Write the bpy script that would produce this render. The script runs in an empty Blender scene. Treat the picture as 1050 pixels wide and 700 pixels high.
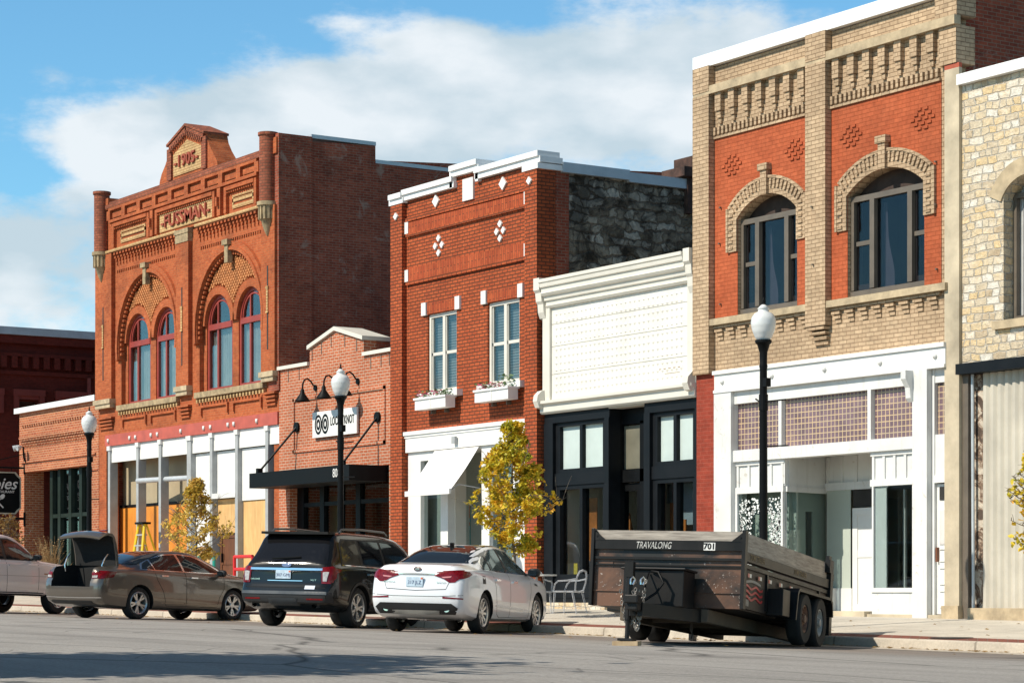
import bpy, bmesh, math, random
import numpy as np
from mathutils import Vector, Matrix
from mathutils.bvhtree import BVHTree
from mathutils.geometry import tessellate_polygon, delaunay_2d_cdt
R = math.radians
rnd = random.Random(7)
scene = bpy.context.scene
COL = scene.collection

# ------------------------------------------------------------------ camera
FPX, HOR, ZC, DC = 2400.0, 608.0, 0.7, 28.5
A0 = R(56.72)
cd = bpy.data.cameras.new('camera'); cam = bpy.data.objects.new('camera', cd); COL.objects.link(cam)
cd.sensor_width = 36; cd.lens = FPX / 1050 * 36; cd.shift_y = (HOR - 350) / 1050
cd.clip_start = 0.5; cd.clip_end = 8000
cam.location = (0, -DC, ZC); cam.rotation_euler = (R(90), 0, A0)
scene.camera = cam

# ------------------------------------------------------------------ light
SUN_EL = 43.0
SUN_AZ = 6.0            # degrees from straight in front of the facades towards their left end
sd = bpy.data.lights.new('sun', 'SUN'); sun = bpy.data.objects.new('sun', sd); COL.objects.link(sun)
sd.energy = 4.7; sd.angle = R(0.5); sd.color = (1.0, 0.925, 0.80)
sv = Vector((-math.sin(R(SUN_AZ)) * math.cos(R(SUN_EL)), -math.cos(R(SUN_AZ)) * math.cos(R(SUN_EL)), math.sin(R(SUN_EL))))
sun.rotation_euler = sv.to_track_quat('Z', 'Y').to_euler()
scene.view_settings.view_transform = 'Standard'; scene.view_settings.look = 'None'
scene.view_settings.exposure = 0.25; scene.view_settings.gamma = 1
scene.render.engine = 'CYCLES'

W = bpy.data.worlds.new('World'); scene.world = W; W.use_nodes = True
def world():
    nt = W.node_tree; N = nt.nodes; Lk = nt.links; N.clear()
    out = N.new('ShaderNodeOutputWorld'); bg = N.new('ShaderNodeBackground'); bg.inputs['Strength'].default_value = 0.064
    sky = N.new('ShaderNodeTexSky'); sky.sky_type = 'NISHITA'; sky.sun_disc = False
    sky.sun_elevation = R(SUN_EL); sky.sun_rotation = R(180 + SUN_AZ)
    sky.air_density = 1.0; sky.dust_density = 0.3; sky.ozone_density = 1.6
    tc = N.new('ShaderNodeTexCoord')
    sep = N.new('ShaderNodeSeparateXYZ'); Lk.new(tc.outputs['Generated'], sep.inputs[0])
    def M(op, a, b=None, c=None):
        n = N.new('ShaderNodeMath'); n.operation = op
        for i, v in enumerate((a, b, c)):
            if v is None: continue
            if isinstance(v, (int, float)): n.inputs[i].default_value = v
            else: Lk.new(v, n.inputs[i])
        return n.outputs[0]
    az = M('ARCTAN2', M('MULTIPLY', sep.outputs['X'], -1.0), sep.outputs['Y'])   # 0 straight into the facades, + towards the left end
    el = M('ARCSINE', sep.outputs['Z'])
    # cloud field: stretched noise over azimuth / elevation
    cmb = N.new('ShaderNodeCombineXYZ'); Lk.new(M('MULTIPLY', az, 5.0), cmb.inputs[0]); Lk.new(M('MULTIPLY', el, 10.0), cmb.inputs[1])
    def noise(scale, det, rough, off):
        v = N.new('ShaderNodeVectorMath'); v.operation = 'ADD'; Lk.new(cmb.outputs[0], v.inputs[0]); v.inputs[1].default_value = off
        n = N.new('ShaderNodeTexNoise'); n.inputs['Scale'].default_value = scale; n.inputs['Detail'].default_value = det
        n.inputs['Roughness'].default_value = rough; Lk.new(v.outputs[0], n.inputs['Vector']); return n.outputs['Fac']
    def blob(a, e, sa, se, tilt=0.0):
        da = M('SUBTRACT', az, R(a)); de = M('SUBTRACT', el, R(e))
        de = M('ADD', de, M('MULTIPLY', da, tilt))
        q = M('ADD', M('POWER', M('ABSOLUTE', M('DIVIDE', da, R(sa))), 2.0), M('POWER', M('ABSOLUTE', M('DIVIDE', de, R(se))), 2.0))
        return M('EXPONENT', M('MULTIPLY', q, -1.0))
    # picture x=0 is az 69, x=1050 is az 44.4 ; picture y=340 is el 6.4, y=0 is el 14.2
    cover = 0.0
    for a_, e_, sa, se, amp in ((61.4, 11.5, 4.3, 1.35, 1.1), (64.6, 11.4, 2.6, 1.0, .7), (66.6, 10.9, 1.6, .7, .35), (69.0, 8.6, 1.6, .7, .5), (58.6, 13.2, 1.6, .5, .4), (55.9, 12.5, 3.6, 1.2, .85), (57.3, 10.7, 5.0, .95, .75), (67.9, 7.6, 4.6, 1.55, 1.1), (64.4, 9.8, 3.6, 1.0, .8),
                                (51.2, 12.9, 4.5, 1.7, .95), (52.4, 11.5, 3.0, .8, .55), (67.9, 12.5, .6, .8, .30), (61.3, 13.6, 1.6, .28, .32), (52.6, 10.2, 1.6, .4, .35), (47.0, 7.0, 8.0, 1.5, .5)):
        cover = M('ADD', cover, M('MULTIPLY', blob(a_, e_, sa, se), amp))
    cover = M('SUBTRACT', cover, M('MULTIPLY', blob(68.4, 10.0, 1.1, 0.6), .55))
    # elsewhere in the sky the clouds follow noise alone
    n1 = noise(2.1, 10, 0.6, (3.1, 1.7, 0.0)); n2 = noise(0.5, 3, 0.5, (8.0, 5.0, 2.0))
    far = M('MULTIPLY', M('GREATER_THAN', M('ABSOLUTE', M('SUBTRACT', az, R(57))), R(22)), M('MULTIPLY', n2, 0.2))
    c = M('ADD', M('ADD', cover, far), M('MULTIPLY', M('SUBTRACT', n1, 0.5), 3.0))
    mr = N.new('ShaderNodeMapRange'); mr.interpolation_type = 'SMOOTHSTEP'
    mr.inputs['From Min'].default_value = 0.28; mr.inputs['From Max'].default_value = 0.85; Lk.new(c, mr.inputs['Value'])
    mask = mr.outputs[0]
    # cloud brightness: white crests, grey undersides
    n3 = noise(2.1, 7, 0.55, (3.1, 1.76, 0.0))
    br = N.new('ShaderNodeMapRange'); br.inputs['From Min'].default_value = -0.12; br.inputs['From Max'].default_value = 0.12
    Lk.new(M('SUBTRACT', n3, noise(2.1, 3, 0.5, (3.1, 1.98, 0.0))), br.inputs['Value'])
    cr = N.new('ShaderNodeValToRGB'); cr.color_ramp.elements[0].color = (7.6, 9.1, 10.0, 1); cr.color_ramp.elements[1].color = (11.6, 12.2, 12.6, 1)
    Lk.new(br.outputs[0], cr.inputs[0])
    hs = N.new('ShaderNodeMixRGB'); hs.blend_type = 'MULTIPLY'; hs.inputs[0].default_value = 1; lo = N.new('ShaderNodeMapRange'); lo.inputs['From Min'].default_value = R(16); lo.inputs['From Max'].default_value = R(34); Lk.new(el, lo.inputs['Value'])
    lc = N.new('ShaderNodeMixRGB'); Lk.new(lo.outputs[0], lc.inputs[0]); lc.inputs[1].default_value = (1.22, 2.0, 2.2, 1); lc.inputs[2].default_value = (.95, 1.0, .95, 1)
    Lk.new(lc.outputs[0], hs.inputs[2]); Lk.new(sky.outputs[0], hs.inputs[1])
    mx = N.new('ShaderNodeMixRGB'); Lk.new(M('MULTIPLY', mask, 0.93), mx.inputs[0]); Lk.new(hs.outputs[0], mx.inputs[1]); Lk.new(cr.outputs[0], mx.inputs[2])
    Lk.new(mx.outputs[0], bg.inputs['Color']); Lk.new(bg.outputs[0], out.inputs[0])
world()

# ------------------------------------------------------------------ measuring helpers
# a picture column / row turned into metres on a real vertical plane (the facades stand at Y = 0)
def X(u, Y=0.0):
    return -(DC + Y) * math.tan(A0 - math.atan((u - 525) / FPX))
def Z(u, v, Y=0.0):
    th = math.atan((u - 525) / FPX)
    return ZC + (HOR - v) * (DC + Y) * math.cos(th) / math.cos(A0 - th) / FPX
def side(u, v, x):      # on the plane X = x  ->  (Y, Z)
    th = math.atan((u - 525) / FPX); perp = -x / math.tan(A0 - th)
    return perp - DC, ZC + (HOR - v) * perp * math.cos(th) / math.cos(A0 - th) / FPX
def ray(u, depth):
    th = math.atan((u - 525) / FPX); r = depth / math.cos(th)
    return -r * math.sin(A0 - th), -DC + r * math.cos(A0 - th)

CURB = -4.8
def sx(x): return -0.0093 * (min(max(x, -95), 25) + 40.6)
def wall_z(x): return ZC - 0.33 + sx(x)
def curb_z(x): return ZC - 0.525 + sx(x)
def walk_z(x, y): return wall_z(x) + (curb_z(x) - wall_z(x)) * min(max(-y / -CURB, 0), 1)
def road_z(x, y):
    t = min(max((CURB - 0.15 - y), 0), 36)
    rise = 0.30 * math.sin(math.pi * min(t, 18) / 18 * 0.5) if t <= 18 else 0.30 - 0.30 * (1 - math.cos(math.pi * (t - 18) / 36))
    return curb_z(x) - 0.15 + rise

# ------------------------------------------------------------------ mesh collecting
ORG = {}
def tag(o, label=None, cat=None, group=None, kind=None):
    if label: o['label'] = label
    if cat: o['category'] = cat
    if group: o['group'] = group
    if kind: o['kind'] = kind
    return o
def empty(name, loc, label=None, cat=None, group=None, rz=0.0):
    o = bpy.data.objects.new(name, None); COL.objects.link(o); o.location = loc; o.rotation_euler = (0, 0, rz)
    o.empty_display_size = 0.3
    ORG[o] = Vector(loc)
    return tag(o, label, cat, group)
PATTERN = ('dentil', 'corbel', 'lattice', 'tooth', 'letter', 'numerals', 'number', 'boss', 'frame', 'curtain', 'leaves', 'flowers', 'crown', 'trunk', 'interior', 'room', 'hood', 'moulding', 'window', 'front', 'cutlery', 'diamond', 'panel_bars', 'lace', 'joint', 'striped', 'emblem', 'bands', 'cladding', 'chain', 'cable', 'jack', 'rim')
def pieces(mb, loose):
    """faces grouped into pieces: parts that touch (loose False) or that lie nearer than half their size (loose True)"""
    n = len(mb.v)
    if n > 12000: return None
    par = list(range(n))
    def find(i):
        while par[i] != i: par[i] = par[par[i]]; i = par[i]
        return i
    for f in mb.f:
        a = find(f[0])
        for q in f[1:]:
            b = find(q)
            if a != b: par[b] = a
    comp = {}
    for i in range(n): comp.setdefault(find(i), []).append(i)
    ks = list(comp)
    if len(ks) > 400 or len(ks) < 2: return None
    P = [np.array([mb.v[i] for i in comp[k]]) for k in ks]; lo = np.array([p.min(0) for p in P]); hi = np.array([p.max(0) for p in P]); size = (hi - lo).max(1)
    gap = np.maximum(0, np.maximum(lo[:, None] - hi[None], lo[None] - hi[:, None])); dist = np.sqrt((gap ** 2).sum(2))
    near = dist <= (np.maximum(.02, .5 * np.maximum(size[:, None], size[None])) if loose else .012)
    g = list(range(len(ks)))
    def fg(i):
        while g[i] != i: i = g[i]
        return i
    for i, j in zip(*np.nonzero(np.triu(near, 1))):
        a_, b_ = fg(int(i)), fg(int(j))
        if a_ != b_: g[b_] = a_
    lab = {k: fg(i) for i, k in enumerate(ks)}
    if not 2 <= len(set(lab.values())) <= 24: return None
    out = {}
    for fi, f in enumerate(mb.f): out.setdefault(lab[find(f[0])], []).append(fi)
    return list(out.values())
class MB:
    def build(s, name, mat, parent=None, **k):
        """one mesh object, or one object per separate piece when it is a part made of several"""
        cl = pieces(s, any(p in name for p in PATTERN)) if parent is not None else None
        if not cl: return s.build_one(name, mat, parent, **k)
        last = None
        for fis in cl:
            used = sorted({i for fi in fis for i in s.f[fi]}); mp = {o_: n_ for n_, o_ in enumerate(used)}
            q = MB(); q.v = [s.v[i] for i in used]; q.f = [[mp[i] for i in s.f[fi]] for fi in fis]; q.m = [s.m[fi] for fi in fis]; q.sm = [s.sm[fi] for fi in fis]
            last = q.build_one(name, mat, parent, **k)
        return last
    def __init__(s): s.v = []; s.f = []; s.m = []; s.sm = []; s.cm = 0; s.cs = False
    def add(s, vs, fs, T=None):
        b = len(s.v)
        s.v += [tuple(T @ Vector(p)) if T is not None else tuple(p) for p in vs]
        for f in fs: s.f.append([b + i for i in f]); s.m.append(s.cm); s.sm.append(s.cs)
        return s
    def box(s, x0, x1, y0, y1, z0, z1, T=None):
        if x0 > x1: x0, x1 = x1, x0
        if y0 > y1: y0, y1 = y1, y0
        if z0 > z1: z0, z1 = z1, z0
        return s.add([(x, y, z) for z in (z0, z1) for y in (y0, y1) for x in (x0, x1)],
                     [(0, 2, 3, 1), (4, 5, 7, 6), (0, 1, 5, 4), (2, 6, 7, 3), (0, 4, 6, 2), (1, 3, 7, 5)], T)
    def plate(s, loops, y0, y1, axis='y', T=None):
        """flat plate in XZ (axis y) / YZ (axis x) / XY (axis z) with holes, between y0 and y1"""
        fl = [p for l in loops for p in l]
        tri = tessellate_polygon([[Vector((a, b, 0)) for a, b in l] for l in loops])
        def mk(a, b, c):
            return (a, c, b) if axis == 'y' else ((c, a, b) if axis == 'x' else (a, b, c))
        n = len(fl)
        vs = [mk(a, b, y0) for a, b in fl] + [mk(a, b, y1) for a, b in fl]
        fs = []
        for t in tri:
            fs.append(tuple(t)); fs.append(tuple(n + i for i in reversed(t)))
        k = 0
        for l in loops:
            m = len(l)
            for i in range(m):
                j = (i + 1) % m; fs.append((k + i, k + j, n + k + j, n + k + i))
            k += m
        return s.add(vs, fs, T)
    def tube(s, pts, r, n=8, cap=True, T=None):
        pts = [Vector(p) for p in pts]; rs = r if isinstance(r, (list, tuple)) else [r] * len(pts)
        vs = []; fs = []; prev = None
        for i, p in enumerate(pts):
            d = (pts[min(i + 1, len(pts) - 1)] - pts[max(i - 1, 0)]).normalized()
            if prev is None: a = d.orthogonal().normalized()
            else: a = (prev - d * prev.dot(d)); a = a.normalized() if a.length > 1e-6 else d.orthogonal().normalized()
            prev = a; b = d.cross(a)
            for k in range(n):
                t = 2 * math.pi * k / n; vs.append(tuple(p + (a * math.cos(t) + b * math.sin(t)) * rs[i]))
        for i in range(len(pts) - 1):
            for k in range(n):
                q = (k + 1) % n; fs.append((i * n + k, i * n + q, (i + 1) * n + q, (i + 1) * n + k))
        if cap:
            fs.append(tuple(reversed(range(n)))); fs.append(tuple((len(pts) - 1) * n + k for k in range(n)))
        return s.add(vs, fs, T)
    def lathe(s, prof, c=(0, 0, 0), n=20, a0=0, a1=360, T=None):
        vs = []; fs = []; full = abs(a1 - a0 - 360) < 1e-6; m = n if full else n + 1
        for r_, z_ in prof:
            for k in range(m):
                t = R(a0 + (a1 - a0) * k / n); vs.append((c[0] + r_ * math.cos(t), c[1] + r_ * math.sin(t), c[2] + z_))
        for i in range(len(prof) - 1):
            for k in range(n):
                q = (k + 1) % m; fs.append((i * m + k, i * m + q, (i + 1) * m + q, (i + 1) * m + k))
        return s.add(vs, fs, T)
    def build_one(s, name, mat, parent=None, local=False, smooth=None, fix=True):
        me = bpy.data.meshes.new(name)
        off = ORG.get(parent, Vector((0, 0, 0))) if (parent and not local) else Vector((0, 0, 0))
        me.from_pydata([(p[0] - off.x, p[1] - off.y, p[2] - off.z) for p in s.v], [], s.f)
        for m_ in (mat if isinstance(mat, (list, tuple)) else [mat]): me.materials.append(m_)
        me.polygons.foreach_set('material_index', s.m)
        me.polygons.foreach_set('use_smooth', [True if smooth else x for x in s.sm])
        if fix:
            bm = bmesh.new(); bm.from_mesh(me)
            bmesh.ops.recalc_face_normals(bm, faces=bm.faces); bm.to_mesh(me); bm.free()
        me.update()
        if smooth and smooth is not True:
            try: me.set_sharp_from_angle(angle=R(smooth))
            except Exception: pass
        o = bpy.data.objects.new(name, me); COL.objects.link(o)
        if parent: o.parent = parent; ORG[o] = ORG.get(parent, Vector((0, 0, 0)))
        return o
def B(*boxes):
    m = MB()
    for b in boxes: m.box(*b)
    return m
def rect(x0, x1, z0, z1): return [(x0, z0), (x1, z0), (x1, z1), (x0, z1)]
def arch(x0, x1, z0, zs, rise=None, n=18):
    """opening outline: rectangle up to zs, then a round (rise None) or flat segmental arch"""
    w = (x1 - x0) / 2; cx = (x0 + x1) / 2
    if rise is None: rise = w
    r = (w * w + rise * rise) / (2 * rise); cz = zs + rise - r; a = math.asin(min(1, w / r))
    if rise > w: a = math.pi - a
    pts = [(x0, z0), (x1, z0)]
    for i in range(n + 1):
        t = a - 2 * a * i / n; pts.append((cx + r * math.sin(t), cz + r * math.cos(t)))
    return pts
def arc_band(cx, cz, r0, r1, a0, a1, n=24):
    o = [(cx + r1 * math.sin(R(a0 + (a1 - a0) * i / n)), cz + r1 * math.cos(R(a0 + (a1 - a0) * i / n))) for i in range(n + 1)]
    i_ = [(cx + r0 * math.sin(R(a1 + (a0 - a1) * i / n)), cz + r0 * math.cos(R(a1 + (a0 - a1) * i / n))) for i in range(n + 1)]
    return o + i_
def text_geo(txt, size, ext=0.01, off=0.0, align='CENTER', shear=0.0, sx_=1.0):
    c = bpy.data.curves.new('t', 'FONT'); c.body = txt; c.size = size; c.extrude = ext; c.offset = off; c.align_x = align; c.align_y = 'CENTER'
    c.shear = shear; c.resolution_u = 3
    o = bpy.data.objects.new('t', c); COL.objects.link(o)
    dg = bpy.context.evaluated_depsgraph_get(); me = bpy.data.meshes.new_from_object(o.evaluated_get(dg))
    vs = [(v.co.x * sx_, v.co.y, v.co.z) for v in me.vertices]; fs = [tuple(p.vertices) for p in me.polygons]
    bpy.data.objects.remove(o); bpy.data.curves.remove(c); bpy.data.meshes.remove(me)
    return vs, fs
FRONT = Matrix(((1, 0, 0, 0), (0, 0, -1, 0), (0, 1, 0, 0), (0, 0, 0, 1)))       # text plane -> facade facing -Y

# ------------------------------------------------------------------ materials
MATS = {}
class NT:
    def __init__(s, name):
        s.mat = bpy.data.materials.new(name); s.mat.use_nodes = True; s.t = s.mat.node_tree; s.N = s.t.nodes; s.L = s.t.links
        s.p = s.N['Principled BSDF']; s.tc = s.N.new('ShaderNodeTexCoord')
    def set(s, sock, v):
        i = s.p.inputs[sock]
        if hasattr(v, 'is_linked'): s.L.new(v, i)
        else: i.default_value = (*v, 1) if (isinstance(v, tuple) and len(v) == 3) else v
    def math(s, op, a, b=0.5, clamp=False):
        n = s.N.new('ShaderNodeMath'); n.operation = op; n.use_clamp = clamp
        for i, v in enumerate((a, b)):
            if isinstance(v, (int, float)): n.inputs[i].default_value = v
            else: s.L.new(v, n.inputs[i])
        return n.outputs[0]
    def noise(s, scale, det=4, rough=0.55, vec=None, dist=0.0):
        n = s.N.new('ShaderNodeTexNoise'); n.inputs['Scale'].default_value = scale; n.inputs['Detail'].default_value = det
        n.inputs['Roughness'].default_value = rough; n.inputs['Distortion'].default_value = dist
        s.L.new(vec if vec is not None else s.tc.outputs['Object'], n.inputs['Vector']); return n.outputs['Fac']
    def ramp(s, fac, *stops):
        n = s.N.new('ShaderNodeValToRGB'); e = n.color_ramp.elements
        while len(e) < len(stops): e.new(0.5)
        for i, (p, c) in enumerate(stops):
            e[i].position = p; e[i].color = (*c, 1) if isinstance(c, tuple) else (c, c, c, 1)
        s.L.new(fac, n.inputs[0]); return n.outputs[0]
    def mix(s, fac, a, b, mode='MIX'):
        n = s.N.new('ShaderNodeMixRGB'); n.blend_type = mode
        for i, v in enumerate((fac, a, b)):
            if isinstance(v, (int, float)): n.inputs[i].default_value = v
            elif isinstance(v, tuple): n.inputs[i].default_value = (*v, 1)
            else: s.L.new(v, n.inputs[i])
        return n.outputs[0]
    def wallvec(s, kx=1.0, kz=1.0):
        sp = s.N.new('ShaderNodeSeparateXYZ'); s.L.new(s.tc.outputs['Object'], sp.inputs[0])
        cb = s.N.new('ShaderNodeCombineXYZ'); s.L.new(s.math('MULTIPLY', s.math('ADD', sp.outputs[0], sp.outputs[1]), kx), cb.inputs[0])
        s.L.new(s.math('MULTIPLY', sp.outputs[2], kz), cb.inputs[1]); return cb.outputs[0]
    def bump(s, h, strength=0.5, dist=0.01):
        n = s.N.new('ShaderNodeBump'); n.inputs['Strength'].default_value = strength; n.inputs['Distance'].default_value = dist
        s.L.new(h, n.inputs['Height']); s.L.new(n.outputs[0], s.p.inputs['Normal'])
def plain(name, col, rough=0.6, metal=0.0, var=0.12, scale=3.0, bump=0.0, coat=0.0, spec=0.5):
    if name in MATS: return MATS[name]
    n = NT(name)
    f = n.noise(scale, 6, 0.6); dk = tuple(c * (1 - var * 1.6) for c in col); lt = tuple(min(1, c * (1 + var)) for c in col)
    n.set('Base Color', n.ramp(f, (0.3, dk), (0.7, lt))); n.set('Metallic', metal)
    n.set('Roughness', n.ramp(f, (0.3, max(0, rough - 0.06)), (0.7, min(1, rough + 0.06))))
    n.p.inputs['Specular IOR Level'].default_value = spec
    if coat: n.set('Coat Weight', coat); n.p.inputs['Coat Roughness'].default_value = 0.03
    if bump: n.bump(n.noise(scale * 12, 4), bump, 0.01)
    MATS[name] = n.mat; return n.mat
def brick(name, c1, c2, mortar, bw=0.21, bh=0.0677, mw=0.009, dirt=(0.03, 0.02, 0.015), dirt_amt=0.35, wear=None, bumpd=0.006, vertical=False, stain_scale=0.9):
    n = NT(name)
    sp = n.N.new('ShaderNodeSeparateXYZ'); n.L.new(n.tc.outputs['Object'], sp.inputs[0])
    h = n.math('ADD', sp.outputs[0], sp.outputs[1]); cb = n.N.new('ShaderNodeCombineXYZ')
    n.L.new(sp.outputs[2] if vertical else h, cb.inputs[0]); n.L.new(h if vertical else sp.outputs[2], cb.inputs[1])
    b = n.N.new('ShaderNodeTexBrick'); n.L.new(cb.outputs[0], b.inputs['Vector'])
    for k, v in (('Scale', 1.0), ('Brick Width', bw), ('Row Height', bh), ('Mortar Size', mw), ('Mortar Smooth', 0.3), ('Bias', 0.0)): b.inputs[k].default_value = v
    b.inputs['Color1'].default_value = (*c1, 1); b.inputs['Color2'].default_value = (*c2, 1); b.inputs['Mortar'].default_value = (*mortar, 1)
    col = b.outputs['Color']
    col = n.mix(1.0, col, n.ramp(n.noise(0.55, 5, .6), (0.3, 0.78), (0.72, 1.12)), 'MULTIPLY')
    v = n.noise(9.0, 3); col = n.mix(1.0, col, n.ramp(v, (0.3, 0.82), (0.72, 1.12)), 'MULTIPLY')
    st = n.noise(stain_scale, 6, 0.62, dist=0.4); col = n.mix(n.ramp(st, (0.5, 0.0), (0.78, dirt_amt)), col, dirt)
    if wear:
        wn = n.noise(1.7, 8, 0.7, dist=1.0); col = n.mix(n.ramp(wn, (0.58, 0.0), (0.66, wear[1])), col, wear[0])
    n.set('Base Color', col); n.set('Roughness', 0.88); n.p.inputs['Specular IOR Level'].default_value = 0.25
    hh = n.math('ADD', n.math('MULTIPLY', n.math('SUBTRACT', 1.0, b.outputs['Fac']), 1.0), n.math('MULTIPLY', n.noise(45, 3), 0.25))
    n.bump(hh, 0.9, bumpd)
    MATS[name] = n.mat; return n.mat
def stone(name, bw, bh, stops, mortar, dist=0.05, mw=0.02, black=0.0, bumpd=0.03):
    n = NT(name)
    vec = n.wallvec(); nz = n.N.new('ShaderNodeTexNoise'); nz.inputs['Scale'].default_value = 2.6; nz.inputs['Detail'].default_value = 3
    n.L.new(vec, nz.inputs['Vector'])
    va = n.N.new('ShaderNodeVectorMath'); va.operation = 'MULTIPLY_ADD'; n.L.new(nz.outputs['Color'], va.inputs[0]); va.inputs[1].default_value = (dist * 2, dist, 0); n.L.new(vec, va.inputs[2])
    b = n.N.new('ShaderNodeTexBrick'); n.L.new(va.outputs[0], b.inputs['Vector']); b.squash = 0.62; b.squash_frequency = 3; b.offset = 0.43
    for k, v in (('Scale', 1.0), ('Brick Width', bw), ('Row Height', bh), ('Mortar Size', mw), ('Mortar Smooth', 0.6), ('Bias', 0.0)): b.inputs[k].default_value = v
    b.inputs['Color1'].default_value = (0, 0, 0, 1); b.inputs['Color2'].default_value = (1, 1, 1, 1); b.inputs['Mortar'].default_value = (0.5, 0.5, 0.5, 1)
    c = n.ramp(n.math('ADD', n.math('MULTIPLY', b.outputs['Color'], 0.7), n.math('MULTIPLY', n.noise(5.0, 6, 0.7), 0.4)), *stops)
    c = n.mix(b.outputs['Fac'], c, mortar)
    c = n.mix(1.0, c, n.ramp(n.noise(14, 5, 0.7), (0.3, 0.75), (0.7, 1.15)), 'MULTIPLY')
    if black:
        c = n.mix(n.ramp(n.noise(1.3, 9, 0.72, dist=1.2), (0.42, black), (0.58, 0.0)), c, (0.012, 0.010, 0.009))
    n.set('Base Color', c); n.set('Roughness', 0.92); n.p.inputs['Specular IOR Level'].default_value = 0.2
    n.bump(n.math('ADD', n.math('SUBTRACT', 1.0, b.outputs['Fac']), n.math('MULTIPLY', n.noise(9, 8, 0.7), 1.1)), 1.0, bumpd)
    MATS[name] = n.mat; return n.mat
def glass(name, tint=(0.9, 0.95, 0.95), refl=0.22, clear=0.85, rough=0.01, wavy=0.0):
    """window glass: see-through mixed with a mirror that gets stronger at a glance"""
    n = NT(name); n.N.remove(n.p); out = n.N['Material Output']
    tr = n.N.new('ShaderNodeBsdfTransparent'); tr.inputs[0].default_value = (*[c * clear for c in tint], 1)
    gl = n.N.new('ShaderNodeBsdfGlossy'); gl.inputs['Roughness'].default_value = rough; gl.inputs[0].default_value = (0.95, 0.98, 1, 1)
    lw = n.N.new('ShaderNodeLayerWeight'); lw.inputs['Blend'].default_value = 0.5
    f = n.math('ADD', n.math('MULTIPLY', n.math('POWER', lw.outputs['Facing'], 4.0), 0.9), refl * 0.5, True)
    if wavy:
        bp = n.N.new('ShaderNodeBump'); bp.inputs['Strength'].default_value = wavy; bp.inputs['Distance'].default_value = 0.02
        n.L.new(n.noise(1.6, 2), bp.inputs['Height']); n.L.new(bp.outputs[0], gl.inputs['Normal'])
    mx = n.N.new('ShaderNodeMixShader'); n.L.new(f, mx.inputs[0]); n.L.new(tr.outputs[0], mx.inputs[1]); n.L.new(gl.outputs[0], mx.inputs[2])
    n.L.new(mx.outputs[0], out.inputs[0]); MATS[name] = n.mat; return n.mat

M_BR_ROM = brick('brick_orange_red', (0.48, 0.122, 0.040), (0.38, 0.083, 0.027), (0.43, 0.17, 0.08), mw=0.006, dirt_amt=0.5, bumpd=0.004)
M_BR_SIDE = brick('brick_dark_weathered', (0.41, 0.095, 0.050), (0.27, 0.056, 0.031), (0.32, 0.19, 0.13), mw=0.008, dirt=(0.02, 0.012, 0.01), dirt_amt=0.55, wear=((0.42, 0.32, 0.25), 0.45))
M_BR_TUR = brick('brick_turret', (0.38, 0.115, 0.062), (0.26, 0.070, 0.038), (0.17, 0.08, 0.05), mw=0.010, bh=0.075)
M_BR_YEL = brick('brick_yellow', (0.62, 0.42, 0.20), (0.54, 0.35, 0.16), (0.36, 0.17, 0.08), mw=0.008, bh=0.075, dirt_amt=0.15)
M_BR_PINK = brick('brick_salmon', (0.50, 0.150, 0.072), (0.42, 0.115, 0.052), (0.60, 0.46, 0.34), bh=0.075, mw=0.0085, dirt_amt=0.12)
M_BR_RED = brick('brick_rough_red', (0.46, 0.098, 0.032), (0.36, 0.070, 0.024), (0.13, 0.045, 0.022), bh=0.079, mw=0.013, dirt_amt=0.15, bumpd=0.012)
M_BR_SOLD = brick('brick_soldier', (0.46, 0.095, 0.032), (0.36, 0.062, 0.022), (0.17, 0.055, 0.028), bw=0.32, bh=0.075, mw=0.008, dirt_amt=0.1, vertical=True)
M_BR_TAN = brick('brick_tan', (0.54, 0.39, 0.25), (0.44, 0.31, 0.195), (0.26, 0.17, 0.10), mw=0.0075, bh=0.076, dirt_amt=0.3, dirt=(0.12, 0.08, 0.05))
M_BR_ORG = brick('brick_painted_orange', (0.47, 0.112, 0.045), (0.40, 0.090, 0.035), (0.34, 0.075, 0.026), mw=0.0065, bh=0.076, dirt_amt=0.3, dirt=(0.30, 0.10, 0.05), bumpd=0.004)
M_BR_RPAINT = brick('brick_painted_oxblood', (0.30, 0.050, 0.028), (0.25, 0.040, 0.022), (0.34, 0.08, 0.05), mw=0.008, bh=0.078, dirt_amt=0.15)
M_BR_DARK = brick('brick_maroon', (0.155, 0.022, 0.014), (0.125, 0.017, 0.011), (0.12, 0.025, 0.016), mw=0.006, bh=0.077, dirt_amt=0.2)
M_BR_ANNEX = brick('brick_annex', (0.50, 0.155, 0.065), (0.36, 0.085, 0.038), (0.58, 0.36, 0.22), mw=0.010, bh=0.076, dirt_amt=0.2)
M_STONE_L = stone('limestone_rubble', 0.28, 0.132, [(0.15, (0.48, 0.36, 0.23)), (0.4, (0.68, 0.58, 0.43)), (0.62, (0.70, 0.52, 0.29)), (0.85, (0.76, 0.70, 0.60))], (0.60, 0.54, 0.45), dist=0.13, mw=0.013, bumpd=0.05)
M_STONE_D = stone('blackened_rubble', 0.42, 0.21, [(0.2, (0.16, 0.12, 0.08)), (0.5, (0.50, 0.42, 0.32)), (0.9, (0.78, 0.71, 0.60))], (0.30, 0.24, 0.18), dist=0.40, mw=0.03, black=0.76, bumpd=0.14)
M_WHITE = plain('white_paint', (0.73, 0.72, 0.69), 0.5, var=0.04)
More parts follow.
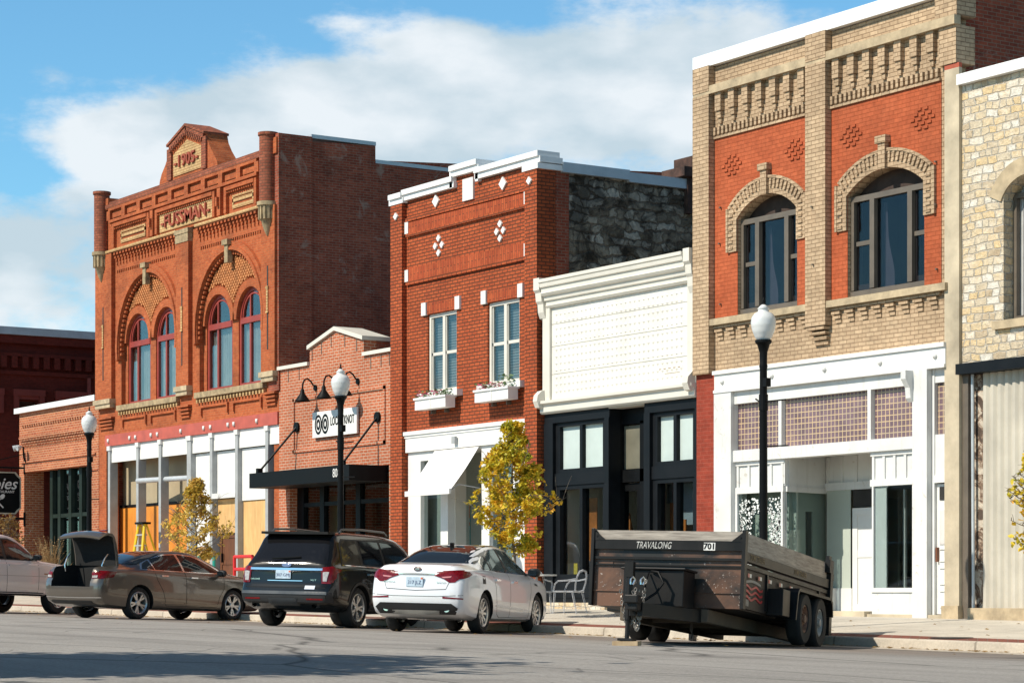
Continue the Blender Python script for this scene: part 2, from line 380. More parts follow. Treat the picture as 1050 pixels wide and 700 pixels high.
def oldwhite():
    n = NT('white_paint_old'); c = n.ramp(n.noise(1.6, 5), (.3, (.60, .60, .58)), (.7, (.70, .70, .68)))
    c = n.mix(n.ramp(n.noise(5.0, 8, .75, dist=.8), (.60, 0.0), (.66, .55)), c, (.42, .36, .28))
    mp = n.N.new('ShaderNodeMapping'); n.L.new(n.tc.outputs['Object'], mp.inputs[0]); mp.inputs['Scale'].default_value = (9, 9, .8)
    c = n.mix(n.ramp(n.noise(1.0, 5, .6, vec=mp.outputs[0]), (.56, 0.0), (.76, .40)), c, (.40, .37, .32))
    n.set('Base Color', c); n.set('Roughness', .6); n.bump(n.noise(20, 4), .2, .01); return n.mat
M_WHITE_OLD = oldwhite()
M_CREAM = plain('cream_paint', (0.66, 0.625, 0.55), 0.55, var=0.05, scale=1.5)
M_COPING = plain('coping_metal', (0.80, 0.80, 0.79), 0.45, var=0.05)
M_COPE_G = plain('grey_tin', (0.50, 0.53, 0.55), 0.4, metal=0.2, var=0.08)
M_SAND = plain('sandstone', (0.46, 0.36, 0.23), 0.85, var=0.22, scale=4, bump=0.4)
M_SANDD = plain('weathered_sandstone', (0.36, 0.27, 0.155), 0.9, var=0.3, scale=6, bump=0.5)
M_REDPAINT = plain('red_paint', (0.30, 0.042, 0.028), 0.5, var=0.12)
M_BAND = plain('faded_red_paint', (0.46, 0.095, 0.065), 0.6, var=0.12)
M_GREYMET = plain('grey_painted_iron', (0.36, 0.37, 0.37), 0.55, var=0.10)
M_BLACK = plain('black_paint', (0.006, 0.0065, 0.007), 0.5, var=0.2, spec=0.12)
M_BLUEBLK = plain('blue_black_paint', (0.009, 0.0108, 0.013), 0.5, var=0.15, spec=0.15)
M_DKGREEN = plain('dark_green_paint', (0.016, 0.026, 0.020), 0.5, var=0.15, spec=0.2)
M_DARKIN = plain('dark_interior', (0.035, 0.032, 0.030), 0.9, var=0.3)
M_DRYW = plain('bare_drywall', (0.38, 0.31, 0.20), 0.9, var=0.10, scale=1.2)
M_TAUPE = plain('taupe_paint', (0.13, 0.105, 0.08), 0.5, var=0.12)
M_CONC = plain('concrete_pilaster', (0.50, 0.42, 0.30), 0.9, var=0.22, scale=1.4, bump=0.3)
M_ROOF = plain('roof_felt', (0.05, 0.05, 0.05), 0.95)
def wood(name, c1, c2, sc=(1.0, 14.0), rough=0.7):
    n = NT(name); mp = n.N.new('ShaderNodeMapping'); n.L.new(n.tc.outputs['Object'], mp.inputs[0]); mp.inputs['Scale'].default_value = (sc[0], sc[0], sc[1]) if sc[1] > sc[0] else (sc[0], sc[0], sc[1])
    f = n.noise(2.0, 8, 0.65, vec=mp.outputs[0], dist=0.6); n.set('Base Color', n.mix(1.0, n.ramp(f, (0.32, c1), (0.68, c2)), n.ramp(n.noise(0.9, 3), (0.3, 0.8), (0.7, 1.1)), 'MULTIPLY')); n.set('Roughness', rough)
    n.bump(f, 0.3, 0.004); MATS[name] = n.mat; return n.mat
M_PLY = wood('plywood', (0.58, 0.33, 0.12), (0.74, 0.47, 0.20), (9.0, 0.9))
M_PLYO = wood('orange_board', (0.60, 0.20, 0.018), (0.72, 0.27, 0.03), (5.0, 0.8))
M_DOORW = wood('brown_door_wood', (0.085, 0.030, 0.012), (0.17, 0.06, 0.022), (9.0, 0.9))
M_GREYWOOD = wood('weathered_board', (0.22, 0.19, 0.16), (0.52, 0.46, 0.39), (1.4, 16.0))
M_GL_UP = glass('glass_upstairs', refl=0.11, clear=0.8, wavy=0.25)
M_GL_OLD = glass('glass_old_dark', tint=(.8, .82, .9), refl=0.05, clear=0.7, wavy=0.5)
M_GL_SHOP = glass('glass_shop', refl=0.05, clear=0.9)
M_GL_BLK = glass('glass_dark_shop', refl=0.12, clear=0.88)
M_CURT = plain('net_curtain', (0.60, 0.57, 0.54), 0.9, var=0.15, scale=2)
def blinds():
    n = NT('blinds'); sp = n.N.new('ShaderNodeSeparateXYZ'); n.L.new(n.tc.outputs['Object'], sp.inputs[0])
    w = n.math('FRACT', n.math('MULTIPLY', sp.outputs[2], 16.0)); n.set('Base Color', n.ramp(w, (0.0, (0.10, 0.10, 0.11)), (0.30, (0.10, 0.10, 0.11)), (0.42, (0.36, 0.36, 0.37)), (1.0, (0.44, 0.44, 0.45))))
    n.set('Roughness', 0.7); return n.mat
M_BLIND = blinds()
# ================================================================== ground
def strip(name, xs, ys, zf, mat, kind='structure', thick=None):
    m = MB(); nx, ny = len(xs), len(ys)
    m.add([(x, y, zf(x, y)) for y in ys for x in xs],
          [(j * nx + i, j * nx + i + 1, (j + 1) * nx + i + 1, (j + 1) * nx + i) for j in range(ny - 1) for i in range(nx - 1)])
    m.cs = True; m.sm = [True] * len(m.f)
    o = m.build(name, mat); tag(o, kind=kind); return o
def asphalt():
    n = NT('asphalt'); sp = n.N.new('ShaderNodeSeparateXYZ'); n.L.new(n.tc.outputs['Object'], sp.inputs[0])
    mp = n.N.new('ShaderNodeMapping'); n.L.new(n.tc.outputs['Object'], mp.inputs[0]); mp.inputs['Scale'].default_value = (0.12, 0.9, 1)
    big = n.noise(1.0, 5, 0.6, vec=mp.outputs[0], dist=0.5); fine = n.noise(28, 6, 0.75)
    c = n.ramp(big, (0.3, (0.275, 0.258, 0.238)), (0.55, (0.345, 0.325, 0.30)), (0.8, (0.40, 0.375, 0.345)))
    # browner, dirtier strip next to the gutter
    gut = n.math('MULTIPLY', n.math('ADD', sp.outputs[1], 9.2), 0.5)
    c = n.mix(n.math('MULTIPLY', n.ramp(n.math('ADD', gut, n.math('MULTIPLY', n.noise(0.6, 5), 0.5)), (0.1, 0.0), (1.0, 1.0)), 0.55), c, (0.17, 0.125, 0.098))
    c = n.mix(1.0, c, n.ramp(fine, (0.3, 0.62), (0.7, 1.28)), 'MULTIPLY')
    # sealed cracks and a patch or two
    mp2 = n.N.new('ShaderNodeMapping'); n.L.new(n.tc.outputs['Object'], mp2.inputs[0]); mp2.inputs['Scale'].default_value = (0.10, 0.34, 1)
    vo = n.N.new('ShaderNodeTexVoronoi'); vo.feature = 'DISTANCE_TO_EDGE'; vo.inputs['Scale'].default_value = 1.0
    nv = n.N.new('ShaderNodeTexNoise'); nv.inputs['Scale'].default_value = 0.8; n.L.new(mp2.outputs[0], nv.inputs['Vector'])
    va = n.N.new('ShaderNodeVectorMath'); va.operation = 'MULTIPLY_ADD'; n.L.new(nv.outputs['Color'], va.inputs[0]); va.inputs[1].default_value = (0.5, 0.5, 0); n.L.new(mp2.outputs[0], va.inputs[2])
    n.L.new(va.outputs[0], vo.inputs['Vector'])
    c = n.mix(n.ramp(vo.outputs['Distance'], (0.0, 0.75), (0.014, 0.0)), c, (0.055, 0.053, 0.05))
    c = n.mix(n.ramp(n.noise(0.45, 3, .5, dist=.8), (.60, 0.0), (.72, .35)), c, (.16, .15, .14))
    c = n.mix(n.ramp(n.noise(6.0, 6, .8), (.62, 0.0), (.70, .35)), c, (.20, .15, .11))
    vo2 = n.N.new('ShaderNodeTexVoronoi'); vo2.feature = 'DISTANCE_TO_EDGE'; vo2.inputs['Scale'].default_value = 3.1; n.L.new(va.outputs[0], vo2.inputs['Vector'])
    c = n.mix(n.math('MULTIPLY', n.ramp(vo2.outputs['Distance'], (0.0, 0.6), (0.012, 0.0)), n.ramp(n.noise(.25, 2), (.45, 0.0), (.55, 1.0))), c, (.09, .085, .08))
    n.set('Base Color', c); n.set('Roughness', 0.92); n.p.inputs['Specular IOR Level'].default_value = 0.2
    n.bump(n.math('ADD', fine, n.math('MULTIPLY', n.noise(90, 2), 0.6)), 0.8, 0.012); return n.mat
def concrete(name, base, joint=1.5):
    n = NT(name); sp = n.N.new('ShaderNodeSeparateXYZ'); n.L.new(n.tc.outputs['Object'], sp.inputs[0])
    c = n.ramp(n.noise(0.7, 7, 0.65), (0.3, tuple(b * 0.8 for b in base)), (0.7, tuple(b * 1.12 for b in base)))
    c = n.mix(1.0, c, n.ramp(n.noise(30, 4), (0.3, 0.86), (0.7, 1.08)), 'MULTIPLY')
    def j(o): 
        f = n.math('FRACT', n.math('DIVIDE', o, joint)); return n.math('LESS_THAN', f, 0.014)
    c = n.mix(n.math('MULTIPLY', n.math('MAXIMUM', j(sp.outputs[0]), j(sp.outputs[1])), 0.6), c, (0.12, 0.10, 0.08))
    st = n.noise(1.3, 8, 0.7, dist=1.0); c = n.mix(n.ramp(st, (0.55, 0.0), (0.75, 0.45)), c, (0.20, 0.16, 0.12))
    n.set('Base Color', c); n.set('Roughness', 0.9); n.bump(n.noise(40, 3), 0.3, 0.004); return n.mat
M_ASPH = asphalt(); M_WALK = concrete('sidewalk_concrete', (0.55, 0.50, 0.42)); M_CURBM = concrete('curb_concrete', (0.50, 0.44, 0.36), 3.0)
M_PAVER = brick('red_paver_strip', (0.26, 0.085, 0.06), (0.20, 0.07, 0.05), (0.2, 0.14, 0.11), bw=0.2, bh=0.1)
M_SOIL = plain('dry_ground', (0.16, 0.14, 0.10), 0.95, var=0.2, scale=0.2)
xs = [-400, -95] + [-95 + 5 * i for i in range(1, 25)] + [60, 400]
g = strip('ground', [-2500, -400, -95, 25, 400, 2500], [-2500, -300, -60, 0, 60, 300, 2500], lambda x, y: ZC - 1.6 + sx(x), M_SOIL)
strip('road', xs, [CURB - 0.15 - t for t in (0, 1, 2, 4, 6, 8, 11, 14, 18, 22, 26, 30, 36)], road_z, M_ASPH)
strip('sidewalk', xs, [CURB + 0.62, -2.4, 0.0, 30.0], lambda x, y: walk_z(x, min(y, 0)), M_WALK)
strip('paver_strip', xs, [CURB, CURB + 0.62], walk_z, M_PAVER)
mk = MB()
for i in range(len(xs) - 1):
    a, b = xs[i], xs[i + 1]; ca, cb_ = curb_z(a) + 0.004, curb_z(b) + 0.004; y0, y1 = CURB - 0.15, CURB + 0.02
    mk.add([(a, y0 - 0.03, ca - 0.3), (b, y0 - 0.03, cb_ - 0.3), (a, y0, ca - 0.02), (b, y0, cb_ - 0.02), (a, y0 + 0.025, ca), (b, y0 + 0.025, cb_), (a, y1, ca), (b, y1, cb_)],
           [(0, 1, 3, 2), (2, 3, 5, 4), (4, 5, 7, 6)])
tag(mk.build('curb', M_CURBM), kind='structure')
strip('gutter', xs, [CURB - 0.75, CURB - 0.16], lambda x, y: road_z(x, y) + 0.004 + (0.012 if y > CURB - 0.2 else 0), M_CURBM)
strip('far_sidewalk', xs, [-46, -41.02], lambda x, y: road_z(x, -40.95) + 0.13, M_WALK)

# ================================================================== building tools
def part(name, mb, mat, par, **k): return mb.build(name, mat, par, **k)
def shell(root, x0, x1, zt, mat_r, mat_l=None, depth=18, y0=0.36, top_r=None, z0=-0.6, skip_r=False):
    """side walls, back wall, roof and an upper floor behind a facade"""
    zl = zt
    if not skip_r:
        if top_r: part('side_wall', MB().plate([[(y0, z0)] + [(depth, z0)] + top_r], x1 - 0.34, x1, axis='x'), mat_r, root)
        else: part('side_wall', B((x1 - 0.34, x1, y0, depth, z0, zt)), mat_r, root)
    part('side_wall', B((x0, x0 + 0.3, y0, depth, z0, zl - 0.05)), mat_l or mat_r, root)
    part('rear_wall', B((x0 + 0.3, x1 - 0.34, depth - 0.3, depth, z0, zt - 0.1)), mat_l or mat_r, root)
    part('roof', B((x0 + 0.3, x1 - 0.34, y0, depth - 0.3, zt - 0.9, zt - 0.7)), M_ROOF, root)
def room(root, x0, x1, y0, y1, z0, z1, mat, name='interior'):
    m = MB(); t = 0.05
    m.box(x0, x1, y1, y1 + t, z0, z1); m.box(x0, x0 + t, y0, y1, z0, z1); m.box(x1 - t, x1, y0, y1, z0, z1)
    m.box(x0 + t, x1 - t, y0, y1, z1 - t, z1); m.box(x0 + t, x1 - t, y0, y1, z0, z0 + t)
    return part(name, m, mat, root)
def window(root, frame, pane_y, panes, fmat, gmat, name='window', curtain=None):
    w = part(name, frame, fmat, root)
    for (a, b, c, d) in panes:
        part('pane', B((a, b, pane_y, pane_y + 0.012, c, d)), gmat, w)
    return w
def frame_rect(x0, x1, z0, z1, y0, y1, t, bars_x=(), bars_z=(), bt=None):
    m = MB(); bt = bt or t
    m.box(x0, x0 + t, y0, y1, z0, z1); m.box(x1 - t, x1, y0, y1, z0, z1)
    m.box(x0 + t, x1 - t, y0, y1, z0, z0 + t); m.box(x0 + t, x1 - t, y0, y1, z1 - t, z1)
    for b in bars_x: m.box(b - bt / 2, b + bt / 2, y0 + 0.004, y1 - 0.004, z0 + t, z1 - t)
    for b in bars_z: m.box(x0 + t, x1 - t, y0 + 0.007, y1 - 0.007, b - bt / 2, b + bt / 2)
    return m

# ================================================================== 1905 building with the gable
def romanesque():
    x0, x1 = -66.25, -54.53
    root = empty('arched_brick_building', ((x0 + x1) / 2, 0, wall_z(-60)), 'orange brick two-storey building with paired arched windows, corner turrets and a 1905 gable', 'building')
    base = 5.45
    cL, cR = -62.62, -57.3
    wins = [cL - 0.98, cL + 0.98, cR - 0.98, cR + 0.98]; hw = 0.80
    # back layer with window holes
    holes = [arch(c - hw, c + hw, 6.28, 8.12, None, 20) for c in wins]
    part('wall', MB().plate([rect(x0, x1, base, 12.25)] + holes, 0.13, 0.45), M_BR_ROM, root)
    # front layer with the two tall arched recesses
    rr = 1.98
    rec = [arch(c - rr, c + rr, 6.02, 8.0, None, 28) for c in (cL, cR)]
    part('wall_face', MB().plate([rect(x0, x1, base, 10.88)] + rec, 0.0, 0.128), M_BR_ROM, root)
    # hood mouldings with a toothed inner edge
    for c in (cL, cR):
        m = MB(); m.plate([arc_band(c, 8.0, rr - 0.0, rr + 0.26, -100, 100, 36)], -0.09, 0.0)
        m.plate([arc_band(c, 8.0, rr + 0.02, rr + 0.12, -100, 100, 36)], -0.14, -0.088)
        for k in range(46):
            a = -96 + 192 * k / 45; T = Matrix.Translation((c, 0, 8.0)) @ Matrix.Rotation(R(a), 4, 'Y')
            m.box(-0.035, 0.035, -0.05, 0.03, rr - 0.10, rr + 0.004, T)
        part('arch_hood', m, M_BR_ROM, root, smooth=None)
        k = MB(); k.box(c - 0.10, c + 0.10, -0.17, -0.02, 9.66, 10.14); k.box(c - 0.17, c + 0.17, -0.22, -0.02, 10.14, 10.28)
        part('keystone', k, M_SANDD, root)
        # lattice brickwork in the tympanum
        m = MB(); hs = [cx for cx in wins if abs(cx - c) < 2]
        st = 0.15; i = 0; z = 8.1
        while z < 9.95:
            xx = c - 2.0 + (st / 2 if i % 2 else 0)
            while xx < c + 2.0:
                ok = math.hypot(xx - c, z - 8.0) < rr - 0.14 and all(math.hypot(xx - h, z - 8.12) > 0.80 + 0.26 for h in hs)
                if ok: m.plate([[(xx, z - 0.048), (xx + 0.048, z), (xx, z + 0.048), (xx - 0.048, z)]], 0.045, 0.128)
                xx += st
            z += st / 2; i += 1
        part('lattice_brickwork', m, plain('lattice_tan', (.52, .21, .075), .9, var=.2, scale=5), root)
    # window surrounds, frames, panes
    for c in wins:
        part('window_arch', MB().plate([arc_band(c, 8.12, hw, hw + 0.22, -90, 90, 24)], 0.05, 0.128), M_BR_ROM, root)
        f = MB(); out = arch(c - hw + 0.002, c + hw - 0.002, 6.282, 8.12, None, 20)
        inn = arch(c - hw + 0.10, c + hw - 0.10, 6.38, 8.12, None, 20)
        f.plate([out, inn], 0.16, 0.26)
        f.box(c - hw + 0.1, c + hw - 0.1, 0.14, 0.26, 7.98, 8.14)
        f.box(c - 0.22, c - 0.13, 0.165, 0.255, 6.38, 7.98)
        f.box(c - 0.21, c - 0.15, 0.165, 0.255, 8.14, 8.72)
        f.plate([arc_band(c, 8.14, 0.60, 0.64, -90, 90, 20)], 0.168, 0.252)
        w = part('window', f, M_REDPAINT, root)
        part('pane', MB().plate([inn], 0.20, 0.212), M_GL_UP, w)
        m = MB(); n = 40
        for i in range(n):
            a = c - hw + 0.05 + (2 * hw - 0.1) * i / n; b = a + (2 * hw - 0.1) / n; wv = lambda q: 0.32 + 0.03 * math.sin(q * 42) 
            m.add([(a, wv(a), 6.3), (b, wv(b), 6.3), (b, wv(b), 7.95), (a, wv(a), 7.95)], [(0, 1, 2, 3)])
        part('curtain', m, M_CURT, w)
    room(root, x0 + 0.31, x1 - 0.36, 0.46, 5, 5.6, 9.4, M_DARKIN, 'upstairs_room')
    # sills with dentils and panels under them
    for c in (cL, cR):
        m = MB(); m.box(c - 2.08, c + 2.08, -0.13, 0.16, 6.12, 6.275); part('window_sill', m, M_SANDD, root)
        m = MB()
        for k in range(22): xx = c - 2.0 + 4.0 * k / 21; m.box(xx - 0.045, xx + 0.045, -0.08, 0.0, 5.99, 6.115)
        part('dentil_course', m, M_BR_YEL, root)
        m = MB()
        for s in (-1, 1):
            a, b = c + s * 1.0 - 0.85, c + s * 1.0 + 0.85
            m.box(a, b, -0.06, 0, 5.84, 5.90); m.box(a, a + 0.07, -0.06, 0, 5.62, 5.84); m.box(b - 0.07, b, -0.06, 0, 5.62, 5.84)
        part('panel_moulding', m, M_BR_ROM, root)
    # piers
    for a, b in ((x0, -65.05), (-60.55, -59.74), (-54.98 - 0.33, x1 + 0.0)):
        m = MB(); m.box(a, b, -0.13, 0.0, 6.52, 10.86)
        part('pier', m, M_BR_ROM, root)
        c = (a + b) / 2
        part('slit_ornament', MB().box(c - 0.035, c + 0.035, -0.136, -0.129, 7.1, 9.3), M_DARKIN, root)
        m = MB(); m.box(c - 0.045, c + 0.045, -0.155, -0.136, 8.1, 8.75); m.box(c - 0.07, c + 0.07, -0.165, -0.136, 8.7, 8.76); m.box(c - 0.07, c + 0.07, -0.165, -0.136, 8.06, 8.10)
        part('slit_bar', m, M_BR_YEL, root)
        m = MB(); m.box(a - 0.02, b + 0.02, -0.20, 0.0, 6.38, 6.52); m.box(a + 0.05, b - 0.04, -0.16, 0.0, 6.26, 6.38)
        part('pier_pedestal', m, M_SAND, root)
        m = MB()
        for k in range(4): m.box(a + 0.03 + 0.03 * k, b - 0.02 - 0.03 * k, -0.13 + 0.025 * k, 0.0, 5.93 - 0.10 * k, 5.985 - 0.10 * k)
        part('pier_corbel', m, M_BR_ROM, root)
    part('capital', B((-60.60, -59.69, -0.17, 0.0, 10.80, 10.93), (-60.56, -59.73, -0.15, 0.0, 10.56, 10.798)), M_SANDD, root)
    # stepped corbel tables below the string course
    m = MB()
    for a, b in ((-65.0, -60.6), (-59.35, -55.6)):
        n = int((b - a) / 0.21)
        for k in range(n):
            xx = a + (b - a) * (k + 0.5) / n
            for j in range(4): m.box(xx - 0.055 + 0.025 * j, xx + 0.055 + 0.0 * j, -0.11 + 0.025 * j, 0.0, 10.78 - 0.10 * j, 10.845 - 0.10 * j)
        m.box(a, b, -0.10, 0.0, 10.85, 10.88)
    part('corbel_table', m, M_BR_ROM, root)
    part('string_course', B((x0 + 0.5, -60.57, -0.14, 0.13, 10.885, 10.96), (-59.35, x1 - 0.4, -0.14, 0.13, 10.885, 10.96)), M_BR_YEL, root)
    m = MB()
    for a, b in ((-64.9, -60.7), (-59.2, -55.5)):
        n = int((b - a) / 0.13)
        for k in range(n): xx = a + (b - a) * k / n; m.box(xx, xx + 0.06, -0.03, 0, 10.26, 10.32)
        m.box(a, b, -0.03, 0, 10.322, 10.345)
    part('tooth_course', m, M_BR_ROM, root)
    # frieze: three panels
    part('frieze', B((x0, x1, -0.02, 0.128, 10.96, 12.25)), M_BR_ROM, root)
    def panel(a, b, nm):
        m = MB(); m.box(a, b, -0.14, -0.02, 11.62, 11.72); m.box(a - 0.14, a, -0.12, -0.02, 11.02, 11.72); m.box(b, b + 0.14, -0.12, -0.02, 11.02, 11.72)
        n = int((b - a) / 0.12)
        for k in range(n): m.box(a + (b - a) * k / n, a + (b - a) * k / n + 0.06, -0.10, -0.02, 11.55, 11.62)
        part(nm, m, M_BR_ROM, root)
    panel(-64.9, -62.55, 'panel_moulding'); panel(-61.85, -58.25, 'panel_moulding'); panel(-57.4, -55.75, 'panel_moulding')
    for a, b in ((-64.55, -62.8), (-57.15, -55.9)):
        part('striped_panel', B((a, b, -0.05, -0.02, 11.10, 11.20), (a, b, -0.05, -0.02, 11.27, 11.37), (a, b, -0.05, -0.02, 11.41, 11.46), (a, a + 0.06, -0.05, -0.02, 11.2, 11.41), (b - 0.06, b, -0.05, -0.02, 11.2, 11.41)), M_BR_YEL, root)
    part('name_panel', B((-61.8, -58.3, -0.05, -0.02, 11.04, 11.55)), M_BR_YEL, root)
    m = MB(); vs, fs = text_geo('-FUSSMAN-', 0.50, 0.03, 0.006, sx_=1.0); w = max(v[0] for v in vs) - min(v[0] for v in vs)
    m.add(vs, fs, Matrix.Translation((-60.05, -0.075, 11.295)) @ FRONT @ Matrix.Scale(3.15 / w, 4, (1, 0, 0))); part('name_letters', m, plain('carved_brick_letters', (0.32, 0.065, 0.032), 0.8), root)
    # little posts between the panels
    m = MB()
    for c in (-62.2, -57.82):
        m.box(c - 0.10, c + 0.10, -0.14, -0.02, 11.0, 11.75); m.box(c - 0.05, c + 0.05, -0.22, -0.14, 11.25, 11.5)
    part('frieze_post', m, M_BR_ROM, root)
    # row of small sunk panels under the parapet
    m = MB(); a, b, n = -65.3, -55.6, 9
    m.box(a, b, -0.12, -0.02, 11.78, 11.86)
    m.box(a, b, -0.12, -0.02, 12.14, 12.22)
    for k in range(n + 1): xx = a + (b - a) * k / n; m.box(xx - 0.12, xx + 0.12, -0.12, -0.02, 11.86, 12.14)
    part('parapet_panels', m, M_BR_ROM, root)
    m = MB()
    for k in range(n): xx = a + (b - a) * (k + 0.5) / n; m.box(xx - 0.36, xx + 0.36, -0.06, -0.02, 11.92, 12.06)
    part('panel_bars', m, M_BR_ROM, root)
    m = MB(); m.box(x0 + 0.7, x1 - 0.8, -0.12, 0.40, 12.23, 12.34); m.box(x0 + 0.7, x1 - 0.8, -0.07, 0.36, 12.34, 12.42)
    part('parapet_coping', m, M_BR_TUR, root)
    # corner turrets
    for c in (X(104.5, -.12), X(275, -.12)):
        m = MB(); m.cs = True; m.lathe([(0.0, 12.78), (0.27, 12.78), (0.27, 12.70), (0.235, 12.68), (0.235, 10.95)], (c, -0.12, 0), 28); part('turret', m, M_BR_TUR, root, smooth=40)
        m = MB(); m.cs = True; m.lathe([(0.0, 10.96), (0.30, 10.96), (0.30, 10.86), (0.235, 10.84), (0.22, 10.50), (0.19, 10.48), (0.12, 10.25), (0.04, 10.08), (0.0, 10.06)], (c, -0.12, 0), 24)
        for k in range(14):
            T = Matrix.Translation((c, -0.12, 0)) @ Matrix.Rotation(R(360 / 14 * k), 4, 'Z'); m.cs = False; m.box(0.19, 0.265, -0.028, 0.028, 10.50, 10.86, T)
        part('turret_bracket', m, M_SANDD, root, smooth=40)
        part('turret_block', B((c - 0.10, x1 + .04, -0.10, 0.5, 12.2, 12.62) if c > -60 else (x0, c + 0.42, -0.10, 0.5, 12.2, 12.55)), M_BR_ROM, root)
    # gable
    gx = -60.0
    prof = [(-61.9, 12.40), (-58.1, 12.40), (-58.15, 12.55), (-58.28, 12.72), (-58.52, 12.95), (-58.72, 13.2), (-58.80, 13.42), (gx, 13.83), (-61.2, 13.42), (-61.28, 13.2), (-61.48, 12.95), (-61.74, 12.72), (-61.85, 12.55)]
    part('gable', MB().plate([prof], -0.02, 0.62), M_BR_ROM, root)
    m = MB()
    for s in (-1, 1):
        T = Matrix.Translation((gx, 0, 13.84)) @ Matrix.Rotation(s * math.atan2(0.41, 1.2), 4, 'Y')
        m.box(0 if s > 0 else -1.28, 1.28 if s > 0 else 0, -0.12, 0.66, -0.02, 0.05, T)
        for k in range(10): m.box(s * (0.1 + 0.115 * k) - 0.03, s * (0.1 + 0.115 * k) + 0.03, -0.12, -0.02, -0.26, -0.14, T)
        m.box(min(0, s * 1.2), max(0, s * 1.2), -0.09, -0.02, -0.14, -0.03, T)
    m.box(-61.26, -60.98, -0.08, -0.02, 12.45, 13.34); m.box(-59.02, -58.74, -0.08, -0.02, 12.45, 13.34)
    part('gable_moulding', m, M_BR_TUR, root)
    part('date_panel', MB().plate([[(-60.9, 12.52), (-59.1, 12.52), (-59.1, 13.14), (gx, 13.44), (-60.9, 13.14)]], -0.045, -0.02), M_BR_YEL, root)
    m = MB(); vs, fs = text_geo('-1905-', 0.46, 0.025, 0.008); w = max(v[0] for v in vs) - min(v[0] for v in vs)
    m.add(vs, fs, Matrix.Translation((gx, -0.07, 12.88)) @ FRONT @ Matrix.Scale(1.55 / w, 4, (1, 0, 0))); part('date_numerals', m, MATS['carved_brick_letters'], root)
    # painted beam, header, iron columns
    part('painted_beam', B((x0 + 0.55, x1, -0.05, 0.40, 5.12, 5.45)), M_BAND, root)
    part('wall_foot', B((x0, x0 + 0.55, 0.0, 0.4, wall_z(x0) - 0.3, 5.45)), M_BR_ROM, root)
    m = MB(); m.cs = True
    for u in (113, 135, 141, 157, 163.5, 187.5, 211, 218, 236, 242, 265.5):
        c = X(u); m.lathe([(0, -0.05), (0.05, -0.045), (0.05, 0)], (0, 0, 0), 8, T=Matrix.Translation((c, -0.05, 5.28)) @ Matrix.Rotation(R(-90), 4, 'X') @ Matrix.Scale(-1, 4, (0, 0, 1)))
        m.box(c - 0.045, c + 0.045, -0.09, -0.05, 5.22, 5.33)
    part('beam_rosettes', m, M_WHITE, root)
    cols = [(112, 121), (141, 150), (164, 173), (193, 204), (216.5, 225), (242.5, 252), (273.5, 282)]
    hd = MB(); cx = [X(a) for a, _ in cols]
    for i in range(len(cx)):
        a = cx[i] + 0.13; b = cx[i + 1] if i + 1 < len(cx) else x1
        hd.box(a, b, 0.02, 0.06, 4.62, 5.118)
    part('white_header', hd, M_WHITE, root)
    for i, c in enumerate(cx):
        m = MB(); wd = 0.16 if i != 3 else 0.26
        m.box(c - 0.03, c - 0.03 + wd, -0.03, 0.22, wall_z(c) - 0.1, 5.118)
        cb = part('iron_column', m, M_GREYMET, root)
        m = MB(); m.box(c - 0.06, c + wd, -0.06, 0.22, 4.98, 5.116); m.box(c - 0.05, c + wd - 0.01, -0.05, 0.3, wall_z(c), wall_z(c) + 0.25)
        part('column_cap', m, M_WHITE_OLD, cb)
    part('end_pier', B((-54.9, x1, 0.05, 0.4, wall_z(x1) - 0.3, 5.118)), M_BR_ROM, root)
    # unfinished shop interior, boards and sheets
    gz = wall_z(-60)
    part('shop_floor', B((x0 + 0.35, x1 - 0.35, 0.4, 8, gz - 0.25, gz - 0.02)), M_CONC, root)
    part('shop_ceiling', B((x0 + 0.35, x1 - 0.35, 0.45, 8, 5.3, 5.4)), M_DRYW, root)
    part('drywall', B((x0 + 0.36, cx[3], 0.62, 0.68, gz, 5.3)), M_DRYW, root)
    part('orange_board', B((x0 + 0.38, cx[3] - 0.1, 0.52, 0.56, gz, 3.28)), M_PLYO, root)
    part('board_cap', B((x0 + 0.38, cx[3] - 0.1, 0.50, 0.60, 3.28, 3.36)), M_BLACK, root)
    part('spacer_tube', MB().tube([(cx[1] + 0.35, -0.15, 3.98), (cx[3] - 0.1, 0.45, 3.98)], 0.08, 10), M_COPE_G, root, smooth=40)
    part('white_sheet', B((cx[3] + 0.2, cx[4], 0.12, 0.15, 2.0, 4.6), (cx[4] + 0.12, cx[5], 0.12, 0.15, 3.45, 4.6), (cx[5] + 0.12, cx[6], 0.10, 0.13, 3.2, 4.6)), M_WHITE, root)
    part('plywood_sheet', B((cx[3] + 0.2, cx[4], 0.16, 0.18, gz, 1.99), (cx[4] + 0.12, cx[5], 0.14, 0.16, 2.35, 3.28), (cx[5] + 0.12, cx[6], 0.14, 0.16, gz, 3.19)), M_PLY, root)
    part('transom_bar', B((cx[4] + 0.12, cx[5], -0.04, 0.16, 3.30, 3.44)), M_WHITE_OLD, root)
    d = part('door', frame_rect(cx[4] + 0.14, cx[5], gz, 2.34, 0.20, 0.26, 0.12, (), ((gz + 1.0),)), M_DOORW, root)
    part('door_panel', B((cx[4] + 0.25, cx[5] - 0.1, 0.225, 0.24, gz + 0.1, 2.25)), M_DOORW, d); part('handle', B((cx[4] + 0.33, cx[4] + 0.36, 0.14, 0.2, gz + 1.0, gz + 1.25)), M_BLACK, d)
    # side walls
    yA, zA = side(298, 144, x1); yB, zB = side(383, 149.4, x1); yC, zC_ = side(385, 164.5, x1); yD, zD = side(480, 168.4, x1)
    dz = (zC_ - zD) / (yD - yC)
    shell(root, x0, x1, 12.3, M_BR_SIDE, top_r=[(18, zC_ - dz * (18 - yC)), (yC, zC_), (yC, zB), (0.36, zA + 0.02)])
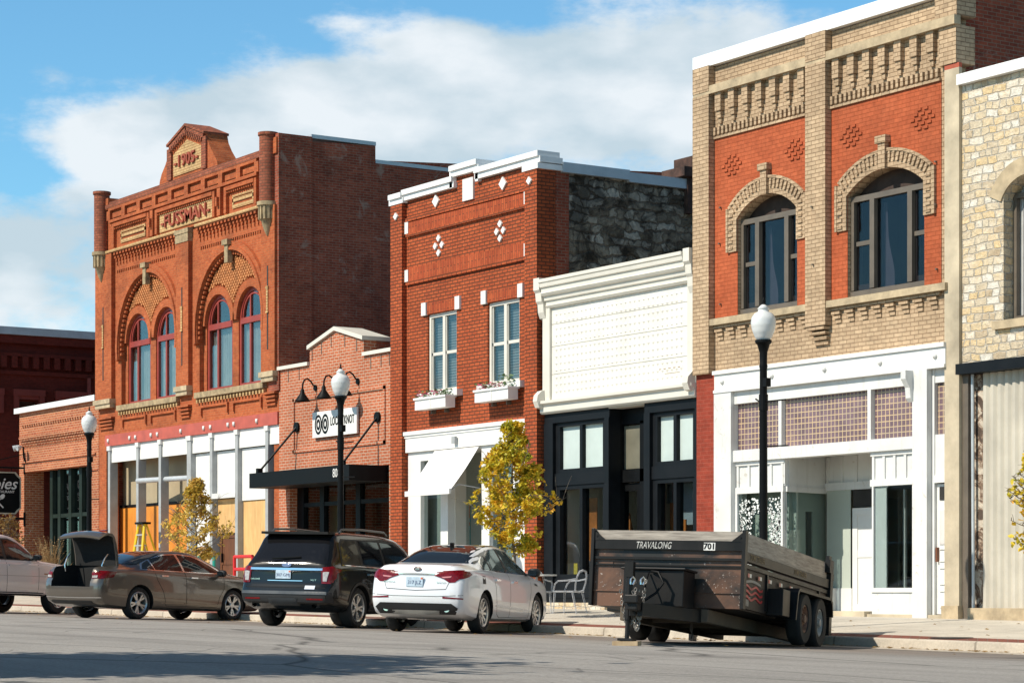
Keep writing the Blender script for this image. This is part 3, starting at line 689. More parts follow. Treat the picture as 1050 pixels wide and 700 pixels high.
    m = MB(); m.box(x1 - 0.36, x1 + 0.03, 0.95, yC, zB + 0.0, zB + 0.10); m.box(x1 - 0.36, x1 + 0.02, yC, 12, zC_ - 0.08, zC_ + 0.02)
    part('wall_coping', m, M_COPE_G, root)
    part('corner_pier', B((x1 - 0.5, x1 + 0.08, -0.05, 0.95, 6.0, 12.72)), M_BR_SIDE, root)
    return root
romanesque()

# ================================================================== low annex on the left and the maroon building behind
def annex():
    x0, x1 = -72.75, -66.28
    root = empty('low_brick_annex', ((x0 + x1) / 2, 0, wall_z(-69)), 'single-storey salmon brick shop with a white coping and dark green framed front', 'building')
    gz = wall_z(-70) - 0.3; zt = 6.55
    zo = Z(60, 480)
    part('wall', MB().plate([[(x0, gz), (x0 + 0.42, gz), (x0 + 0.42, zo), (x1 - 0.62, zo), (x1 - 0.62, gz), (x1, gz), (x1, zt), (x0, zt)]], 0.0, 0.36), M_BR_ANNEX, root)
    part('coping', B((x0 - 0.12, x1 - 0.02, -0.14, 0.42, zt, zt + 0.17)), M_COPING, root)
    m = MB(); n = 46
    for k in range(n):
        xx = x0 + 0.3 + (x1 - x0 - 0.6) * k / n
        for j in range(3): m.box(xx, xx + 0.07, -0.10 + 0.028 * j, 0.0, 5.62 - 0.09 * j, 5.69 - 0.09 * j)
    m.box(x0 + 0.2, x1 - 0.2, -0.10, 0, 5.70, 5.78)
    part('corbel_table', m, M_BR_ANNEX, root)
    m = MB(); m.box(x0 + 0.2, x1 - 0.2, -0.05, 0, 4.92, 4.98)
    for k in range(30): xx = x0 + 0.3 + 5.9 * k / 30; m.box(xx, xx + 0.1, -0.05, 0, 6.1, 6.16)
    part('brick_bands', m, M_BR_ANNEX, root)
    # recessed front: pier, maroon return and green frames
    yr = side(45, 500, x0 + .42)[0]; part('return_wall', B((x0 + .1, x0 + 0.42, 0.362, yr, gz, 4.9)), M_BR_ANNEX, root)
    part('maroon_panel', B((x0 + .1, x0 + 0.42, yr, 4.0, gz, 4.9), (x0 + .3, X(54, .3), 3.0, 3.1, gz, 4.9)), M_BR_DARK, root)
    f = MB()
    for u in (54, 62, 73, 84): c = X(u, 0.3); f.box(c - 0.11, c + 0.11, 0.25, 0.50, gz, 4.9)
    f.box(X(54, .3), x1 - 0.65, 0.26, 0.48, 3.1, 3.22); f.box(X(54, .3), x1 - 0.65, 0.24, 0.5, gz, gz + 0.9)
    fr = part('shop_window', f, M_DKGREEN, root); part('pane', B((X(54, .3), x1 - 0.65, 0.36, 0.375, gz + 0.9, 4.9)), M_GL_BLK, fr)
    room(root, X(54, .3), x1 - 0.4, 0.9, 7, gz, 5.2, M_DARKIN)
    shell(root, x0, x1, 6.5, M_BR_ANNEX)
annex()
def maroon():
    xw = -77.0; root = empty('maroon_brick_building', (xw - 5, 8, wall_z(-77)), 'tall dark maroon brick building with a grey roof edge at the far left', 'building')
    ya, za = side(0, 341, xw); yb, zb = side(98, 345, xw); zt = (za + zb) / 2 - 0.1
    wh = []
    tops = [side(16.5, 411, xw), side(62, 411, xw)]
    ws = []
    for ua, ub in ((-9, -3), (19, 39), (62, 87), (110, 130)):
        y0_, z0_ = side(ua, 418, xw); y1_, _ = side(ub, 418, xw); ws.append((y0_, y1_))
    zt_w = side(60, 411, xw)[1]
    holes = [rect(a, b, zt_w - 2.3, zt_w) for a, b in ws if a > -0.5]
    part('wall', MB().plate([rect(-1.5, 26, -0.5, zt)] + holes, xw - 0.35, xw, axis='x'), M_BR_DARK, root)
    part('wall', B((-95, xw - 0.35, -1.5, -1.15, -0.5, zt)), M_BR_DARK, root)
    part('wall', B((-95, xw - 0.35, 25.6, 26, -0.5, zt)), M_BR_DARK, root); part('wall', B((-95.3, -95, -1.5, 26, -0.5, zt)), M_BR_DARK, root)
    part('roof', B((-95, xw - 0.35, -1.15, 25.6, zt - 0.6, zt - 0.4)), M_ROOF, root)
    part('roof_edge', B((-95.4, xw + 0.32, -1.8, 26.3, zt, zt + 0.26)), M_COPE_G, root)
    m = MB(); m.box(xw, xw + 0.22, -1.5, 26, zt - 0.28, zt - 0.004); m.box(xw, xw + 0.10, -1.5, 26, zt - 1.35, zt - 1.22); m.box(xw, xw + 0.16, -1.5, 26, zt - 0.72, zt - 0.62)
    for k in range(70): y = -1.4 + 0.39 * k; m.box(xw, xw + 0.20, y, y + 0.20, zt - 1.12, zt - 0.72)
    part('cornice', m, M_BR_DARK, root)
    for a, b in ws:
        if a < -0.5: continue
        w = part('window', frame_like_x(xw - 0.2, a, b, zt_w - 2.3, zt_w), M_BR_DARK, root)
        part('pane', B((xw - 0.17, xw - 0.155, a + 0.06, b - 0.06, zt_w - 2.24, zt_w - 0.06)), M_GL_BLK, w)
        m = MB(); m.box(xw, xw + 0.14, a - 0.22, b + 0.22, zt_w + 0.12, zt_w + 0.34); m.box(xw, xw + 0.08, a - 0.14, b + 0.14, zt_w, zt_w + 0.12)
        for q in (a - 0.2, b + 0.02): m.box(xw, xw + 0.12, q, q + 0.18, zt_w - 0.5, zt_w + 0.12)
        part('window_hood', m, plain('maroon_trim', (0.20, 0.03, 0.02), 0.6), root)
    y_, _ = side(90, 400, xw)
    part('downpipe', MB().tube([(xw + 0.1, y_, -0.4), (xw + 0.1, y_, zt - 1.35)], 0.07, 8), MATS['maroon_trim'], root)
    part('room', B((-94.9, xw - 0.6, -1.0, 25.5, 1, 1.1), (xw - 2.0, xw - 1.9, -1, 25.5, 1.1, zt - 1)), M_DARKIN, root)
def frame_like_x(x, a, b, z0, z1):
    m = MB(); t = 0.06
    m.box(x, x + 0.08, a, a + t, z0, z1); m.box(x, x + 0.08, b - t, b, z0, z1); m.box(x, x + 0.08, a + t, b - t, z0, z0 + t); m.box(x, x + 0.08, a + t, b - t, z1 - t, z1)
    m.box(x + 0.004, x + 0.076, a + t, b - t, (z0 + z1) / 2 - 0.03, (z0 + z1) / 2 + 0.03); return m
maroon()

# ================================================================== small salmon brick shop with canopy
def knot_shop():
    x0, x1 = -54.52, -48.56
    root = empty('gabled_brick_shop', ((x0 + x1) / 2, 0, wall_z(-51)), 'narrow single-storey salmon brick shop with a stepped gable and black canopy', 'building')
    gz = wall_z(-51) - 0.3; zs = 6.52; zg0, zg1 = 6.92, 7.28
    a, b, c = -52.84, -51.46, -50.06
    ox0, ox1, oz = X(297), X(399), Z(399, 476)
    out = [(x0, gz), (ox0, gz), (ox0, oz), (ox1, oz), (ox1, gz), (x1, gz), (x1, zs), (c, zs), (c, zg0), (b, zg1), (a, zg0), (a, zs), (x0, zs)]
    part('wall', MB().plate([out], 0.0, 0.36), M_BR_PINK, root)
    m = MB(); m.box(x0, a - 0.02, -0.07, 0.40, zs, zs + 0.09); m.box(c + 0.02, x1, -0.07, 0.40, zs, zs + 0.09)
    for p, q in (((a - 0.04, zg0), (b, zg1)), ((b, zg1), (c + 0.04, zg0))):
        m.plate([[p, q, (q[0], q[1] + 0.10), (p[0], p[1] + 0.10)]], -0.07, 0.75)
    part('coping', m, M_CREAM, root)
    part('gable_block', MB().plate([[(a, zs), (c, zs), (c, zg0), (b, zg1), (a, zg0)]], 0.361, 0.72), M_BR_SIDE, root)
    # thin dark flashing joints under the coping and the sunk sign field
    m = MB()
    for q in (-54.0, -53.4, -52.7, -52.2, -51.7, -51.0, -50.4, -49.7, -49.2, -48.8):
        zt_ = zs if (q < a or q > c) else zg0 + (zg1 - zg0) * (1 - abs(q - b) / (b - a)); m.box(q - 0.012, q + 0.012, -0.012, 0, zt_ - 0.33, zt_ - 0.03)
    part('joint_lines', m, M_TAUPE, root)
    m = MB(); p0, p1, q0, q1 = X(301), X(395.5), 4.32, 5.72
    for (aa, bb, cc, dd) in ((p0, p1, q1 - 0.08, q1), (p0, p1, q0, q0 + 0.08), (p0, p0 + 0.08, q0, q1), (p1 - 0.08, p1, q0, q1)): m.box(aa, bb, -0.035, 0, cc, dd)
    part('panel_moulding', m, M_BR_PINK, root)
    # sign
    sg = empty('shop_sign', (X(346), -0.06, 4.99), 'white shop sign with two black ring emblems between the gooseneck lamps and the canopy', 'sign')
    sa, sb, sz0, sz1 = X(323.5), X(369), 4.64, 5.29
    part('board', B((sa, sb, -0.09, -0.04, sz0, sz1)), M_WHITE, sg)
    m = MB()
    for cc in (sa + 0.32, sa + 0.68):
        m.plate([[(cc + 0.19 * math.cos(t * math.pi / 14) * 0.95, 4.965 + 0.25 * math.sin(t * math.pi / 14)) for t in range(28)], [(cc + 0.14 * math.cos(t * math.pi / 14) * 0.95, 4.965 + 0.19 * math.sin(t * math.pi / 14)) for t in range(28)]], -0.098, -0.09)
        m.plate([[(cc + 0.10 * math.cos(t * math.pi / 14), 4.965 + 0.14 * math.sin(t * math.pi / 14)) for t in range(28)], [(cc + 0.045 * math.cos(t * math.pi / 14), 4.965 + 0.07 * math.sin(t * math.pi / 14)) for t in range(28)]], -0.098, -0.09)
    vs, fs = text_geo('LOCK & KNOT', 0.30, 0.004, 0.004, 'LEFT'); w = max(v[0] for v in vs)
    m.add(vs, fs, Matrix.Translation((sa + 0.95, -0.094, 5.0)) @ FRONT @ Matrix.Scale(1.22 / w, 4, (1, 0, 0)))
    vs, fs = text_geo('BOUTIQUE', 0.07, 0.003, 0.0, 'LEFT')
    part('lettering', m, M_BLACK, sg)
    # canopy
    cz1, cz0 = Z(399, 476) - 0.02, Z(399, 476) - 0.40; out_y = -1.05
    cx0, cx1 = X(262, out_y) - 0.35, x1 - 0.36
    cp = part('canopy', B((cx0, cx1, out_y, 0.0, cz0, cz1)), M_BLACK, root)
    m = MB(); vs, fs = text_geo('808', 0.30, 0.004, 0.0); m.add(vs, fs, Matrix.Translation((cx1 - 0.62, out_y - 0.006, (cz0 + cz1) / 2)) @ FRONT @ Matrix.Scale(0.8, 4, (1, 0, 0)))
    part('house_number', m, M_WHITE, cp)
    m = MB()
    for mx, cx_ in ((-53.5, cx0 + 0.35), (-49.34, -49.45)):
        m.tube([(mx, -0.03, 4.98), (cx_, out_y + 0.12, cz1 + 0.05)], 0.028, 8); m.tube([(mx, 0, 4.98), (mx, -0.06, 4.98)], 0.13, 12); m.box(cx_ - 0.06, cx_ + 0.06, out_y + 0.04, out_y + 0.18, cz1, cz1 + 0.12)
    part('tie_rod', m, M_BLACK, cp)
    # shopfront behind
    f = MB(); ys = 0.30
    f.box(ox0, ox0 + 0.35, ys - 0.08, ys + 0.06, gz, oz); f.box(ox1 - 0.12, ox1, ys - 0.08, ys + 0.06, gz, oz)
    for u in (333, 370): cc = X(u, ys); f.box(cc - 0.12, cc + 0.10, ys - 0.08, ys + 0.06, gz, oz - 0.1)
    f.box(ox0, ox1, ys - 0.07, ys + 0.05, Z(340, 516, ys) - 0.05, Z(340, 516, ys) + 0.05); f.box(ox0, ox1, ys - 0.07, ys + 0.05, gz, gz + 0.6); f.box(ox0, ox1, ys - 0.08, ys + 0.06, oz - 0.18, oz)
    cc = X(352, ys); f.box(cc - 0.03, cc + 0.03, ys - 0.05, ys + 0.04, gz, oz - 0.1)
    sw = part('shop_window', f, M_BLACK, root); part('pane', B((ox0 + 0.3, ox1 - 0.1, ys, ys + 0.012, gz + 0.6, oz - 0.15)), M_GL_BLK, sw)
    part('paper_blind', B((X(338, .5), X(351, .5), 0.5, 0.51, 1.0, 3.2)), plain('brown_paper', (0.26, 0.18, 0.08), 0.9), root)
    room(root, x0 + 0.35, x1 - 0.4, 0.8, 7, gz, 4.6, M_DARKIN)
    shell(root, x0 + 0.12, x1, 6.45, M_BR_PINK)
    # gooseneck lamps
    for i, u in enumerate((324, 346, 367.5)):
        c = X(u); zz = 5.98
        l = empty('gooseneck_lamp', (c, 0, zz), 'black gooseneck lamp on the brick wall, ' + ('left one clear of the sign' if i == 0 else 'middle one beside the globe' if i == 1 else 'right one partly behind the street lamp globe'), 'wall lamp', 'gooseneck lamps over the shop sign')
        pts = [(c, -0.02, zz - 0.0), (c, -0.08, zz + 0.0), (c, -0.15, zz + 0.10), (c, -0.24, zz + 0.16), (c, -0.33, zz + 0.13), (c, -0.38, zz + 0.02), (c, -0.39, zz - 0.12)]
        part('arm', MB().tube(pts, 0.022, 8), M_BLACK, l, smooth=40)
        part('wall_plate', MB().tube([(c, 0, zz - 0.06), (c, -0.04, zz - 0.06)], 0.075, 12), M_BLACK, l)
        m = MB(); m.cs = True; m.lathe([(0.03, 0), (0.05, -0.04), (0.06, -0.12), (0.19, -0.30), (0.20, -0.32), (0.18, -0.31), (0.05, -0.13), (0.0, -0.12)], (c, -0.39, zz - 0.10), 18)
        part('lamp_shade', m, M_BLACK, l)
knot_shop()
# ================================================================== red brick two-storey shop with flower boxes
def flower_shop():
    x0, x1 = -48.54, -42.24
    root = empty('red_brick_shop', ((x0 + x1) / 2, 0, wall_z(-45)), 'red brick two-storey shop with white diamond ornaments and white stepped coping', 'building')
    gz = wall_z(-45) - 0.3; base = 4.50
    lp = (-48.54, -48.02)
    wn = [(-47.03, -45.74), (-44.42, -43.12)]
    outline = [(x0, gz), (-47.98, gz), (-47.98, base), (-42.72, base), (-42.72, gz), (x1, gz), (x1, 10.02), (-42.72, 10.02), (-42.72, 10.06), (-44.76, 10.06), (-44.76, 10.26), (-45.80, 10.26), (-45.80, 10.02), (x0, 10.02)]
    part('wall', MB().plate([outline] + [rect(a, b, 5.38, 7.23) for a, b in wn], 0.0, 0.36), M_BR_RED, root)
    part('pier', B((x0, -48.0, -0.13, 0, gz, 9.98), ), M_BR_RED, root); part('pier', B((-42.72, x1, -0.13, 0, gz, 10.02)), M_BR_RED, root)
    m = MB()
    for (a, b, z, dy) in ((x0 - 0.06, -47.95, 9.98, -0.16), (-48.05, -45.72, 10.03, -0.12), (-45.90, -44.66, 10.27, -0.12), (-44.83, x1 + 0.08, 10.07, -0.12), (-42.80, x1 + 0.06, 9.93, -0.17)):
        hh = 0.12 if z == 9.93 else 0.13
        m.box(a, b, dy + 0.02, 0.50, z, z + hh)
        if z != 9.93: m.box(a + 0.04, b - 0.03, dy - 0.03, 0.44, z + hh, z + hh + 0.12)
    m.box(-45.9, -45.78, -0.10, 0.4, 10.02, 10.3); m.box(-44.8, -44.68, -0.10, 0.4, 10.02, 10.3)
    part('coping', m, M_COPING, root)
    m = MB(); m.box(-47.95, -42.75, -0.045, 0, 9.02 + 0.22, 9.5); m.box(-47.95, -42.75, -0.045, 0, 8.10, 8.40)
    for a, b in wn: m.box(a + 0.02, b - 0.02, -0.03, 0, 7.24, 7.50)
    part('soldier_course', m, M_BR_SOLD, root)
    part('recess_line', B((-47.95, -42.75, -0.07, 0, 9.52, 9.60), (-47.95, -42.75, -0.06, -0.0, 9.16, 9.235), (-47.95, -42.75, -0.06, 0, 8.02, 8.095)), M_BR_RED, root)
    m = MB()
    for q in (9.24, 8.10): m.box(-48.0, -47.84, -0.06, 0, q, q + 0.28); m.box(-42.86, -42.72, -0.06, 0, q, q + 0.28)
    for a, b in wn: m.box(a - 0.20, a + 0.0, -0.06, 0, 7.22, 7.52); m.box(b + 0.0, b + 0.20, -0.06, 0, 7.22, 7.52)
    m.box(X(476), X(486.7), -0.05, 0, 9.66, 10.16)
    def dia(u, v, w, h, y=-0.04):
        cx, cz = X(u, 0), Z(u, v, 0); m.plate([[(cx - w, cz), (cx, cz - h), (cx + w, cz), (cx, cz + h)]], y, 0)
    dia(447.7, 206.3, 0.15, 0.15); dia(516.4, 188.3, 0.15, 0.15); dia(411.3, 222.6, 0.10, 0.09, -0.17); dia(548.4, 186, 0.10, 0.09, -0.17)
    for u, v in ((450.5, 251.8), (513.5, 237)):
        for du, dv in ((0, -7.5), (0, 7.5), (-3.4, 0.8), (3.4, -0.8)): dia(u + du, v + dv, 0.085, 0.085)
    part('ornament', m, M_WHITE, root)
    for i, (a, b) in enumerate(wn):
        cx = (a + b) / 2
        f = frame_rect(a + 0.003, b - 0.003, 5.382, 7.228, 0.05, 0.15, 0.08, (cx,), (), 0.11)
        for p, q in ((a + 0.09, cx - 0.05), (cx + 0.05, b - 0.09)):
            f.box(p, q, 0.08, 0.13, 6.26, 6.33); f.box(p, p + 0.03, 0.08, 0.13, 5.47, 7.14); f.box(q - 0.03, q, 0.08, 0.13, 5.47, 7.14)
        w = window(root, f, 0.10, [(a + 0.09, cx - 0.055, 5.47, 7.14), (cx + 0.055, b - 0.09, 5.47, 7.14)], M_CREAM, M_GL_UP)
        part('blind', B((a + 0.06, b - 0.06, 0.20, 0.21, 5.4, 7.2)), M_BLIND, w)
        part('window_sill', B((a - 0.22, b + 0.26, -0.16, 0.2, 5.24, 5.38)), M_WHITE, root)
        # flower box is bolted below the sill
        fb = part('flower_box', MB().box(a + 0.05, b + 0.12, -0.38, -0.12, 4.97, 5.22).box(a + 0.02, b + 0.15, -0.41, -0.10, 5.20, 5.25).box(cx + .06, cx + 0.10, -0.39, -0.38, 4.97, 5.20), M_WHITE, root)
        lm = MB(); pk = MB()
        for k in range(150):
            xx = rnd.uniform(a - 0.1, b); hgt = (0.16 if (i == 0 or xx < b - 0.45) else 0.30); p = Vector((xx + .12, rnd.uniform(-0.38, -0.16), 5.24 + rnd.random() * hgt))
            T = Matrix.Translation(p) @ Matrix.Rotation(rnd.random() * 6, 4, 'Z') @ Matrix.Rotation(rnd.uniform(-1, 1), 4, 'X')
            tgt = pk if (rnd.random() < 0.42 and (xx < b - 0.45)) else lm
            s = 0.045; tgt.add([(-s, 0, 0), (0, -s * 0.6, 0.01), (s, 0, 0), (0, s * 0.6, 0.02)], [(0, 1, 2, 3)], T)
        part('leaves', lm, plain('box_plant_green', (0.09, 0.17, 0.04), 0.6, var=0.4, scale=20), fb, fix=False)
        part('flowers', pk, plain('pink_petals', (0.60, 0.10, 0.20), 0.6, var=0.3, scale=20), fb, fix=False)
        m = MB()
        for q in (cx - 0.3, cx + 0.3): m.box(q - 0.01, q + 0.03, -0.12, 0, 4.88, 4.97)
        part('bracket', m, M_TAUPE, fb)
    room(root, x0 + 0.4, x1 - 0.4, 0.5, 4, 4.9, 7.8, M_DARKIN, 'upstairs_room')
    # white timber shopfront
    a, b = -47.97, -42.73
    part('header', B((a, b, -0.05, 0.3, 4.04, 4.44), (a - 0.03, b + 0.04, -0.10, 0.3, 4.44, 4.53), (a - 0.02, b + 0.02, -0.07, 0.3, 4.38, 4.438)), M_WHITE, root)
    part('house_lamp', B((X(468), X(471.5), -0.14, -0.08, 4.14, 4.30)), M_GREYMET, root)
    f = MB(); zt = 4.04
    def post(u0, u1, y0=0.02, y1=0.22): f.box(X(u0), X(u1), y0, y1, gz, zt)
    post(417.8, 430.5); post(451, 458.5); post(493, 501); post(525, 543.8)
    f.box(X(430.5), X(451), 0.02, 0.2, zt - 0.22, zt); f.box(X(430.5), X(451), 0.02, 0.2, gz, gz + 0.75)
    f.box(X(501), X(525), 0.02, 0.2, zt - 0.22, zt); f.box(X(501), X(525), 0.02, 0.2, gz, gz + 0.75)
    f.box(X(458.5), X(493), 0.05, 1.1, zt - 0.06, zt)
    sf = part('shopfront', f, M_WHITE, root)
    for u0, u1 in ((430.5, 451), (501, 525)): part('pane', B((X(u0), X(u1), 0.12, 0.132, gz + 0.75, zt - 0.22)), M_GL_SHOP, sf)
    part('window_backing', B((X(430.5, .45), X(452, .45), .45, .47, gz + .6, 3.6), (X(501, .45), X(526, .45), .45, .47, gz + .6, 3.6)), plain('grey_green_backing', (.30, .34, .31), .8, var=.06, scale=.8), root)
    d = part('door', frame_rect(X(470, 1.0), X(488, 1.0), gz, 3.1, 1.0, 1.06, 0.12), M_WHITE, root)
    part('pane', B((X(470, 1) + .12, X(488, 1) - .12, 1.02, 1.035, gz + 0.3, 3.0)), M_GL_SHOP, d)
    part('recess_wall', B((X(456), X(459), 0.22, 1.1, gz, zt), (X(494), X(497), 0.22, 1.1, gz, zt)), M_CREAM, root)
    part('side_pane', B((X(473, .5), X(493, .5), 0.5, 0.515, gz + 0.3, zt - 0.1)), M_GL_SHOP, root)
    part('recess_frame', B((X(472, .5), X(473.5, .5), 0.47, 0.55, gz, zt - 0.06), (X(460.5, .5), X(472, .5), 0.52, 0.56, gz, zt - 0.06)), M_CREAM, root)
    po = empty('shop_poster', (X(479, .6), 0.6, 1.7), 'teal and orange poster hanging in the window beside the white awning', 'poster')
    pa, pb = X(473, .6), X(482, .6)
    part('sheet', B((pa, pb, 0.60, 0.62, 1.0, 2.75)), plain('teal_ink', (0.03, 0.30, 0.30), 0.6, var=0.1), po)
    part('orange_band', B((pa, pb, 0.588, 0.60, 2.45, 2.75), (pa, pb, 0.588, 0.60, 2.28, 2.36)), plain('orange_ink', (0.65, 0.18, 0.06), 0.6), po)
    part('pale_shape', MB().plate([[(pa + .1, 1.5), (pb - .1, 1.5), (pb - .1, 1.9), (pb - .16, 2.1), ((pa + pb) / 2, 2.2), (pa + .16, 2.1), (pa + .1, 1.9)]], 0.59, 0.60), M_WHITE, po)
    room(root, x0 + 0.4, x1 - 0.4, 1.3, 7, gz, 4.3, plain('pale_shop_wall', (0.28, 0.31, 0.28), 0.9))
    # sloping awning
    aw = empty('window_awning', (X(470), 0, 4.0), 'white sloping fabric awning over the left shop window', 'awning')
    t0, t1 = X(449.5), X(492); oy = -0.78; fz = Z(440, 503, oy)
    fa, fb_ = X(417.7, oy), X(458.6, oy)
    T0, T1, F0, F1 = (t0 - 0.12, -0.03, 4.02), (t1, -0.03, 4.02), (t0 - 0.12, oy, fz), (t1, oy, fz)
    m = MB(); n = 8
    vs = []; 
    for i in range(n + 1):
        for j in range(n + 1):
            s, t = i / n, j / n; y = -0.03 + (oy + 0.03) * t; z = 4.02 + (fz - 4.02) * t - 0.035 * math.sin(math.pi * t); x = T0[0] + (T1[0] - T0[0]) * s
            vs += [(x, y, z)]
    fs = [(i * (n + 1) + j, i * (n + 1) + j + 1, (i + 1) * (n + 1) + j + 1, (i + 1) * (n + 1) + j) for i in range(n) for j in range(n)]
    m.add(vs, fs); m.add([(x, y, z - 0.012) for x, y, z in vs], [tuple(reversed(f_)) for f_ in fs])
    part('canvas', m, plain('white_canvas', (0.82, 0.80, 0.78), 0.8, var=0.03), aw, smooth=True)
    part('front_bar', B((T0[0] - 0.02, T1[0] + 0.02, oy - 0.05, oy + 0.01, fz - 0.10, fz + 0.02)), M_WHITE, aw)
    part('arm', MB().tube([(T1[0] - 0.03, oy, fz - 0.03), (T1[0] - 0.03, -0.55, fz + 0.12), (T1[0] - 0.03, 0.02, fz + 0.05)], 0.015, 6), M_GREYMET, aw)
    vs, fs = text_geo('RUDE', 0.34, 0.003, -0.004); sl = math.atan2(4.02 - fz, -oy)
    T = Matrix.Translation(((T0[0] + T1[0]) / 2 - 0.02, oy * 0.66, 4.02 + (fz - 4.02) * 0.66 - 0.015)) @ Matrix.Rotation(sl, 4, 'X')
    part('lettering', MB().add(vs, fs, T), plain('faint_grey_print', (0.52, 0.53, 0.54), 0.8), aw)
    # side of the building: brick return then blackened rubble
    y1_, z1_ = side(575, 170, x1); yE, zE = side(709, 188.5, x1)
    sl_ = (zE - 9.95) / (yE - 0.9)
    part('brick_return', B((x1 - 0.36, x1 + 0.0, 0.37, 0.72, gz, 10.0)), M_BR_SIDE, root)
    shell(root, x0 + 0.05, x1 - 0.02, 9.6, M_STONE_D, M_BR_SIDE, y0=0.73, top_r=[(18, 9.85), (0.73, 9.95)], depth=18)
    part('side_coping', B((x1 - 0.42, x1 + 0.10, 0.50, 2.3, 9.90, 10.12), (x1 - 0.42, x1 + 0.08, 2.3, 18.1, 9.86, 10.08)), M_COPE_G, root)
    ya, za = side(711, 185, x1); 
    part('chimney', B((x1 - 0.5, x1 + 0.12, ya - 0.25, ya + 1.2, 9.3, 10.35), (x1 - 0.6, x1 + 0.22, ya - 0.1, ya + 1.2, 10.35, 10.62), (x1 - 0.6, x1 + 0.25, ya - 0.45, ya + 1.0, 10.12, 10.33)), plain('sooty_brick', (.07, .035, .025), .9, var=.5, scale=5, bump=.6), root)
flower_shop()

# ================================================================== pressed-metal front with the black shopfront
def metal_front():
    x0, x1 = -42.20, -36.70
    root = empty('black_front_shop', ((x0 + x1) / 2, 0, wall_z(-39)), 'single-storey shop with a cream pressed-metal upper front over black timber windows', 'building')
    gz = wall_z(-39) - 0.3
    # stamped metal field
    n = NT('pressed_tin'); 
    n.set('Base Color', n.ramp(n.noise(1.2, 5), (0.3, (0.66, 0.63, 0.57)), (0.7, (0.78, 0.75, 0.69)))); n.set('Roughness', 0.5); tin = n.mat
    sp = n.N.new('ShaderNodeSeparateXYZ'); n.L.new(n.tc.outputs['Object'], sp.inputs[0])
    lines = n.math('LESS_THAN', n.math('FRACT', n.math('DIVIDE', sp.outputs[2], 0.64)), 0.02)
    n.bump(n.math('SUBTRACT', n.noise(2.0, 3), n.math('MULTIPLY', lines, 1.0)), 0.5, 0.02)
    m = MB(); m.box(x0 + 0.35, x1 - 0.28, 0.0, 0.30, 4.86, 6.88)
    part('tin_panel', m, tin, root)
    m = MB(); m.cs = False; st = 0.158; rows = 13; colsn = int((x1 - x0 - 0.8) / st)
    for j in range(rows):
        for i in range(colsn):
            cx = x0 + 0.45 + st * (i + 0.5); cz = 4.98 + st * 0.95 * (j + 0.5); r_ = 0.058 if j % 4 != 3 else 0.040
            m.add([(cx - r_, 0, cz), (cx, 0, cz - r_), (cx + r_, 0, cz), (cx, 0, cz + r_), (cx, -0.022, cz)], [(0, 1, 4), (1, 2, 4), (2, 3, 4), (3, 0, 4)])
    m.v = [(x, y - 0.001, z) for x, y, z in m.v]
    part('stamped_bosses', m, tin, root, fix=False)
    for q in (5.42, 6.02, 6.50): part('sheet_seam', B((x0 + .36, x1 - .29, -.004, .002, q, q + .012)), plain('seam_shadow', (.34, .31, .26), .8, var=.3, scale=6), root)
    part('rust_streak', B((x1 - 1.3, x1 - .5, -.003, .001, 5.22, 5.235), (x1 - 1.1, x1 - .6, -.003, .001, 5.12, 5.13)), plain('rust_line', (.30, .20, .12), .9), root)
    # side stiles and cornice
    part('stile', B((x0 + 0.08, x0 + 0.352, -0.06, 0.3, 4.86, 6.9)), M_CREAM, root); part('stile', B((x1 - 0.282, x1, -0.06, 0.3, 4.86, 6.9)), M_CREAM, root)
    prof = [(y * .62, z) for y, z in [(0.0, 7.47), (-0.46, 7.47), (-0.46, 7.40), (-0.42, 7.38), (-0.40, 7.30), (-0.33, 7.28), (-0.33, 7.20), (-0.36, 7.17), (-0.30, 7.12), (-0.22, 7.10), (-0.20, 7.02), (-0.13, 7.00), (-0.13, 6.93), (-0.16, 6.91), (-0.10, 6.86), (0.0, 6.86)]]
    part('cornice', MB().plate([prof], x0 + 0.24, x1 - 0.2, axis='x'), M_CREAM, root)
    br = [(y * .42, z) for y, z in [(0.0, 7.52), (-0.56, 7.52), (-0.56, 7.26), (-0.44, 7.20), (-0.40, 7.02), (-0.30, 6.96), (-0.27, 6.78), (-0.16, 6.66), (0.0, 6.62)]]
    part('cornice_bracket', MB().plate([br], x0 - 0.02, x0 + 0.20, axis='x'), M_CREAM, root)
    part('cornice_bracket', MB().plate([br], x1 - 0.20, x1 + 0.0, axis='x'), M_CREAM, root)
    part('parapet', B((x0, x1, 0.0, 0.3, 6.9, 7.46)), M_CREAM, root)
    pr = [(0.3, 4.86), (-0.18, 4.86), (-0.18, 4.80), (-0.10, 4.76), (-0.10, 4.62), (-0.06, 4.58), (0.3, 4.58)]
    part('lower_moulding', MB().plate([pr], x0 + 0.04, x1, axis='x'), M_CREAM, root)
    part('corner_scroll', MB().plate([[(0, 5.12), (-0.14, 5.08), (-0.24, 4.98), (-0.26, 4.86), (-0.2, 4.72), (0, 4.68)]], x0 + 0.0, x0 + 0.16, axis='x').plate([[(0, 5.12), (-0.14, 5.08), (-0.24, 4.98), (-0.26, 4.86), (-0.2, 4.72), (0, 4.68)]], x1 - 0.2, x1 - 0.02, axis='x'), M_CREAM, root)
    # black timber front: two bays and a set-back door
    f = MB(); top = 4.575
    L0, L1, R0, R1 = x0 + 0.04, X(624), X(660), x1 - 0.02
    f.box(L0, L1, 0.02, 0.30, top - 0.20, top); f.box(R0, R1, 0.02, 0.30, top - 0.20, top)
    for c0, c1 in ((L0, L0 + 0.34), (L1 - 0.16, L1), (R0, R0 + 0.20), (R1 - 0.10, R1)): f.box(c0, c1, 0.0, 0.30, gz, top - 0.2)
    zb0, zb1 = 3.02, 3.28
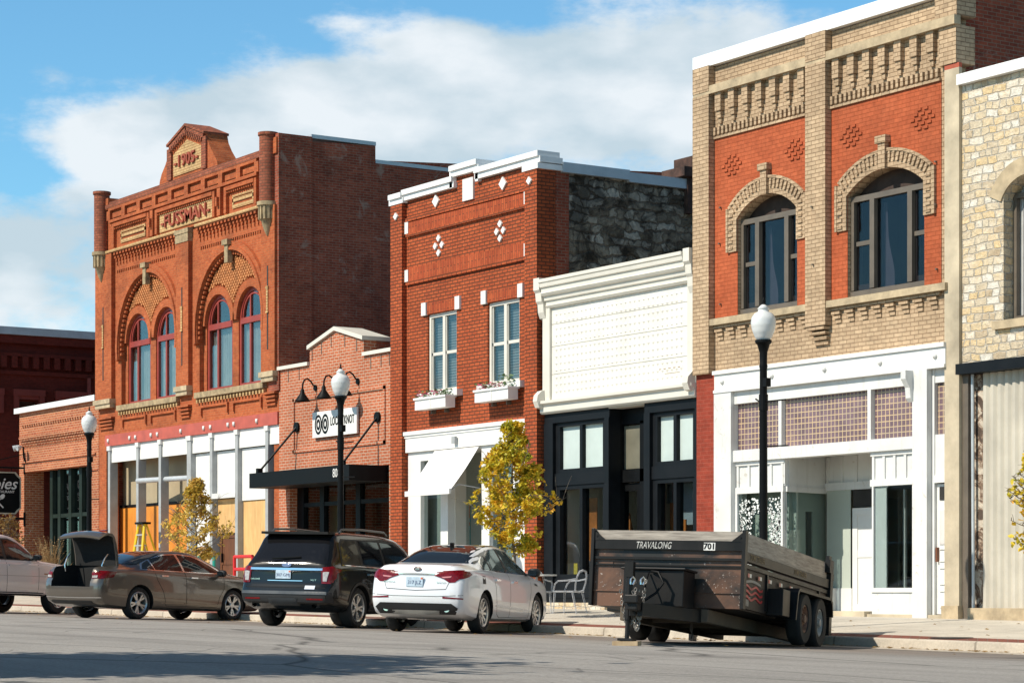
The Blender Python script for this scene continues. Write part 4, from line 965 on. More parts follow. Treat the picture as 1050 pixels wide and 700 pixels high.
    for c0, c1 in ((L0 + .34, L1 - .16), (R0 + .20, R1 - .10)):
        f.box(c0, c1, 0.05, 0.28, zb0, zb1); f.box(c0, c1, 0.05, 0.28, gz, 1.02)
        for za_, zb_ in ((3.28, top - 0.2), (1.02, 3.02)):
            f.box(c0, c0 + 0.16, 0.08, 0.26, za_, zb_); f.box(c1 - 0.16, c1, 0.08, 0.26, za_, zb_)
            f.box(c0 + .16, c1 - .16, 0.08, 0.26, za_, za_ + 0.09); f.box(c0 + .16, c1 - .16, 0.08, 0.26, zb_ - 0.09, zb_)
            f.box((c0 + c1) / 2 - 0.05, (c0 + c1) / 2 + 0.05, 0.08, 0.26, za_ + 0.09, zb_ - 0.09)
        for q in (0.55, 0.9): f.box(c0 + 0.05, c1 - 0.05, 0.03, 0.05, gz + q, gz + q + 0.03)
    sf = part('shopfront', f, M_BLUEBLK, root)
    white_in = plain('frosted_panel', (0.50, 0.58, 0.55), 0.5, var=0.04)
    for c0, c1 in ((L0 + .34, L1 - .16), (R0 + .20, R1 - .10)):
        part('transom_pane', B((c0 + .1, c1 - .1, 0.17, 0.182, 3.3, top - .22)), white_in, sf)
        part('pane', B((c0 + .1, c1 - .1, 0.17, 0.182, 1.03, 3.0)), M_GL_BLK, sf)
    part('soffit', B((L1, R0, 0.0, 1.6, top - 0.02, top)), M_CREAM, root)
    yb = 0.34; d = MB()
    a, b = X(618, yb), X(668, yb)
    d.box(L1 - 0.02, R0 + 0.02, yb, yb + 0.2, top - 0.35, top - 0.02); d.box(L1 - .02, R0 + .02, yb, yb + 0.2, zb0 + 0.0, zb1)
    da, db = X(631, yb), X(656, yb)
    d.box(L1 - .02, da, yb, yb + .2, gz, top - .3); d.box(db, R0 + .02, yb, yb + .2, gz, top - .3)
    d.box(L1 - 0.06, L1, 0.3, yb, gz, top); d.box(R0, R0 + 0.06, 0.3, yb, gz, top)
    part('entry_frame', d, M_BLACK, root)
    dr = part('door', frame_rect(da + 0.02, db - 0.02, gz + .3, 3.0, yb + 0.06, yb + 0.12, 0.16), M_BLACK, root)
    part('pane', B((da + .1, db - .1, yb + .08, yb + .09, gz + .5, 2.9)), M_GL_BLK, dr)
    part('handle', MB().tube([(da + .1, yb + .02, 1.3), (da + .1, yb + .02, 1.6)], 0.015, 6), M_GREYMET, dr)
    part('transom_pane', B((da + .08, db - .08, yb + .08, yb + .09, 3.30, 4.2)), plain('olive_glass_backing', (0.16, 0.15, 0.11), 0.4), root)
    # things glimpsed inside, plus a painted reflection at the right
    orange = plain('orange_wood', (0.55, 0.17, 0.03), 0.6, var=0.3, scale=2)
    part('inner_panel', B((X(687, .5), X(692, .5), .5, .53, gz, 2.55), (X(698, .5), X(703, .5), .5, .53, gz, 2.2), (X(602, .6), X(612, .6), .6, .62, 1.4, 2.75), (X(583, .7), X(590, .7), .7, .72, 1.2, 2.2)), orange, root)
    part('art_shape', MB().plate([[(X(634, .75), 1.2), (X(648, .75), 1.2), (X(649, .75), 1.9), (X(645, .75), 2.4), (X(640, .75), 2.2), (X(636, .75), 2.5), (X(633, .75), 1.8)]], .75, .78), orange, root)
    part('plant_shape', MB().plate([[(X(633, .6), 2.45), (X(641, .6), 2.4), (X(643, .6), 2.7), (X(639, .6), 2.95), (X(634, .6), 2.85)]], .6, .62), plain('leaf_green_shape', (.03, .12, .04), .7), root)
    part('painted_reflection', B((X(684, .7), X(694, .7), .7, .72, 2.55, 2.95), (X(700, .7), X(712, .7), .7, .72, 2.1, 2.95)), plain('reflection_pale_blue', (.35, .42, .48), .7), root)  # pale blue panels stand in for the bluish-white reflection in the right-hand pane
    ps = MB(); ps.box(X(691, .42), X(697, .42), .42, .43, 1.15, 1.55); ps.box(X(642, .5), X(648, .5), .5, .51, 1.1, 1.45); ps.box(X(588, .42), X(592, .42), .42, .43, 1.0, 1.35)
    part('notice', ps, plain('yellow_notice', (0.75, 0.55, 0.05), 0.6), root)
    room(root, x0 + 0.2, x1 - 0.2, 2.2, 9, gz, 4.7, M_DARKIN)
    part('shop_floor', B((x0 + 0.2, x1 - 0.2, 0.3, 2.2, gz, gz + 0.2)), M_DARKIN, root)
    part('stone_base', B((x0 + 0.05, L1, -0.10, 0.30, gz, wall_z(-41) + 0.13), (R0, x1 - 0.03, -0.10, 0.30, gz, wall_z(-38) + 0.13)), M_STONE_L, root)
    shell(root, x0 + .2, x1, 7.2, M_CREAM, y0=0.31)
metal_front()

# ================================================================== tan and orange brick building, right
def tan_building():
    x0, x1 = -36.68, -29.62
    root = empty('tan_and_orange_brick_building', ((x0 + x1) / 2, 0, wall_z(-33)), 'two-storey tan brick building with orange painted bays, arched windows and a white tiled shopfront', 'building')
    gz = wall_z(-33) - 0.3
    bays = [(-36.17, -33.28), (-32.72, -29.84)]
    wl = [(X(757), X(818)), (X(873), X(948))]
    wl = [(-35.45, -33.68), (-32.27, -30.26)]
    zs = [7.93, 7.92]
    rise = 0.36
    holes = [arch(a, b, 6.06, z, rise, 18) for (a, b), z in zip(wl, zs)]
    part('wall', MB().plate([rect(x0, x1, 5.05, 11.0)] + holes, 0.0, 0.36), M_BR_TAN, root)
    # painted brick fields
    for (a, b), h in zip(bays, holes):
        part('painted_brick_field', MB().plate([rect(a, b, 6.06, 9.60), h], -0.012, -0.0005), M_BR_ORG, root)
    for (a, b), z in zip(wl, zs):
        cx = (a + b) / 2; w = (b - a) / 2; r = (w * w + rise * rise) / (2 * rise); cz = z + rise - r; an = math.degrees(math.asin(w / r))
        m = MB(); m.plate([arc_band(cx, cz, r, r + 0.34, -an, an, 20)], -0.045, 0.0)
        m.plate([arc_band(cx, cz, r + 0.29, r + 0.345, -an, an, 20)], -0.07, -0.045)
        ln = int(2 * an * math.pi / 180 * (r + 0.2) / 0.11)
        for k in range(ln):
            t = -an + 2 * an * (k + 0.5) / ln; T = Matrix.Translation((cx, 0, cz)) @ Matrix.Rotation(R(t), 4, 'Y')
            m.box(-0.030, 0.018, -0.075, -0.045, r + 0.12, r + 0.28, T)
        for s in (-1, 1):
            q = cx + s * (w + 0.15); m.box(q - 0.147, q + 0.147, -0.047, 0, z - 0.62, z + 0.22)
            m.box(cx + s * (w + 0.27) - 0.03, cx + s * (w + 0.27) + 0.03, -0.07, -0.045, z - 0.62, z + 0.22)
            for k in range(6): m.box(q - 0.08, q + 0.04, -0.068, -0.045, z - 0.58 + 0.125 * k, z - 0.52 + 0.125 * k)
        m.box(cx - 0.09, cx + 0.09, -0.11, 0, z + rise - 0.02, z + rise + 0.48); m.box(cx - 0.14, cx + 0.14, -0.14, 0, z + rise + 0.44, z + rise + 0.57)
        part('window_hood', m, M_BR_TAN, root)
        # three-light timber window below an arch head, its shade painted as a dark plate
        zt = z - 0.02
        part('arch_shade', MB().plate([[(a, zt)] + [(b, zt)] + arch(a, b, zt - 1, z, rise, 18)[2:]], 0.24, 0.34), plain('arch_shade_dark', (.05, .03, .022), .9, var=.4), root)
        f = MB(); f.box(a, b, 0.07, 0.26, zt - 0.10, zt); f.box(a, b, 0.05, 0.28, 6.062, 6.18)
        s1, s2 = a + (b - a) * 0.29, a + (b - a) * 0.78
        f.box(a, a + 0.08, 0.07, 0.26, 6.2, zt - .1); f.box(b - .08, b, 0.07, 0.26, 6.2, zt - .1)
        f.box(s1 - 0.06, s1 + 0.06, 0.05, 0.26, 6.2, zt - .1); f.box(s2 - 0.06, s2 + 0.06, 0.05, 0.26, 6.2, zt - .1)
        for p, q in ((a + .11, s1 - .07), (s2 + .07, b - .11)):
            f.box(p, q, 0.10, 0.22, 7.0, 7.08); f.box(p, q, 0.14, 0.22, 6.2, 6.30)
            f.box(p, p + .03, .14, .22, 6.3, zt - .1); f.box(q - .03, q, .14, .22, 6.3, zt - .1)
        w_ = part('window', f, M_TAUPE, root)
        for p, q in ((a + .11, s1 - .07), (s1 + .07, s2 - .07), (s2 + .07, b - .11)): part('pane', B((p, q, 0.13, 0.14, 6.2, zt - .1)), M_GL_OLD, w_)
        m = MB(); nn = 30
        for i in range(nn):
            t0_, t1_ = i / nn, (i + 1) / nn; fx_ = lambda t: s1 + 0.10 + 0.20 * (0.5 + 0.5 * math.cos(3.2 * t)) + 0.02 * math.sin(9 * t)
            m.add([(s1 + 0.02, 0.30, 6.2 + 1.55 * t0_), (fx_(t0_), 0.32, 6.2 + 1.55 * t0_), (fx_(t1_), 0.32, 6.2 + 1.55 * t1_), (s1 + 0.02, 0.30, 6.2 + 1.55 * t1_)], [(0, 1, 2, 3)])
        part('torn_curtain', m, plain('dusty_curtain', (0.30, 0.26, 0.24), 0.9), w_)
    room(root, x0 + .3, x1 - .36, 0.5, 5, 5.4, 9, M_DARKIN, 'upstairs_room')
    # piers
    for a, b in ((x0, -36.17), (-33.28, -32.72)):
        part('pier', B((a, b, -0.16, 0, 5.62 if a > -34 else 5.0, 10.46)), M_BR_TAN, root)
        part('upper_pier', B((a, b, -0.16, 0, 10.52, 11.02)), M_BR_TAN, root)
    part('pier', B((-29.82, x1 + .22, -0.09, 0.36, 9.81, 10.46)), M_BR_TAN, root); part('upper_pier', B((-29.92, x1 + 0.24, -0.09, 0.36, 10.625, 12.0)), M_BR_TAN, root)
    m = MB()
    for k in range(4): m.box(-33.24 + .03 * k, -32.76 - .0 * k, -0.16 + 0.035 * k, 0, 5.55 - 0.09 * k, 5.60 - 0.09 * k)
    part('pier_corbel', m, M_BR_TAN, root)
    # bracketed frieze
    m = MB(); dn = MB()
    for a, b in bays:
        n = 7
        for k in range(n):
            c = a + (b - a) * (k + 0.5) / n
            m.box(c - 0.09, c + 0.09, -0.10, 0, 10.10, 10.46); m.box(c - 0.065, c + 0.065, -0.075, 0, 9.97, 10.10); m.box(c - 0.045, c + 0.045, -0.045, 0, 9.86, 9.97)
        n = int((b - a) / 0.125)
        for k in range(n): c = a + (b - a) * (k + 0.5) / n; dn.box(c - 0.032, c + 0.032, -0.07, 0, 9.64, 9.80)
        dn.box(a, b, -0.05, 0, 9.58, 9.63)
    part('brackets', m, M_BR_TAN, root); part('dentil_course', dn, M_BR_TAN, root)
    part('stone_band', B((x0, x1 + 0.24, -0.15, 0, 10.462, 10.62)), M_SAND, root)
    part('coping', B((x0 - 0.05, -30.0, -0.12, 0.45, 11.02, 11.27)), M_COPING, root)
    part('sill_course', B((x0 + .0, x1 + .0, -0.14, 0.12, 5.93, 6.055)), M_SAND, root)
    m = MB()
    for a, b in bays:
        n = 8
        for k in range(n):
            c = a + (b - a) * (k + 0.5) / n
            for j in range(3): m.box(c - 0.13 + 0.04 * j, c + 0.10, -0.06 + 0.018 * j, 0, 5.80 - 0.08 * j, 5.855 - 0.08 * j)
        m.box(a, b, -0.06, 0, 5.87, 5.925)
    part('corbel_table', m, M_BR_TAN, root)
    # stepped diamonds of raised brick
    m = MB()
    for (a, b) in bays:
        for c in (a + 0.55, b - 0.45):
            for j in range(5):
                n = 4 - abs(j - 2) + (0 if j % 2 else 0)
                for k in range(n): xx = c + (k - n / 2) * 0.17 + 0.03; m.box(xx, xx + 0.10, -0.035, -0.012, 9.15 - 0.085 * j, 9.195 - 0.085 * j)
    part('brick_diamond', m, M_BR_ORG, root)
    m = MB()
    for u, v in ((862, 313 - 90), (961, 166), (961, 210), (962, 276), (840, 213), (841, 272), (739, 250), (740, 213), (740, 312)):
        m.tube([(X(u), 0, Z(u, v)), (X(u), -0.20 if 830 < u < 850 else -0.06, Z(u, v))], 0.018, 6)
    part('anchor_bolts', m, M_TAUPE, root)
    part('painted_pier_foot', B((x0, -36.1, -0.06, 0.36, gz, 5.0)), M_BR_RPAINT, root)
    # timber shopfront with prism-glass transoms
    a, b = -36.08, x1 - 0.04
    part('fascia', B((a, b, -0.09, 0.36, 4.66, 4.96), (a - .02, b + .0, -0.13, 0.36, 4.96, 5.035), (a, b, -0.12, 0.3, 4.60, 4.658)), M_WHITE, root)
    m = MB(); m.cs = True
    for u in (744.5, 795.5, 849.5, 906.5, 963): m.lathe([(0, 0.05), (0.03, 0.045), (0.05, 0.02), (0.05, 0)], (0, 0, 0), 8, T=Matrix.Translation((X(u), -0.09, 4.81)) @ Matrix.Rotation(R(90), 4, 'X'))
    part('fascia_rosettes', m, M_WHITE_OLD, root)
    part('end_post', B((a, X(753.5), -0.10, 0.30, gz, 4.6)), M_WHITE_OLD, root)
    part('main_post', B((X(940.5), X(955.5), -0.12, 0.30, gz, 4.6)), M_WHITE_OLD, root)
    m = MB(); m.plate([[(-0.12, 4.6), (-0.30, 4.6), (-0.30, 4.45), (-0.20, 4.30), (-0.18, 4.12), (-0.12, 4.05)]], X(936.5), X(941.5), axis='x'); part('post_scroll', m, M_WHITE_OLD, root)
    # transoms
    n = NT('prism_tiles'); sp = n.N.new('ShaderNodeSeparateXYZ'); n.L.new(n.tc.outputs['Object'], sp.inputs[0])
    gx_ = n.math('LESS_THAN', n.math('FRACT', n.math('DIVIDE', sp.outputs[0], 0.105)), 0.17); gz_ = n.math('LESS_THAN', n.math('FRACT', n.math('DIVIDE', sp.outputs[2], 0.105)), 0.15)
    g = n.math('MAXIMUM', gx_, gz_); lav = n.ramp(n.noise(3.0, 4, 0.7), (0.3, (0.11, 0.07, 0.075)), (0.6, (0.20, 0.13, 0.15)), (0.8, (0.36, 0.26, 0.20)))
    n.set('Base Color', n.mix(g, lav, n.ramp(n.noise(2.0, 5), (0.35, (0.46, 0.36, 0.24)), (0.65, (0.62, 0.44, 0.24))))); n.set('Roughness', 0.3)
    n.bump(g, 0.4, 0.004); prism = n.mat
    z0, z1 = 3.46, 4.36
    tr = MB(); xs_ = [X(753.5), X(800.5), X(892), X(940.5)]
    tr.box(xs_[0], xs_[3], -0.02, 0.22, z1, 4.6); tr.box(xs_[0], xs_[3], -0.05, 0.24, z0 - 0.22, z0)
    for q in xs_[1:3]: tr.box(q - 0.045, q + 0.045, -0.02, 0.22, z0, z1)
    trn = part('transom_frame', tr, M_WHITE_OLD, root)
    for i in range(3): part('prism_glass', B((xs_[i], xs_[i + 1], 0.08, 0.10, z0, z1)), prism, trn)
    # panels under the transoms
    zb0_ = 2.62
    pn = MB()
    for p, q in ((xs_[0], X(803)), (xs_[2], X(940.5))):
        pn.box(p, q, 0.05, 0.12, zb0_, z0 - .22)
        nn = 4
        for k in range(nn + 1): c = p + 0.06 + (q - p - 0.12) * k / nn; pn.box(c - 0.03, c + 0.03, 0.02, 0.05, zb0_ + 0.12, z0 - .30)
        pn.box(p, q, 0.0, 0.05, zb0_, zb0_ + 0.12); pn.box(p, q, 0.01, 0.05, z0 - .30, z0 - .22)
    part('board_panel', pn, M_WHITE_OLD, root)
    # show windows
    yb = 1.35; pale = plain('pale_green_wall', (0.42, 0.46, 0.40), 0.8, var=0.05, scale=0.8)
    aL, bL = xs_[0], X(802.5); aR, bR = X(894), X(940.5); kz = wall_z(-33)
    fr = MB()
    fr.box(aL, bL, 0.0, 0.12, gz, kz + 0.55); fr.box(aL, aL + .07, 0.0, 0.12, kz + .55, zb0_); fr.box(bL - .05, bL, 0, .1, kz + .55, zb0_)
    fr.box(aR, bR, 0.0, 0.12, gz, kz + 0.42); fr.box(bR - .05, bR, 0.0, 0.12, kz + .42, zb0_); fr.box(aR, bR, -0.03, 0.12, kz + .42, kz + .50)
    fr.box(aR, aR + 0.04, 0, 0.05, kz + .5, zb0_)
    # angled return on the left, straight return on the right
    cxr = X(846, yb); dxr = X(893.5, yb)
    sg = part('show_window', fr, M_WHITE_OLD, root)
    part('pane', B((aL + .07, bL - .05, 0.04, 0.052, kz + .55, zb0_)), M_GL_SHOP, sg); part('pane', B((aR + .04, bR - .05, 0.03, 0.042, kz + .5, zb0_)), M_GL_SHOP, sg)
    def slant(p, q, z0_, z1_, th=0.03):
        d = Vector((q[0] - p[0], q[1] - p[1], 0)).normalized(); n_ = Vector((-d.y, d.x, 0)) * th / 2
        pts = [(p[0] + n_.x, p[1] + n_.y), (q[0] + n_.x, q[1] + n_.y), (q[0] - n_.x, q[1] - n_.y), (p[0] - n_.x, p[1] - n_.y)]
        return MB().plate([pts], z0_, z1_, axis='z')
    part('return_pane', slant((bL, 0.06), (cxr, yb), kz + .55, zb0_, 0.012), M_GL_SHOP, sg)
    part('stall_riser', slant((bL, 0.06), (cxr, yb), gz, kz + .55, 0.10), M_WHITE_OLD, sg)
    part('return_head', slant((bL, 0.06), (cxr, yb), zb0_, zb0_ + 0.10, 0.10), M_WHITE_OLD, sg)
    part('return_pane', B((aR, aR + 0.012, 0.05, yb, kz + .5, zb0_)), M_GL_SHOP, sg); part('stall_riser', B((aR, aR + .08, 0.12, yb, gz, kz + .5)), M_WHITE_OLD, sg)
    # recessed porch: panelled upper walls, ceiling, door
    pp = slant((bL, 0.12), (cxr, yb), zb0_ + 0.1, z0 - .10, 0.06)
    for k in range(5):
        t = k / 4; c = (bL + (cxr - bL) * t, 0.09 + (yb - 0.09) * t); pp.box(c[0] - .03, c[0] + .03, c[1] - .06, c[1] + .0, zb0_ + .15, z0 - .15)
    pp.box(cxr, dxr + 0.5, yb, yb + .05, zb0_ + .12, z0 - .10)
    for k in range(4): c = cxr + 0.1 + (dxr - cxr - 0.1) * k / 3; pp.box(c - .03, c + .03, yb - .03, yb, zb0_ + .2, z0 - .15)
    pp.box(cxr, dxr + .5, yb - .04, yb, zb0_ + .05, zb0_ + .2)
    part('porch_panelling', pp, M_WHITE_OLD, root)
    part('porch_ceiling', B((X(806), aR + .1, 0.25, yb + .1, z0 - .10, z0 - .05)), M_WHITE_OLD, root)
    part('porch_floor', B((bL, aR, -0.02, yb + .1, gz, kz + 0.06)), M_WALK, root)
    dA, dB = X(874, yb), X(908, yb)
    part('porch_back_pane', B((cxr + .05, dA - .05, yb, yb + .012, kz + .5, zb0_ + .1)), pale, root)
    part('porch_riser', B((cxr, dA, yb - .02, yb + .08, gz, kz + .5)), M_WHITE_OLD, root)
    d = part('door', frame_rect(dA, dB, kz + 0.06, zb0_ - .3, yb, yb + .06, .14, (), (kz + 1.15,)), M_WHITE, root)
    part('pane', B((dA + .14, dB - .14, yb + .02, yb + .035, kz + 0.2, zb0_ - .4)), M_WHITE, d)
    part('handle', B((dB - .10, dB - .07, yb - .05, yb, kz + 1.05, kz + 1.25)), M_BLACK, d)
    part('door_light', B((dA, dB, yb + .02, yb + .04, zb0_ - .28, zb0_ + .1)), M_DARKIN, root)
    part('lace_decal', None or _lace(aL + .10, bL - .08, kz + .7, zb0_ - .08), plain('white_window_paint', (0.75, 0.77, 0.75), 0.7), sg)
    room(root, x0 + .4, x1 - .4, 2.4, 7, gz, 5.0, pale)
    part('window_backing', B((a + .1, bL - .1, .42, .46, kz + .5, 3.2)), pale, root)
    q_ = [(bL + (cxr - bL) * t - .20, .30 + (yb - .06) * t) for t in (0, .42, .60, 1.0)]
    part('inner_wall', slant(q_[0], q_[1], kz + .5, 3.0, .03), pale, root); part('inner_wall', slant(q_[2], q_[3], kz + .5, 3.0, .03), pale, root)
    part('inner_wall', slant(q_[1], q_[2], zb0_ - .35, 3.0, .03), pale, root)
    part('display_partition', B((X(897, .6), X(909, .6), .60, .63, kz + .45, zb0_)), M_WHITE, root)
    part('show_floor', B((a, bL, .12, 2.4, gz, kz + .5), (aR + .1, b, .12, 2.4, gz, kz + .45)), M_WHITE_OLD, root)
    part('dark_doorway', B((X(906, 1.9), X(921, 1.9), 1.9, 1.95, kz + .45, 2.5)), plain('grey_teal_wall', (.16, .21, .20), .7), root)
    part('inner_post', B((X(926, 1.0), X(928, 1.0), 1.0, 1.05, kz + .45, 2.6)), M_WHITE, root)
    # stair door on the right
    s0, s1 = X(956), b
    pd = MB(); pd.box(s0, s0 + .05, 0.0, .22, gz, 4.6); pd.box(s0 + .05, s1, 0.02, .2, 2.75, 3.46); pd.box(s0 + .05, s1, -.02, .2, 2.62, 2.75); pd.box(s0 + .05, s1, 0.02, .2, 4.36, 4.6)
    dz = 2.60
    part('stair_door_frame', pd, M_WHITE_OLD, root); part('prism_glass', B((s0 + .05, s1, 0.08, .10, 3.46, 4.36)), prism, root)
    dd = part('stair_door', B((s0 + .055, s1, 0.06, 0.11, kz + .04, dz)), M_WHITE, root)
    dm = MB(); q0, q1 = s0 + .13, s1 - .06
    for za, zb in ((kz + .15, kz + .45), (kz + .55, kz + .85), (kz + .95, kz + 1.18)): dm.box(q0, q1, .04, .06, za, za + .02); dm.box(q0, q1, .04, .06, zb - .02, zb)
    part('door_moulding', dm, M_WHITE_OLD, dd)
    part('pane', B((q0, q1, .045, .06, kz + 1.25, kz + 1.85)), M_CURT, dd); part('door_light', B((q0, q1, .045, .06, kz + 2.02, kz + 2.25)), M_DARKIN, dd)
    part('handle', B((s0 + .08, s0 + .11, .0, .06, kz + .95, kz + 1.2)), plain('rusty_brass', (0.2, 0.07, 0.03), 0.5), dd)
    part('threshold', B((a, X(893), -0.16, 0.05, gz, kz + .08), (X(893), b, -0.10, 0.05, gz, kz + .03)), M_CONC, root)
    # side wall above the neighbour
    shell(root, x0, x1, 11.0, M_BR_SIDE, M_STONE_D, top_r=[(18, 12.2), (0.36, 12.2)], y0=0.37)
    return root
def _lace(a, b, z0, z1):
    m = MB(); r_ = random.Random(3)
    for k in range(760):
        s = r_.choice((-1, 1)); t = r_.random(); c = (a + b) / 2; w = (b - a) / 2
        edge = w * (0.95 - 0.55 * r_.random() ** 1.5) if t < 0.78 else w * r_.random()
        x = c + s * edge; z = z0 + (z1 - z0) * (t if t < 0.78 else 0.78 + 0.2 * r_.random()); q = r_.uniform(0.012, 0.035)
        m.plate([[(x + q * math.cos(i * 1.05 + k), z + q * math.sin(i * 1.05 + k) * 0.8) for i in range(6)]], 0.034, 0.038)
    return m
tan_building()

# ================================================================== stone building at the right edge, concrete pilaster
def stone_building():
    x0, x1 = -29.34, -19.5
    root = empty('limestone_building', ((x0 + x1) / 2, 0, wall_z(-25)), 'rough limestone two-storey building with a boarded corrugated ground floor at the right edge', 'building')
    gz = wall_z(-27) - 0.4
    wins = [(X(1029), X(1029) + 1.1), (-25.6, -24.5), (-23.2, -22.1)]
    holes = [arch(a, b, 5.28, 7.36, 0.30, 14) for a, b in wins]
    part('wall', MB().plate([rect(x0, x1, 4.62, 9.40)] + holes, 0.0, 0.4), M_STONE_L, root)
    part('coping', B((x0 - .02, x1, -0.12, 0.5, 9.40, 9.58)), M_COPING, root)
    for (a, b) in wins:
        cx = (a + b) / 2; w = (b - a) / 2; rise = .3; r = (w * w + rise * rise) / (2 * rise); cz = 7.36 + rise - r; an = math.degrees(math.asin(w / r))
        part('stone_arch', MB().plate([arc_band(cx, cz, r + .004, r + 0.30, -an - 8, an + 8, 14)], -0.03, 0.10), M_SAND, root)
        part('window_sill', B((a - .2, b + .2, -0.08, .3, 5.14, 5.28)), M_SAND, root)
        f = frame_rect(a + .003, b - .003, 5.283, 7.42, .22, .3, .08); w_ = part('window', f, M_TAUPE, root)
        m = MB(); n = 22
        for i in range(n): xx = a + (b - a) * i / n; m.box(xx, xx + (b - a) / n * .6, .32, .35, 5.3, 7.6)
        part('corrugated_sheet', m, plain('pale_corrugated', (0.52, 0.51, 0.49), 0.6, var=.08), w_)
        part('backing', B((a, b, .36, .38, 5.2, 7.7)), M_CURT, w_)
    part('iron_lintel', B((x0 + 0.0, x1, -0.16, 0.3, 4.44, 4.62)), M_BLUEBLK, root)
    m = MB(); xx = X(1008, .1); st = .17
    while xx < x1: m.plate([[(xx, .10), (xx + .05, .06), (xx + .11, .06), (xx + .16, .10), (xx + .17, .10), (xx + .17, .14), (xx, .14)]], gz + .5, 4.44, axis='z'); xx += st
    part('corrugated_boarding', m, plain('boarding_paint', (0.50, 0.46, 0.38), 0.7, var=.12, scale=1.0), root)
    rg = NT('ragged_plaster'); c = rg.ramp(rg.noise(3.2, 9, .75, dist=1.5), (0.44, (0.08, 0.055, 0.04)), (0.49, (0.22, 0.14, 0.09)), (0.55, (0.52, 0.45, 0.36)))
    rg.set('Base Color', c); rg.set('Roughness', .95); rg.bump(rg.noise(6, 6), 1.0, .05)
    part('broken_jamb', B((x0 + .14, X(1009, .1), .14, .4, gz, 4.44)), rg.mat, root)
    part('conduit', MB().tube([(X(996), .05, gz + .3), (X(995), .05, 4.44)], .028, 8), M_COPE_G, root)
    part('dark_jamb', B((x0, x0 + .14, .0, .4, gz, 4.44)), M_TAUPE, root)
    part('stone_plinth', B((x0 + .25, x1, -.12, .3, gz, wall_z(-28) + .20)), M_SAND, root)
    shell(root, x0, x1, 9.3, M_STONE_L, y0=.41)
    # upper sign glimpsed on the dark side wall behind
    p = empty('concrete_pilaster', (-29.6, 0, wall_z(-29.6)), 'tall stained concrete pilaster between the tan brick and the limestone buildings', 'pilaster')
    part('shaft', B((-29.70, -29.345, -0.07, 0.0, gz, 9.72)), M_CONC, p)
    part('base_block', B((-29.73, -29.32, -0.12, 0.0, gz, wall_z(-29.6) + .22)), M_SAND, p)
    part('brick_cap', B((-29.70, -29.345, -.07, 0.0, 9.72, 9.80)), plain('red_cap_brick', (.4, .09, .05), .9), p)
stone_building()

# ================================================================== the other side of the street (seen in the glass)
def opposite():
    spec = [(-150, 24, 8.0, 0), (-125, 20, 6.5, 1), (-104, 22, 9.0, 2), (-81, 16, 5.5, 3), (-64, 18, 7.5, 0)]
    for i, (x, w, h, k) in enumerate(spec):
        mt = (M_BR_RED, M_BR_TAN, M_BR_DARK, M_STONE_L)[k]
        r_ = empty('opposite_building', (x + w / 2, -46, 0.4), 'brick commercial building across the street, ' + ('farthest', 'low tan one', 'tall maroon one', 'small limestone one', 'red one nearest the viewer')[i], 'building', 'buildings across the street')
        hs = [rect(x + 1 + j * 2.6, x + 2.2 + j * 2.6, h - 3, h - 1.2) for j in range(int((w - 2) / 2.6))] + [rect(x + 1.5, x + w - 1.5, 1.0, 3.2)]
        part('wall', MB().plate([rect(x, x + w - .3, -.5, h)] + hs, -46.3, -46.0), mt, r_)
        part('body', B((x, x + w - .3, -60, -46.6, -.5, h - .5)), M_DARKIN, r_)
        part('cornice', B((x - .1, x + w - .2, -46.4, -45.7, h, h + .3)), M_COPING, r_)
opposite()
# ================================================================== vehicles
def pchip(xk, yk, x):
    xk = np.array(xk, float); yk = np.array(yk, float); h = np.diff(xk); d = np.diff(yk) / h; m = np.zeros(len(xk))
    m[0], m[-1] = d[0], d[-1]
    for i in range(1, len(xk) - 1):
        if d[i - 1] * d[i] > 0:
            w1, w2 = 2 * h[i] + h[i - 1], h[i] + 2 * h[i - 1]; m[i] = (w1 + w2) / (w1 / d[i - 1] + w2 / d[i])
    i = np.clip(np.searchsorted(xk, x) - 1, 0, len(h) - 1); t = (x - xk[i]) / h[i]
    return ((1 + 2 * t) * (1 - t) ** 2) * yk[i] + t * (1 - t) ** 2 * h[i] * m[i] + t * t * (3 - 2 * t) * yk[i + 1] + t * t * (t - 1) * h[i] * m[i + 1]
def carpaint(name, col, metal=0.0, rough=0.28, coat=1.0, dust=0.0):
    n = NT(name); n.set('Base Color', n.mix(n.ramp(n.noise(1.5, 6, .6), (.35, 0.0), (.8, dust)), col, (0.30, 0.26, 0.21))); n.set('Metallic', metal); n.set('Roughness', rough)
    n.set('Coat Weight', coat); n.p.inputs['Coat Roughness'].default_value = 0.04; n.p.inputs['Specular IOR Level'].default_value = .5 if coat > .7 else .2; return n.mat
M_CGLASS = plain('car_glass', (0.010, 0.013, 0.015), 0.03, var=0.0, spec=0.55)
M_CGLASS2 = plain('tinted_car_glass', (0.008, 0.008, 0.009), 0.05, var=0.0, spec=0.6)
M_CHROME = plain('chrome', (0.75, 0.75, 0.75), 0.15, metal=1.0, var=0.0)
M_ALLOY = plain('alloy_wheel', (0.55, 0.55, 0.54), 0.3, metal=0.75, var=0.05)
M_RUBBER = plain('tyre_rubber', (0.018, 0.018, 0.018), 0.8, var=0.25, scale=10)
M_PLAST = plain('black_plastic', (0.014, 0.014, 0.015), 0.55, var=0.1)
M_WELL = plain('wheel_well_black', (0.006, 0.006, 0.006), 0.95, var=0.0)
M_TAIL = plain('tail_lamp_red', (0.17, 0.002, 0.004), 0.2, var=0.35, scale=30, coat=0.3, spec=0.3)
M_LENS = plain('clear_lens', (0.42, 0.40, 0.39), 0.2, var=0.2, scale=20, coat=.3)
M_PLATE = plain('licence_plate', (0.50, 0.62, 0.72), 0.5, var=0.12, scale=14)
M_PLTXT = plain('plate_ink', (0.03, 0.05, 0.16), 0.6)
